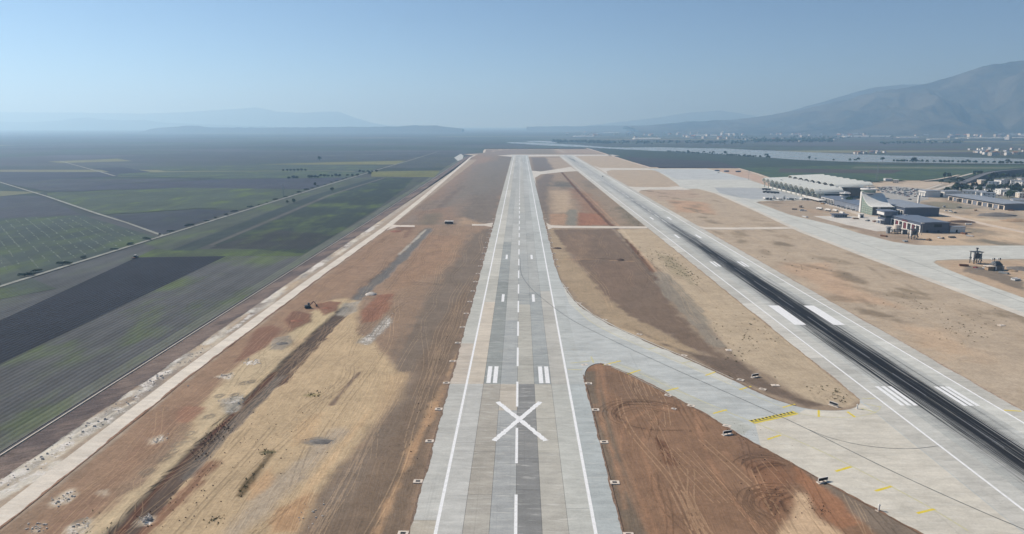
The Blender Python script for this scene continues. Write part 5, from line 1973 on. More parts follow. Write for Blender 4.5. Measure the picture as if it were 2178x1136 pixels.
for (a, c, n_) in strips:
    for k in range(n_):
        t = (k + 0.5) / n_
        x, y = G(a[0] + (c[0] - a[0]) * t, a[1] + (c[1] - a[1]) * t + rc.uniform(-1.5, 1.5))
        cn, cc = rc.choice(CAR_COL)
        o_ = inst('parked_car', ME_car, (x, y, 0.03), rc.uniform(0, 6.28), None, None, A(*cc))
        tag(o_, 'small %s car parked among the yards right of the open depot' % cn, 'car', '%s cars in the yards by the depot' % cn)
sing = [(1705, 449, 1, 'white', 'white van parked on bare ground left of the two tankers'), (1713, 449, 0, 'white', 'white car parked beside the white van on bare ground'),
        (2096, 572, 0, 'white', 'white car parked beside the dark batching tower'), (1900, 494, 1, 'white', 'white van parked by the pale silos'),
        (2075, 571, 0, 'red', 'red car parked left of the batching towers'), (1870, 468, 0, 'white', 'white car parked at the foot of the swooping control tower'),
        (1881, 468, 0, 'silver', 'silver car parked beside the square lookout block'), (2012, 449, 0, 'white', 'white car stopped on the dirt street behind the bay-fronted hall'),
        (2022, 451, 1, 'white', 'white van stopped on the dirt street behind the bay-fronted hall'), (2032, 453, 0, 'black', 'black car stopped on the dirt street behind the bay-fronted hall'),
        (2008, 441, 1, 'white', 'white van on dark scrub below the white sheds'), (1998, 507, 0, 'white', 'white car on tan earth in front of the bay-fronted hall'), (2006, 508, 0, 'black', 'black car on tan earth in front of the bay-fronted hall'),
        (1781, 462, 0, 'silver', 'silver car on the concrete pad beside the flat kiosk'), (1282, 376, 1, 'black', 'lone dark vehicle driving on the old runway far away')]
for (px, py, kd, cn, lab) in sing:
    x, y = G(px, py)
    o_ = inst('parked_car' if kd == 0 else 'van', ME_car if kd == 0 else ME_van, (x, y, 0.1), rc.uniform(0, 6.28) if px != 1282 else 1.5, None, None, A(*dict(CAR_COL)[cn]))
    tag(o_, lab, 'car' if kd == 0 else 'van')


# ---- trucks, tankers, ground vehicles
tw_ = MB()
tw_.bar((0, -0.18, 0), (0, 0.18, 0), 0.5, 10)
ME_twheel = tw_.mesh('wheel', M_tyre)


def truck(px, py, rz, kind, label, group=None):
    x, y = G(px, py)
    r_ = tag(empty('truck', (x, y, 0.05), rz), label, 'truck', group)
    b_ = MB()
    b_.prism([(2.2, -1.2), (4.2, -1.2), (4.2, 1.2), (2.2, 1.2)], 0.6, 2.9, 0, [(2.2, -1.15), (3.9, -1.15), (3.9, 1.15), (2.2, 1.15)])
    b_.build('cab', M_wall_white if kind != 'dark' else M_steel_dark, r_)
    b_ = MB()
    b_.box(4.12, 4.2, -1.0, 1.0, 1.8, 2.6)
    b_.build('windscreen', M_glass, r_)
    b_ = MB()
    b_.box(-5.5, 2.2, -1.0, 1.0, 0.7, 1.0)
    b_.build('chassis', M_steel_dark, r_)
    b_ = MB()
    if kind == 'tank':
        b_.bar((-5.6, 0, 2.1), (2.0, 0, 2.1), 1.2, 14)
        b_.build('tank', M_wall_white, r_)
    elif kind == 'stairs':
        for k in range(9):
            b_.box(-4.2 + 0.75 * k, -3.5 + 0.75 * k, -0.9, 0.9, 1.2 + 0.45 * k, 1.32 + 0.45 * k)
        b_.bar((-4.4, -0.95, 1.8), (2.8, -0.95, 6.0), 0.1, 5)
        b_.bar((-4.4, 0.95, 1.8), (2.8, 0.95, 6.0), 0.1, 5)
        b_.bar((1.4, -0.8, 1.0), (1.6, -0.8, 5.0), 0.14, 5)
        b_.bar((1.4, 0.8, 1.0), (1.6, 0.8, 5.0), 0.14, 5)
        b_.build('stairs', M_steel_dark, r_)
    else:
        b_.box(-5.5, 1.9, -1.2, 1.2, 1.0, 3.0)
        b_.build('load_box', {'box': M_wall_white, 'dark': M_steel_dark, 'tan': M_heap_tan}.get(kind, M_wall_white), r_)
    for wx in (-4.4, -3.2, 3.1):
        for s in (-1, 1):
            inst('wheel', ME_twheel, (wx, s * 1.02, 0.5), 0, r_)
    return r_


truck(1742, 446, 1.9, 'tank', 'left white tanker truck on bare ground beside the grey hall')
truck(1760, 449, 1.9, 'tank', 'right white tanker truck on bare ground beside the grey hall')
truck(1776, 450, 1.7, 'box', 'white box truck right of the two tankers')
truck(1790, 455, 1.6, 'box', 'white box truck behind the flat kiosk')
truck(1703, 441, 1.0, 'tan', 'tan box truck on bare ground below the apron vehicles')
gse = [(1626, 'box'), (1633, 'dark'), (1640, 'dark'), (1647, 'stairs'), (1654, 'box'), (1661, 'box'), (1668, 'stairs'), (1675, 'box'), (1683, 'dark'), (1692, 'box'), (1704, 'box'), (1714, 'dark')]
nk = {'box': 'white box', 'dark': 'dark', 'stairs': 'dark passenger stairs'}
cnt = {}
for k, (px, kd) in enumerate(gse):
    truck(px, 424 + (k % 3) * 0.8, 1.4 + random.uniform(-.4, .4), kd, '%s vehicle, number %s from the left in the apron island row' % (nk[kd], ['one', 'two', 'three', 'four', 'five', 'six', 'seven', 'eight', 'nine', 'ten', 'eleven', 'twelve'][k]),
          'vehicles along the apron island')
for k, (px, py) in enumerate([(1627, 404), (1634, 405), (1629, 410), (1637, 410.5), (1645, 411), (1652, 411.5)]):
    truck(px, py, 0.3, 'dark', 'dark service vehicle, number %s in the group parked before the arched terminal' % ['one', 'two', 'three', 'four', 'five', 'six'][k], 'dark vehicles parked on the apron')
truck(2070, 433, 0.4, 'box', 'left white box truck before the open depot')
truck(2046, 420, 0.3, 'box', 'white box trailer left of the open depot')
truck(2056, 421, 0.3, 'box', 'white box trailer right beside the open depot')
truck(2050, 425, 0.2, 'dark', 'long dark trailer in front of the white trailers')


def loader(px, py, rz, label):
    x, y = G(px, py)
    r_ = tag(empty('wheel_loader', (x, y, 0.05), rz), label, 'loader')
    b_ = MB()
    b_.box(-3.5, 0.5, -1.3, 1.3, 1.0, 2.6)
    b_.box(0.5, 2.6, -1.0, 1.0, 1.0, 2.2)
    b_.build('body', M_yellow_m, r_)
    b_ = MB()
    b_.prism([(-1.5, -1.0), (0.4, -1.0), (0.4, 1.0), (-1.5, 1.0)], 2.6, 4.2)
    b_.build('cab', M_glass, r_)
    b_ = MB()
    b_.bar((1.0, 0.8, 2.0), (4.2, 0.8, 2.8), 0.25, 6)
    b_.bar((1.0, -0.8, 2.0), (4.2, -0.8, 2.8), 0.25, 6)
    b_.build('lift_arm', M_yellow_m, r_)
    b_ = MB()
    b_.prism([(4.0, -1.7), (5.6, -1.7), (5.6, 1.7), (4.0, 1.7)], 2.0, 3.4)
    b_.build('bucket', M_yellow_m, r_)
    for wx in (-2.4, 1.8):
        for s in (-1, 1):
            w_ = MB()
            w_.bar((wx, s * 1.1, 0.9), (wx, s * 1.7, 0.9), 0.9, 12)
            w_.build('wheel', M_tyre, r_)


loader(2076, 429, 0.3, 'left yellow wheel loader before the open depot')
loader(2086, 431, 2.6, 'right yellow wheel loader before the open depot')
loader(2080, 425, 1.5, 'yellow wheel loader close against the open depot front')

# ================================================================== BUILDINGS
def bld(name, x, y, label, cat='building', rz=0.0):
    return tag(empty(name, (x, y, 0.0), rz), label, cat)


def pbox(parent, name, x0, x1, y0, y1, z0, z1, m):
    b_ = MB()
    b_.box(x0, x1, y0, y1, z0, z1)
    return b_.build(name, m, parent)


# ---- terminal with rows of arched roof vaults (local origin at its near apron corner)
term = bld('terminal', 454.0, 1094.0, 'long terminal hall with white arched roof vaults and branching columns beside the apron', 'terminal')
NB, BW = 11, 22.2
M_vault = mat('vault_sheet', (222, 224, 216), 0.45, 0.05, 0.1)
M_lattice = mat('pale_green_steel', (170, 178, 166), 0.5, 0.08)
pbox(term, 'glass_wall', 8, 40, 0.6, NB * BW - 1, 0, 12.2, M_glass)
pbox(term, 'plinth', 4, 7.9, 0.2, NB * BW - 0.5, 0, 1.6, M_wall_white)
for f in range(3):
    pbox(term, 'floor_band', 7.6, 40.3, 0.2, NB * BW - 0.6, 3.4 * (f + 1), 3.4 * (f + 1) + 0.45, M_lattice)
for k in range(NB):
    b_ = MB()
    n_ = 12
    top, bot = [], []
    for i in range(n_ + 1):
        t = i / n_
        yy_ = k * BW + BW * t
        zz = 11.4 + 5.8 * math.sin(math.pi * t) ** 0.7
        top.append((yy_, zz + 0.45))
        bot.append((yy_, zz))
    x0, x1 = -7.0, 36.0
    vs_ = []
    for (yy_, zz) in top:
        vs_ += [(x0 + 0.0, yy_, zz), (x1, yy_, zz + 1.8)]
    for (yy_, zz) in bot:
        vs_ += [(x0, yy_, zz), (x1, yy_, zz + 1.8)]
    m_ = 2 * (n_ + 1)
    fs_ = [(2 * i, 2 * i + 1, 2 * i + 3, 2 * i + 2) for i in range(n_)] + [(m_ + 2 * i, m_ + 2 * i + 2, m_ + 2 * i + 3, m_ + 2 * i + 1) for i in range(n_)]
    fs_ += [(2 * i, 2 * i + 2, m_ + 2 * i + 2, m_ + 2 * i) for i in range(n_)] + [(2 * i + 1, m_ + 2 * i + 1, m_ + 2 * i + 3, 2 * i + 3) for i in range(n_)]
    b_.add(vs_, fs_, 0, False)
    o_ = b_.build('roof_vault', M_vault, term)
    bm = bmesh.new()
    bm.from_mesh(o_.data)
    bmesh.ops.recalc_face_normals(bm, faces=bm.faces)
    bm.to_mesh(o_.data)
    bm.free()
    # lunette of dark glazing behind the arch
    g_ = MB()
    g_.add([(7.4, k * BW + BW * i / n_, 11.4 + (5.6 * math.sin(math.pi * i / n_) ** 0.7)) for i in range(n_ + 1)] + [(7.4, k * BW + BW, 9.0), (7.4, k * BW, 9.0)], [tuple(range(n_ + 3))])
    g_.build('lunette_glazing', M_glass_green, term)
for k in range(NB + 1):
    c_ = MB()
    yc = min(max(k * BW, 0.6), NB * BW - 0.6)
    c_.bar((-1.5, yc, 0), (-1.5, yc, 6.5), 0.75, 8, 0, 0.6)
    for dy, dx in ((-7, -3.5), (7, -3.5), (-7, 4), (7, 4), (0, -4.5)):
        c_.bar((-1.5, yc, 6.3), (-1.5 + dx, yc + dy, 13.6), 0.45, 6, 0, 0.3)
    c_.build('branching_column', M_lattice, term)
# inner, higher hall with its own vaults
pbox(term, 'inner_hall_wall', 46, 92, 48, 240, 0, 17.3, M_glass)
for k in range(8):
    b_ = MB()
    n_ = 10
    W2 = 25.5
    y0 = 42 + k * W2
    vs_ = []
    for up_ in (0.5, 0.0):
        for i in range(n_ + 1):
            t = i / n_
            zz = 17.0 + 4.6 * math.sin(math.pi * t) ** 0.7 + up_
            vs_ += [(40.5, y0 + W2 * t, zz), (100, y0 + W2 * t, zz + 2.5)]
    m_ = 2 * (n_ + 1)
    fs_ = [(2 * i, 2 * i + 1, 2 * i + 3, 2 * i + 2) for i in range(n_)] + [(m_ + 2 * i, m_ + 2 * i + 2, m_ + 2 * i + 3, m_ + 2 * i + 1) for i in range(n_)]
    fs_ += [(2 * i, 2 * i + 2, m_ + 2 * i + 2, m_ + 2 * i) for i in range(n_)] + [(2 * i + 1, m_ + 2 * i + 1, m_ + 2 * i + 3, 2 * i + 3) for i in range(n_)]
    b_.add(vs_, fs_)
    o_ = b_.build('roof_vault', M_vault, term)
    bm = bmesh.new()
    bm.from_mesh(o_.data)
    bmesh.ops.recalc_face_normals(bm, faces=bm.faces)
    bm.to_mesh(o_.data)
    bm.free()
pbox(term, 'eaves_fascia', -7.2, 36.2, -2.2, -0.05, 10.6, 11.9, M_vault)
pbox(term, 'gutter_roof', 36.4, 46, 1, 241, 12.3, 12.9, M_roof_grey)
pbox(term, 'end_canopy', 46, 101, 36, 41.9, 16.6, 18.0, M_vault)
pbox(term, 'service_canopy', -12, 0, -28, 30, 2.6, 3.4, M_wall_white)
for k in range(5):
    pbox(term, 'canopy_leg', -11.5, -11.0, -27 + 14 * k, -26.5 + 14 * k, 0, 2.6, M_steel)


# ---- generic low hall: walls, roof sheet, bays on the west front
def hall(name, x0, x1, y0, y1, h, label, wall, roof, bays=0, bay_m=None, alt=None, over=0.8, slope=0.6, frame=M_wall_white, bayspan=None, bh=0.62):
    r_ = bld(name, x0, y0, label)
    w, d = x1 - x0, y1 - y0
    pbox(r_, 'wall', 0, w, 0, d, 0, h, wall)
    b_ = MB()
    b_.add([(-over, -over, h + .01), (w + over, -over, h + .01), (w + over, d + over, h + .01), (-over, d + over, h + .01), (-over, -over, h + .5), (w / 2, -over, h + .5 + slope), (w + over, -over, h + .5),
            (w + over, d + over, h + .5), (w / 2, d + over, h + .5 + slope), (-over, d + over, h + .5)],
           [(3, 2, 1, 0), (4, 5, 8, 9), (5, 6, 7, 8), (0, 1, 6, 5, 4), (2, 3, 9, 8, 7), (1, 2, 7, 6), (3, 0, 4, 9)])
    rf = b_.build('roof', roof, r_)
    if bays:
        s0, s1 = bayspan or (1.0, d - 1.0)
        bw = (s1 - s0) / bays
        for k in range(bays):
            a = s0 + bw * k
            m_ = bay_m if (alt is None or k % 2 == 0) else alt
            pbox(r_, 'bay_door', -0.06, -0.02, a + bw * 0.16, a + bw * 0.84, 0.05, h * bh, m_)
            pbox(r_, 'pillar', -0.5, -0.08, a - bw * 0.1, a + bw * 0.1, 0, h * bh + 0.4, frame)
        pbox(r_, 'pillar', -0.5, -0.08, s1 - bw * 0.1, s1 + bw * 0.1, 0, h * bh + 0.4, frame)
        pbox(r_, 'lintel', -0.62, -0.10, s0 - 0.4, s1 + 0.4, h * bh + 0.42, h * bh + 1.1, frame)
    return r_


fire = hall('fire_station', 427, 457, 763, 826, 10.5, 'dark blue-grey hall with a row of white-framed red and dark bays', M_wall_dark, M_roof_blue, 7, M_dark, M_red)
pbox(fire, 'sign_board', -0.75, -0.64, 26, 38, 8.0, 9.4, M_red)
pbox(fire, 'window', 14, 22, -0.08, -0.02, 6.0, 9.0, M_dark)
pbox(fire, 'door', 6, 8.2, -0.08, -0.02, 0, 2.6, M_dark)
pbox(fire, 'door', 18, 20.2, -0.08, -0.02, 0, 2.6, M_dark)
look = bld('lookout_block', 418, 824, 'square grey lookout block with a wider white-banded top floor beside the bay-fronted hall')
pbox(look, 'lower_floor', 1.5, 13, 1, 17, 0, 7.4, M_wall_dark)
pbox(look, 'middle_floor', 3, 12, 3, 15, 7.41, 10.6, M_glass)
pbox(look, 'upper_floor', 0, 14, 0, 18, 10.61, 15.0, M_wall_grey)
pbox(look, 'white_band', -0.12, -0.02, 0.8, 17.2, 11.2, 14.2, M_wall_white)
pbox(look, 'roof', -1, 15, -1, 19, 15.01, 15.9, M_roof_blue)
pbox(look, 'porch', -3.2, 1.4, 2, 12, 4.6, 5.3, M_wall_white)
pbox(look, 'porch_leg', -3.0, -2.5, 2.2, 2.7, 0, 4.6, M_wall_white)
pbox(look, 'porch_leg', -3.0, -2.5, 11.2, 11.7, 0, 4.6, M_wall_white)

hall('storage_hall', 484, 527, 905, 1004, 10.5, 'large dark grey hall with white pillars behind the lookout block', M_wall_dark, M_roof_grey, 9, M_dark, None, 1.0, 0.6, M_wall_white, (3, 60), 0.55)
grey = hall('grey_hall', 453, 482, 952, 1085, 7.5, 'long low grey-roofed hall with white pillars next to the arched terminal', M_wall_grey, M_roof_blue, 8, M_dark, None, 0.8, 0.4, M_wall_white, (88, 131), 0.75)
for k in range(5):
    pbox(grey, 'garage_door', -0.06, -0.02, 6 + 9 * k, 13 + 9 * k, 0.05, 4.2, M_roof_grey)

# older small tower on the grey hall
old = bld('old_tower', 468, 1040, 'small white tiered tower rising behind the grey-roofed hall')
for (z0, z1, r0, r1, m_, nm) in ((0, 12, 4.2, 4.0, M_wall_white, 'shaft'), (12.01, 13.2, 6.6, 7.0, M_wall_white, 'balcony'), (13.21, 16.0, 5.4, 6.4, M_glass, 'cab_glazing'), (16.01, 16.8, 7.6, 7.4, M_wall_white, 'roof_disc'), (16.81, 19, 1.2, 0.9, M_wall_white, 'roof_turret')):
    b_ = MB()
    b_.cyl(0, 0, z0, z1, r0, r1, 14)
    b_.build(nm, m_, old)

# swooping control tower
ct = bld('control_tower', 448, 914, 'control tower with a white swooping roof and green glass front', 'control tower')
n_ = 14
ys_ = [31.0 * i / n_ for i in range(n_ + 1)]
zs_ = [10.2 + 14.5 * (yv / 31.0) ** 2.0 for yv in ys_]
b_ = MB()
vs_ = []
for yv, zv in zip(ys_, zs_):
    vs_ += [(0.0, yv, 0), (0.0, yv, zv), (25.0, yv, zv), (25.0, yv, 0)]
fs_ = []
for i in range(n_):
    a = 4 * i
    fs_ += [(a, a + 4, a + 5, a + 1), (a + 2, a + 6, a + 7, a + 3)]
fs_ += [(0, 1, 2, 3), (4 * n_ + 3, 4 * n_ + 2, 4 * n_ + 1, 4 * n_)]
b_.add(vs_, fs_)
o_ = b_.build('glass_body', M_glass_green, ct)
bm = bmesh.new()
bm.from_mesh(o_.data)
bmesh.ops.recalc_face_normals(bm, faces=bm.faces)
bm.to_mesh(o_.data)
bm.free()
pbox(ct, 'front_wall', -0.02, 25.02, -0.3, -0.02, 0, 10.0, M_glass)  # dark glass puts the shade of this end wall into its colour
b_ = MB()
vs_ = []
for yv, zv in zip(ys_, zs_):
    yv2 = yv if yv > 0.1 else -1.6
    vs_ += [(-1.2, yv2, zv + .02), (27.5, yv2, zv + .02), (27.5, yv2, zv + 0.8), (-1.2, yv2, zv + 0.8)]
fs_ = []
for i in range(n_):
    a = 4 * i
    for j in range(4):
        fs_.append((a + j, a + (j + 1) % 4, a + 4 + (j + 1) % 4, a + 4 + j))
fs_ += [(3, 2, 1, 0), (4 * n_, 4 * n_ + 1, 4 * n_ + 2, 4 * n_ + 3)]
b_.add(vs_, fs_)
o_ = b_.build('swooping_roof', M_roof_white, ct)
bm = bmesh.new()
bm.from_mesh(o_.data)
bmesh.ops.recalc_face_normals(bm, faces=bm.faces)
bm.to_mesh(o_.data)
bm.free()
for f in range(5):
    z0 = 2.6 + 2.7 * f
    ystart = 0.0 if z0 < 9.6 else 31.0 * math.sqrt(max(0, (z0 + .5 - 10.2) / 14.5))
    pbox(ct, 'floor_band', -0.22, -0.03, ystart, 31.0, z0, z0 + 0.5, M_lattice)
for k in range(6):
    yv = 1.0 + 5.8 * k
    pbox(ct, 'mullion', -0.3, -0.04, yv, yv + 0.35, 0, 10.0, M_lattice)
pbox(ct, 'spine', -0.8, 3.0, 31.0, 35.0, 0, 27.0, M_wall_white)
b_ = MB()
b_.cyl(9, 34, 0, 26.5, 7.0, 6.2, 18)
b_.build('shaft', M_wall_grey, ct)
for (z0, z1, r0, r1, m_, nm) in ((24.5, 26.2, 7.4, 9.0, M_wall_white, 'cab_floor'), (26.21, 29.8, 8.2, 9.4, M_glass_green, 'cab_glazing'), (29.81, 31.0, 10.2, 10.0, M_wall_white, 'cab_roof'), (31.01, 33.0, 2.2, 1.6, M_steel, 'roof_drum')):
    b_ = MB()
    b_.cyl(9, 34, z0, z1, r0, r1, 22)
    b_.build(nm, m_, ct)
b_ = MB()
b_.bar((9, 34, 33), (9, 34, 38), 0.12, 5)
b_.build('antenna', M_steel, ct)

# kiosk on the pad, gatehouse
kx, ky = G(1785, 462)
kio = bld('flat_kiosk', kx, ky, 'flat dark-roofed kiosk on the concrete pad')
pbox(kio, 'wall', -8, 8, -4, 4, 0, 3.4, M_wall_grey)
pbox(kio, 'roof', -9.5, 9.5, -5.5, 5.5, 3.41, 4.1, M_wall_dark)
for k in range(5):
    pbox(kio, 'window', -6.8 + 3 * k, -4.8 + 3 * k, -4.08, -4.02, 1.2, 2.8, M_glass)
kx, ky = G(1831, 463)
gh = bld('gatehouse', kx, ky, 'small white gatehouse at the foot of the swooping control tower')
pbox(gh, 'wall', -2.6, 2.6, -2.4, 2.4, 0, 4.6, M_wall_white)
pbox(gh, 'opening', -1.3, 1.3, -2.5, -2.42, 0, 3.2, M_dark)
pbox(gh, 'roof', -3.2, 3.2, -3.0, 3.0, 4.61, 5.1, M_wall_white)

# containers and sheds
cx_, cy_ = G(2033, 494)
sc = bld('site_container', cx_, cy_, 'white site container right of the bay-fronted hall', 'container')
pbox(sc, 'body', -8, 8, -3, 3, 0.2, 6.0, M_wall_white)
pbox(sc, 'roof', -8.4, 8.4, -3.4, 3.4, 6.01, 6.5, M_roof_grey)
pbox(sc, 'door', -2, 0, -3.08, -3.02, 0.3, 3.0, M_dark)
hall('white_shed', 645, 668, 1150, 1172, 9.5, 'left white-fronted shed behind the parked cars', M_wall_white, M_roof_grey, 3, M_wall_white, None, 0.5, 0.3, M_steel)
hall('white_shed', 672, 700, 1146, 1162, 9.0, 'right white-fronted shed with a big opening behind the parked cars', M_wall_white, M_roof_grey, 1, M_dark, None, 0.5, 0.3, M_wall_white)
dep = hall('open_depot', 655, 690, 975, 1105, 8.0, 'long open-fronted depot with a grey sheet roof behind the yellow loaders', M_wall_grey, M_roof_grey, 11, M_dark, M_wall_grey, 3.0, 0.8, M_cream)
col_x, col_y = G(1953, 436)
pil = bld('white_pillar', col_x, col_y, 'tall plain white pillar behind the storage hall', 'pillar')
pbox(pil, 'shaft', -1.2, 1.2, -1.2, 1.2, 0, 13, M_wall_white)
pbox(pil, 'cap', -1.5, 1.5, -1.5, 1.5, 13.01, 14, M_wall_white)
pbox(pil, 'footing', -2, 2, -2, 2, 0, 0.6, M_cream)


# ---- lattice mast
def mast(x, y, h, w, label, zb=0.0):
    r_ = tag(empty('lattice_mast', (x, y, zb)), label, 'mast')
    for sx, sy in ((-1, -1), (1, -1), (1, 1), (-1, 1)):
        b_ = MB()
        b_.bar((sx * w, sy * w, 0), (sx * w * 0.25, sy * w * 0.25, h), 0.16, 5, 0, 0.1)
        b_.build('leg', M_steel, r_)
    n__ = int(h / 3)
    b_ = MB()
    for k in range(n__):
        f0 = 1 - 0.75 * k / n__
        f1 = 1 - 0.75 * (k + 1) / n__
        z0, z1 = h * k / n__, h * (k + 1) / n__
        c = [(-1, -1), (1, -1), (1, 1), (-1, 1)]
        for i in range(4):
            a, c2 = c[i], c[(i + 1) % 4]
            b_.bar((a[0] * w * f0, a[1] * w * f0, z0), (c2[0] * w * f1, c2[1] * w * f1, z1), 0.09, 4)
    b_.build('bracing', M_steel, r_)
    b_ = MB()
    b_.cyl(0, 0, h, h + 1.6, 0.5, 0.3, 8)
    b_.build('beacon', M_red, r_)


mast(744, 1514, 32, 1.8, 'tall thin lattice mast on the field edge behind the terminal')
cab = bld('mast_cabin', 760, 1500, 'white cabin beside the tall lattice mast', 'cabin')
pbox(cab, 'wall', -7, 7, -4, 4, 0, 4, M_wall_white)
pbox(cab, 'roof', -7.5, 7.5, -4.5, 4.5, 4.01, 4.5, M_wall_white)
px_, py_ = G(603, 415, FIELD_Z)
mast(px_, py_, 16, 1.2, 'grey lattice power pylon by the farm track hedge', FIELD_Z)


# ---- batching plants
def batch_tower(px, py, label, dark=True):
    x, y = G(px, py)
    r_ = tag(empty('batching_tower', (x, y, 0), 0.1), label, 'batching plant')
    st = M_steel_dark if dark else M_steel
    for sx in (-3, 3):
        for sy in (-2.4, 2.4):
            pbox(r_, 'leg', sx - 0.25, sx + 0.25, sy - 0.25, sy + 0.25, 0, 9.5, st)
    pbox(r_, 'platform', -3.6, 3.6, -3, 3, 4.3, 4.7, st)
    pbox(r_, 'mixer_house', -1.6, 3.2, -2.4, 2.4, 4.71, 8.2, M_steel_dark)
    b_ = MB()
    b_.cyl(-2.6, -1.0, 3.0, 8.6, 1.2, 1.2, 12)
    b_.cyl(-2.6, -1.0, 1.2, 3.0, 0.3, 1.2, 12)
    b_.build('silo', M_wall_white, r_)
    pbox(r_, 'top_deck', -3.9, 4.4, -3.1, 3.1, 9.51, 9.9, st)
    b_ = MB()
    b_.cyl(0.4, 0, 9.9, 12.2, 0.5, 0.5, 8)
    b_.cyl(0.4, 0, 12.2, 13.0, 1.1, 0.9, 10)
    b_.build('dust_filter', st, r_)
    b_ = MB()
    b_.bar((2.8, -2.6, 8.8), (-1.0, -4.2, 0.5), 0.35, 6)
    b_.bar((3.2, 2.6, 8.8), (8.5, 3.4, 1.0), 0.4, 6)
    b_.build('conveyor', M_steel, r_)
    b_ = MB()
    for s in (-2.4, 2.4):
        b_.bar((-3, s, 0.3), (3, s, 4.2), 0.12, 5)
        b_.bar((3, s, 0.3), (-3, s, 4.2), 0.12, 5)
    b_.build('bracing', st, r_)


batch_tower(2074, 560, 'dark steel batching tower with a white silo near the right margin')
x, y = G(2118, 574)
sp = tag(empty('aggregate_plant', (x, y, 0), 0.1), 'low aggregate plant with roofed bins and filters right of the dark batching tower', 'aggregate plant')
pbox(sp, 'bin_block', -3.0, 3.0, -3, 3, 0, 4.2, M_gravel)
pbox(sp, 'white_panel', -3.0, -1.9, -3.1, -3.02, 0.2, 3.4, M_wall_white)
b_ = MB()
b_.prism([(-3.4, -3.4), (3.4, -3.4), (3.4, 3.4), (-3.4, 3.4)], 4.21, 7.0, 0, [(-1.4, -1.4), (1.4, -1.4), (1.4, 1.4), (-1.4, 1.4)])
b_.build('hopper', M_steel_dark, sp)
for k in range(4):
    b_ = MB()
    b_.bar((-3.6 + 2.2 * k, 0.6 * (k % 2), 4.2), (-4.4 + 2.5 * k, 0.6 * (k % 2), 8.2 + 0.4 * (k % 2)), 0.16, 5)
    b_.cyl(-4.4 + 2.5 * k, 0.6 * (k % 2), 8.1, 9.4, 0.6, 0.5, 8)
    b_.build('filter_pipe', M_wall_white if k % 2 == 0 else M_steel_dark, sp)
pbox(sp, 'side_bin', -8.2, -3.2, -2, 2, 0, 3.0, M_heap_tan)
pbox(sp, 'side_bin_roof', -9.0, -2.9, -3, 3, 3.01, 3.4, M_cream)
b_ = MB()
b_.cyl(5.6, 1.0, 0, 3.2, 1.8, 1.8, 14)
b_.build('round_tank', M_cream, sp)


def silo_group(px, py, label):
    x, y = G(px, py)
    r_ = tag(empty('silo_plant', (x, y, 0)), label, 'silo plant')
    b_ = MB()
    b_.cyl(5, 0, 1.5, 9.0, 3.6, 3.6, 16)
    b_.build('storage_tank', M_cream, r_)
    b_ = MB()
    b_.cyl(-4, 0, 0, 6.0, 2.2, 2.0, 14)
    b_.cyl(-4, 0, 6.0, 7.0, 3.0, 2.6, 14)
    b_.build('small_tank', M_steel, r_)
    pbox(r_, 'walkway', -6, 8, -3.8, -2.8, 4.4, 4.8, M_steel_dark)
    for k in range(5):
        pbox(r_, 'leg', -5.6 + 3.2 * k, -5.3 + 3.2 * k, -3.6, -3.2, 0, 4.4, M_steel_dark)
    pbox(r_, 'pump_house', 7, 12, -8, -4, 0, 4.5, M_steel_dark)
    pbox(r_, 'white_door', 6.9, 6.98, -7.4, -5.6, 0.4, 3.6, M_wall_white)


silo_group(1897, 496, 'pair of pale round tanks with a dark walkway beside the bay-fronted hall')
batch_tower(1941, 508, 'small dark batching tower in front of the bay-fronted hall', True)

# ---- flyover
fly = tag(empty('flyover', (850, 1400, 0)), 'curving grey road flyover rising on an embankment at the upper right', 'flyover')
fp = smooth_line([(0, 6), (90, 110), (196, 230), (310, 325), (430, 400), (700, 500), (1100, 600)], 6)
hz_ = lambda t: 0.4 + 7.5 * min(1.0, t * 2.6)
ribbon_obj('deck', fp, 15.0, hz_, M_asphalt, fly)
for s in (-1, 1):
    L, Rr = ribbon(fp, 15.6)
    side = L if s > 0 else Rr
    b_ = MB()
    nn = len(side)
    vs_ = []
    for i, p in enumerate(side):
        z = hz_(i / (nn - 1))
        vs_ += [(p[0], p[1], -3.0), (p[0], p[1], z + 0.9)]
    b_.add(vs_, [(2 * i, 2 * i + 1, 2 * i + 3, 2 * i + 2) for i in range(nn - 1)])
    b_.build('parapet_wall', M_gravel, fly)
road2 = smooth_line(GP([(2043, 372), (2075, 366), (2100, 367), (2060, 380), (2035, 390)]), 5)
tag(ribbon_obj('street', smooth_line(GP([(2036, 377), (2070, 368.5), (2092, 367)], -2.2), 6), 8, -2.2, M_conc, color=A(190, 186, 178)), kind='structure')
tag(ribbon_obj('street', smooth_line(GP([(2120, 388), (2150, 384), (2200, 376)], 0.02), 6), 9, 0.05, M_conc, color=A(196, 192, 186)), kind='structure')
tag(ribbon_obj('street', smooth_line(GP([(1960, 385), (2000, 380), (2040, 372)], -1.0), 6), 7, -1.0, M_conc, color=A(200, 190, 178)), kind='structure')

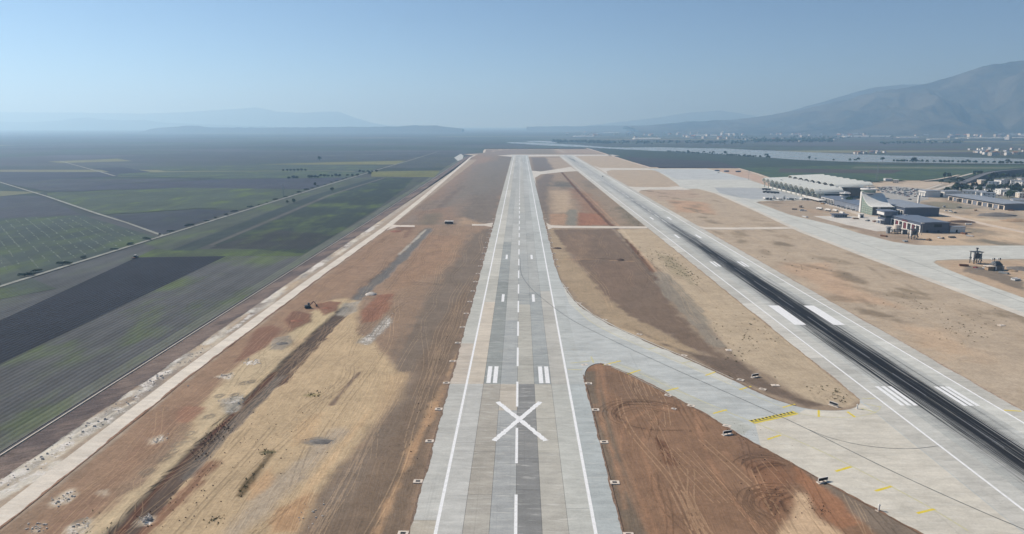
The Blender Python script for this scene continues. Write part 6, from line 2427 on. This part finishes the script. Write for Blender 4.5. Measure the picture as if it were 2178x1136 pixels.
# ================================================================== TREES
def tree_parts(seed, h=7.0, r=3.2):
    rr_ = random.Random(seed)
    t_ = MB()
    t_.bar((0, 0, -0.3), (0.15, 0.1, h * 0.45), 0.28, 6, 0, 0.16)
    t_.bar((0.15, 0.1, h * 0.42), (r * 0.4, 0.2, h * 0.7), 0.13, 5, 0, 0.05)
    t_.bar((0.15, 0.1, h * 0.42), (-r * 0.35, -0.3, h * 0.72), 0.13, 5, 0, 0.05)
    tm = t_.mesh('trunk', M_bark)
    c_ = MB()
    lobes = [(rr_.uniform(-.5, .5) * r, rr_.uniform(-.5, .5) * r, h * rr_.uniform(.5, .85), r * rr_.uniform(.35, .62)) for _ in range(6)]
    for i in range(230):
        l = rr_.choice(lobes)
        a, e = rr_.uniform(0, 6.28), math.asin(rr_.uniform(-0.8, 1))
        q_ = l[3] * rr_.uniform(0.75, 1.08)
        p = Vector((l[0] + q_ * math.cos(a) * math.cos(e), l[1] + q_ * math.sin(a) * math.cos(e), l[2] + q_ * math.sin(e)))
        s_ = rr_.uniform(0.35, 0.75) * r / 3.2
        u = Vector((rr_.gauss(0, 1), rr_.gauss(0, 1), rr_.gauss(0, 0.6))).normalized() * s_
        w = u.orthogonal().normalized() * s_ * 0.8
        c_.add([p - u, p + w, p + u, p - w], [(0, 1, 2, 3)])
    return tm, c_.mesh('crown', M_leaf if seed % 2 else M_leaf_dark)


TREES = [tree_parts(s, h, r) for s, h, r in ((1, 7.5, 3.6), (2, 9.0, 4.2), (3, 6.0, 3.2), (4, 4.2, 3.0))]
tcount = [0]


def tree(px, py, z, label, group, s=1.0, kind=None):
    x, y = G(px, py, z)
    k = tcount[0] % 3 if kind is None else kind
    tcount[0] += 1
    r_ = tag(empty('tree' if kind != 3 else 'bush', (x, y, z), random.uniform(0, 6.28)), label, 'tree' if kind != 3 else 'bush', group)
    tm, cm = TREES[k]
    inst('trunk', tm, (0, 0, 0), 0, r_, (s, s, s))
    inst('crown', cm, (0, 0, 0), 0, r_, (s * random.uniform(.9, 1.15), s * random.uniform(.9, 1.15), s * random.uniform(.85, 1.15)))


rt = random.Random(31)
for k in range(34):       # hedge of bushes along the long farm track
    y = 480 + 1250 * (k / 34.0) ** 1.25 + rt.uniform(-9, 9)
    r_ = tag(empty('bush', (-382.0 + rt.uniform(-2.5, 1.5), y, FIELD_Z + 0.3), rt.uniform(0, 6)), 'low dark bush in the hedge along the far side of the long farm track', 'bush', 'bushes along the long farm track')
    s = rt.uniform(0.5, 1.0)
    inst('trunk', TREES[3][0], (0, 0, 0), 0, r_, (s, s, s * .5))
    inst('crown', TREES[3][1], (0, 0, 0), 0, r_, (s, s * 2.4, s * .6))
for px, py, lab, s in ((707, 407, 'lone dark tree on the green strip below the farm track', 1.2), (625, 432, 'dark bush clump left of the lone tree on the green strip', 0.9), (612, 433, 'dark bush clump at the left end of the green strip scrub', 0.8),
                       (670, 396, 'small tree at the farm track beside a path end', 1.0), (680, 342, 'square dark clump of trees by the far yellow field', 2.2), (787, 373, 'dark bush at the corner of the near yellow field', 1.4)):
    tree(px, py, FIELD_Z + 0.3, lab, 'scattered field trees', s, 2)
for px0, px1, py, n_ in ((603, 650, 364.5, 7), (658, 676, 379.5, 4), (683, 722, 377, 6), (615, 632, 381, 3), (740, 760, 375, 3), (765, 800, 367, 5)):
    for k in range(n_):
        tree(px0 + (px1 - px0) * k / max(1, n_ - 1), py - 0.4 * k / n_, FIELD_Z + 0.3, 'low dark bush in a short hedge line out in the left fields', 'short hedge lines in the left fields', rt.uniform(1.0, 1.5), 3)
for (x0, y0, x1, y1, n_, zz, lab, grp) in ((2000, 392, 2050, 388, 7, 0, 'tree where the twin streets meet the flyover ramp', 'trees at the flyover foot'),
                                           (2010, 408, 2075, 409, 13, 0, 'tree in the dark row behind the white sheds', 'trees behind the white sheds'),
                                           (2080, 402, 2178, 408, 16, 0, 'tree among the white houses at the right margin', 'trees among the right-hand houses'),
                                           (2090, 392, 2178, 398, 12, 0, 'tree between the flyover and the white houses', 'trees below the flyover'),
                                           (2005, 378, 2030, 376, 6, -2, 'tree in the clump at the flyover ramp start', 'trees at the ramp start'),
                                           (2062, 377, 2090, 372, 5, -2, 'tree on the verge between the two ramps', 'trees between the ramps'),
                                           (1776, 389, 1800, 390, 5, 0, 'tree on the bare edge behind the terminal roof', 'trees behind the terminal'),
                                           (1800, 433, 1828, 441, 5, 0, 'tree between the grey-roofed hall and the control tower', 'trees by the grey-roofed hall'),
                                           (1820, 394, 1850, 396, 6, 0, 'tree beyond the terminal end canopy', 'trees beyond the end canopy')):
    for k in range(n_):
        t = rt.random()
        tree(x0 + (x1 - x0) * t, y0 + (y1 - y0) * t + rt.uniform(-2.5, 2.5), zz, lab, grp, rt.uniform(0.9, 1.5))
def reach(px):
    return 'river reach left of the terminal roof' if px < 1620 else 'river reach above the terminal' if px < 1850 else 'river reach above the car park' if px < 2010 else 'river reach above the flyover'


for k in range(24):       # scattered trees by the river
    px = rt.uniform(1420, 2178)
    tree(px, rt.choice([np.interp(px, [1240, 1420, 1600, 1800, 2178], [311.5, 321, 332, 342.5, 347]) + 0.8 + rt.random() * 0.6]), -2.6, 'dark tree on the near bank of the %s' % reach(px), 'trees on the near bank of the %s' % reach(px), rt.uniform(1.0, 1.8))


def belt(px0, py0, px1, py1, n_, spread, h, seed, label):
    """a far wood that reads as one mass"""
    rr_ = random.Random(seed)
    b_ = MB()
    for i in range(n_):
        t = rr_.random()
        x, y = G(px0 + (px1 - px0) * t, py0 + (py1 - py0) * t + rr_.gauss(0, spread), -3.0)
        hh = h * rr_.uniform(0.6, 1.3)
        b_.blob(x, y, -3.0 + hh * 0.55, hh * rr_.uniform(.5, .9), hh * rr_.uniform(.5, .9), hh * 0.5, 0, seed * 1000 + i, 0.3, 6, 4)
    tag(b_.build('wood', M_leaf_dark), label, 'wood', kind='stuff')


belt(1600, 300, 1770, 300, 170, 1.3, 15, 1, 'dark wood on the plain beyond the wide river reach')
belt(1175, 301, 1300, 304.5, 110, 1.0, 13, 2, 'dark tree belt on the far bank above the runway ends')
belt(1300, 304, 1600, 303, 150, 1.6, 11, 3, 'loose tree belt along the far river bank')
belt(1870, 305, 2050, 303, 70, 0.8, 9, 4, 'low dark orchard strip below the far villages')
belt(1420, 322.5, 1640, 335.5, 90, 0.25, 5, 5, 'reedy dark fringe on the near river bank')
belt(1560, 296, 1900, 291, 120, 1.6, 10, 6, 'scattered trees between the far villages')
belt(1900, 343, 2178, 347.5, 80, 0.4, 5, 7, 'reed fringe on the near bank at the right margin')


# ================================================================== HOUSES
def house_mesh(w, d, h, gable, m_roof, wins=True):
    b_ = MB()
    b_.box(-w / 2, w / 2, -d / 2, d / 2, -0.5, h, 0)
    if gable:
        e = 0.5
        b_.add([(-w / 2 - e, -d / 2 - e, h), (w / 2 + e, -d / 2 - e, h), (w / 2 + e, d / 2 + e, h), (-w / 2 - e, d / 2 + e, h), (-w / 2 - e, 0, h + d * 0.22), (w / 2 + e, 0, h + d * 0.22)],
               [(0, 1, 5, 4), (2, 3, 4, 5), (0, 4, 3), (1, 2, 5), (3, 2, 1, 0)], 1)
    else:
        b_.box(-w / 2 - .3, w / 2 + .3, -d / 2 - .3, d / 2 + .3, h + .01, h + 0.5, 1)
    if wins:
        nf = max(1, int(h / 3))
        for f in range(nf):
            for k in range(3):
                xx = -w / 2 + w * (k + 0.5) / 3
                b_.box(xx - 0.6, xx + 0.6, -d / 2 - 0.06, -d / 2 - 0.01, 1 + 3 * f, 2.4 + 3 * f, 2)
            for k in range(2):
                yy_ = -d / 2 + d * (k + 0.5) / 2
                b_.box(-w / 2 - 0.06, -w / 2 - 0.01, yy_ - 0.6, yy_ + 0.6, 1 + 3 * f, 2.4 + 3 * f, 2)
    return b_.mesh('house', [M_house, m_roof, M_dark])


M_tile = mat('red_tile_roof', (168, 112, 90), 0.9, 0.25, 0.3)
HM = [house_mesh(12, 9, 6, True, M_tile), house_mesh(11, 11, 6.5, False, M_roof_white), house_mesh(14, 10, 9, False, M_roof_grey), house_mesh(18, 9, 5, True, M_roof_grey)]
rh = random.Random(41)


def house(px, py, z, label, group, s=1.0, k=None, c=None):
    x, y = G(px, py, z)
    kk_ = rh.randrange(4) if k is None else k
    cc = c or rh.choice([(232, 228, 222), (226, 216, 202), (214, 208, 204), (238, 236, 232), (206, 192, 176)])
    o_ = inst('house', HM[kk_], (x, y, z), rh.choice([0, 1.57, 0.4, -0.5]) + rh.uniform(-.15, .15), None, (s, s, s), A(*cc))
    if k is None:
        look = ('white' if min(cc) > 220 else 'cream' if cc[0] > 220 else 'beige') + [' gabled red-roofed', ' flat-roofed', ' tall flat-roofed', ' long gabled'][kk_]
        label = label.replace('pale house', look + ' house')
        group = group + ', ' + look
    return tag(o_, label, 'house', group)


for (px, py, lab) in ((2112, 400, 'white house left of the tree clump at the right margin'), (2127, 396, 'white tall house below the flyover'), (2160, 397, 'white house group leader at the right margin'), (2172, 399, 'white house at the very right margin below the flyover'),
                      (2100, 426, 'small white block on the roofline behind the open depot')):
    house(px, py, 0.0, lab, 'white houses by the flyover', 1.25, 2, (236, 234, 230))
for k in range(5):        # long white sheds behind the depot
    px = 2075 + 14 * k
    x, y = G(px, 402 + 2.0 * k)
    o_ = tag(inst('long_shed', HM[3], (x, y, 0), 0.15, None, (1.3, 1.2, 0.9), A(238, 238, 236)), 'white long shed, number %s from the left in the row behind the open depot' % ['one', 'two', 'three', 'four', 'five'][k], 'shed', 'white sheds behind the depot')
for k in range(30):
    t = rh.random()
    house(2060 + 120 * t, rh.uniform(318, 332), -2.4, 'pale house in the village on the far bank at the right margin', 'houses of the right river village', rh.uniform(0.9, 1.5))
for k in range(16):
    house(rh.uniform(1815, 1882), rh.uniform(323.5, 327.5), -2.4, 'pale house in the hamlet on the river bank point', 'houses of the river point hamlet', rh.uniform(0.8, 1.2))
for k in range(60):
    house(2020 + 158 * rh.random(), rh.gauss(287, 3.2), -2.4, 'pale house in the far town at the right foot of the mountain', 'houses of the far right town', rh.uniform(2.0, 3.4))
for k in range(34):
    house(rh.gauss(1955, 14), rh.gauss(283, 3.0), -2.4, 'pale house in the clustered far village below the mountain', 'houses of the clustered far village', rh.uniform(2.0, 3.2))
for k in range(64):
    house(rh.uniform(1640, 1900), rh.gauss(286, 2.4), -2.4, 'pale house in the spread-out far village left of the clustered one', 'houses of the spread-out far village', rh.uniform(1.8, 3.2))
for k in range(44):
    house(rh.uniform(1200, 1640), rh.gauss(287, 3.6), -2.4, 'pale house in the hazy far settlements above the runway ends', 'houses of the hazy far settlements', rh.uniform(2.0, 3.4))
for k in range(26):
    house(rh.uniform(1530, 1780), rh.uniform(296, 302), -2.4, 'pale house among the trees of the dark wood', 'houses by the dark wood', rh.uniform(1.0, 1.7))

# long pale greenhouses on the far plain
gm = MB()
for k in range(3):
    gm.prism([(-50, -18 + 12 * k), (50, -18 + 12 * k), (50, -6.2 + 12 * k), (-50, -6.2 + 12 * k)], 0, 3.2, 0)
    gm.add([(-50, -18 + 12 * k, 3.21), (50, -18 + 12 * k, 3.21), (50, -12 + 12 * k, 5.4), (-50, -12 + 12 * k, 5.4), (50, -6.2 + 12 * k, 3.21), (-50, -6.2 + 12 * k, 3.21)], [(0, 1, 2, 3), (3, 2, 4, 5)], 0)
ME_gh = gm.mesh('greenhouse', M_roof_white)
for (px, py, s, lab) in ((1375, 296, 2.2, 'long pale greenhouse left of the dark wood on the far plain'), (1500, 289, 2.4, 'long pale greenhouse in the hazy settlements'), (1560, 285, 2.0, 'pale greenhouse near the foot of the first slope'),
                         (1820, 291.5, 2.6, 'long pale greenhouse below the spread-out far village'), (1865, 291, 2.2, 'pale greenhouse right of the long one below the spread-out village'), (1930, 293, 1.8, 'pale greenhouse below the clustered village'),
                         (1995, 297, 1.6, 'pale greenhouse right of the clustered village'), (2055, 294.6, 1.6, 'first of five pale greenhouses below the right far town'), (2080, 294.8, 1.8, 'second of five pale greenhouses below the right far town'),
                         (2105, 294.6, 1.6, 'third of five pale greenhouses below the right far town'), (2132, 294.4, 1.7, 'fourth of five pale greenhouses below the right far town'), (2165, 294.0, 1.8, 'rightmost of five pale greenhouses below the right far town'),
                         (2170, 288, 1.6, 'bright greenhouse at the right margin inside the far town'), (1240, 291, 2.0, 'faint pale greenhouse above the runway ends'), (1300, 283, 2.2, 'faint far greenhouse high above the runway ends')):
    x, y = G(px, py, -2.6)
    tag(inst('greenhouse', ME_gh, (x, y, -2.6), rh.uniform(-.1, .1), None, (s, s * 0.9, s * 0.8)), lab, 'greenhouse')

# small far bits: dry shack rows behind the terminal and beside the apron
for k, (px, py, lab) in enumerate(((1800, 392, 'low dark site cabin behind the terminal roof'), (1812, 393, 'brown site cabin behind the terminal roof'), (1838, 389, 'brown cabin between the terminal and the mast'), (1848, 390, 'dark cabin just left of the mast cabin'),
                                   (1525, 364, 'low grey cabin on the earth strip beyond the apron'), (1545, 365.5, 'long grey cabin on the earth strip beyond the apron'), (1570, 366, 'dark cabin row end on the earth strip beyond the apron'))):
    x, y = G(px, py)
    r_ = bld('site_cabin', x, y, lab, 'cabin', 0.2)
    pbox(r_, 'wall', -6, 6, -2, 2, 0, 3, [M_wall_dark, M_rust, M_rust, M_steel_dark, M_wall_grey, M_wall_grey, M_steel_dark][k])
    pbox(r_, 'roof', -6.4, 6.4, -2.4, 2.4, 3.01, 3.4, [M_steel, M_rust, M_roof_grey, M_steel, M_roof_white, M_roof_grey, M_steel][k])
    pbox(r_, 'door', -1, 0, -2.08, -2.02, 0.1, 2.2, M_dark)

# ---- works clutter round the buildings
M_timber = mat('timber', (150, 122, 92), 0.9, 0.25)


def stack(px, py, kind, label, k):
    x, y = G(px, py)
    r_ = tag(empty('material_stack', (x, y, 0), k * 0.7), label, 'stack')
    m_ = [M_timber, M_steel, M_rust, M_wall_white, M_gravel][kind]
    for i in range(3):
        pbox(r_, 'bundle', -3.2, 3.2, -1.5 + 1.05 * i, -0.55 + 1.05 * i, 0.15, 1.1 + 0.25 * ((i + k) % 3), m_)
    pbox(r_, 'bearer', -2.2, -1.9, -1.6, 1.7, 0, 0.15, M_timber)
    pbox(r_, 'bearer', 1.9, 2.2, -1.6, 1.7, 0, 0.15, M_timber)


SP = [(1820, 466, 'left of the gatehouse'), (1845, 470, 'beside the gatehouse'), (1860, 472, 'near the lookout block'), (1712, 462, 'on the bare ground below the tan truck'), (1690, 446, 'on the bare ground left of the white van'),
      (1965, 470, 'behind the bay-fronted hall roof'), (1985, 482, 'beside the long spoil heap'), (2050, 498, 'right of the white site container'), (2062, 503, 'on tan earth right of the container'), (2025, 506, 'on tan earth below the container'),
      (1975, 511, 'by the white car before the bay-fronted hall'), (1925, 514, 'beside the small batching tower'), (1880, 503, 'left of the round tanks'), (2060, 478, 'at the right end of the spoil heaps'), (2040, 442, 'on the dark scrub left of the depot'),
      (2075, 448, 'before the open depot'), (2110, 446, 'beside the gravel mound'), (2150, 448, 'right of the open depot'), (1990, 447, 'by the dirt street bend'), (1935, 425, 'near the tall white pillar'), (1885, 427, 'behind the control tower cab'),
      (2135, 582, 'right of the aggregate plant'), (2050, 566, 'left of the dark batching tower'), (2160, 596, 'at the right margin on dark earth'), (1528, 367, 'on the earth strip beyond the apron'), (1750, 434, 'at the foot of the service canopy')]
KN = ['brown timber', 'grey steel', 'rusty steel', 'white block', 'grey stone']
for k, (px, py, wh) in enumerate(SP):
    stack(px, py, k % 5, '%s stack %s' % (KN[k % 5], wh), k)


def light_pole(x, y, h, label):
    r_ = tag(empty('light_pole', (x, y, 0)), label, 'light pole', 'tall light poles round the apron')
    b_ = MB()
    b_.bar((0, 0, 0), (0, 0, h), 0.28, 8, 0, 0.16)
    b_.build('pole', M_steel, r_)
    pbox(r_, 'lamp_head', -1.6, 1.6, -0.5, 0.5, h, h + 0.8, M_wall_white)


for k, (px, py) in enumerate(((1592, 384), (1660, 404), (1700, 416), (1742, 429), (1868, 464), (1925, 480), (1960, 500))):
    x, y = G(px, py)
    light_pole(x, y, 18 if k < 4 else 12, 'thin light pole, %s of seven from the far apron end' % ['first', 'second', 'third', 'fourth', 'fifth', 'sixth', 'seventh'][k])

# ---- more yards, sheds and trees at the right margin
for k, (px, py, kd, sc, lab) in enumerate(((2060, 412, 3, 1.0, 'grey long shed left end of the yards behind the depot'), (2090, 415, 3, 1.1, 'long shed in the middle of the yards behind the depot'), (2130, 413, 1, 1.2, 'white flat block in the yards behind the depot'),
                                           (2150, 416, 3, 1.2, 'long shed near the right margin in the yards'), (2172, 420, 1, 1.1, 'flat block at the right margin in the yards'), (2165, 432, 3, 1.0, 'long shed right of the open depot'),
                                           (2172, 440, 1, 0.8, 'small white block at the right margin below the yards'), (2088, 391, 1, 1.1, 'white block in the trees left of the tall white house'), (2140, 391, 2, 1.0, 'white block right of the tall white house'),
                                           (2175, 391, 2, 1.2, 'white block at the right margin under the flyover'), (2050, 399, 1, 0.9, 'small white block among trees near the twin streets'), (2022, 413, 3, 1.0, 'grey long shed right of the white sheds'),
                                           (2150, 405, 1, 1.0, 'white flat block among the right margin trees'), (2040, 429, 1, 0.7, 'small white hut left of the yellow loaders'), (1905, 389, 1, 0.9, 'small pale block beyond the car park'))):
    house(px, py, 0.0, lab, 'blocks and sheds at the right margin', sc, kd)
for (x0, y0, x1, y1, n_, lab, grp) in ((2030, 404, 2178, 411, 22, 'tree in the loose row through the right-hand yards', 'trees through the right-hand yards'), (2100, 420, 2178, 418, 8, 'tree among the parked cars right of the depot', 'trees by the parked cars'),
                                       (2100, 380, 2178, 384, 10, 'tree on the slope under the flyover', 'trees on the flyover slope')):
    for k in range(n_):
        t = rt.random()
        tree(x0 + (x1 - x0) * t, y0 + (y1 - y0) * t + rt.uniform(-2.5, 2.5), 0.0, lab, grp, rt.uniform(0.9, 1.6))

NUM = ['one', 'two', 'three', 'four', 'five', 'six', 'seven', 'eight', 'nine', 'ten', 'eleven', 'twelve', 'thirteen', 'fourteen']
for k in range(14):
    y = 955 + 8.2 * k
    cn, cc = CAR_COL[[0, 0, 1, 6, 3, 0, 2, 0, 1, 0, 4, 0, 3, 0][k]]
    o_ = inst('van' if k % 2 else 'parked_car', ME_van if k % 2 else ME_car, (447.5 + rc.uniform(-.8, .8), y, 0.06), rc.uniform(-.1, .1), None, None, A(*cc))
    tag(o_, '%s vehicle number %s from the near end along the grey-roofed hall' % (cn, NUM[k]), 'van' if k % 2 else 'car', 'vehicles along the grey-roofed hall')
for k in range(12):
    x, y = 478 + rc.uniform(-1, 1), 870 + 6.5 * k
    cn, cc = rc.choice(CAR_COL)
    o_ = inst('parked_car', ME_car, (x, y, 0.02), rc.uniform(-.15, .15), None, None, A(*cc))
    tag(o_, '%s car number %s from the near end beside the storage hall pillars' % (cn, NUM[k]), 'car', 'cars beside the storage hall')
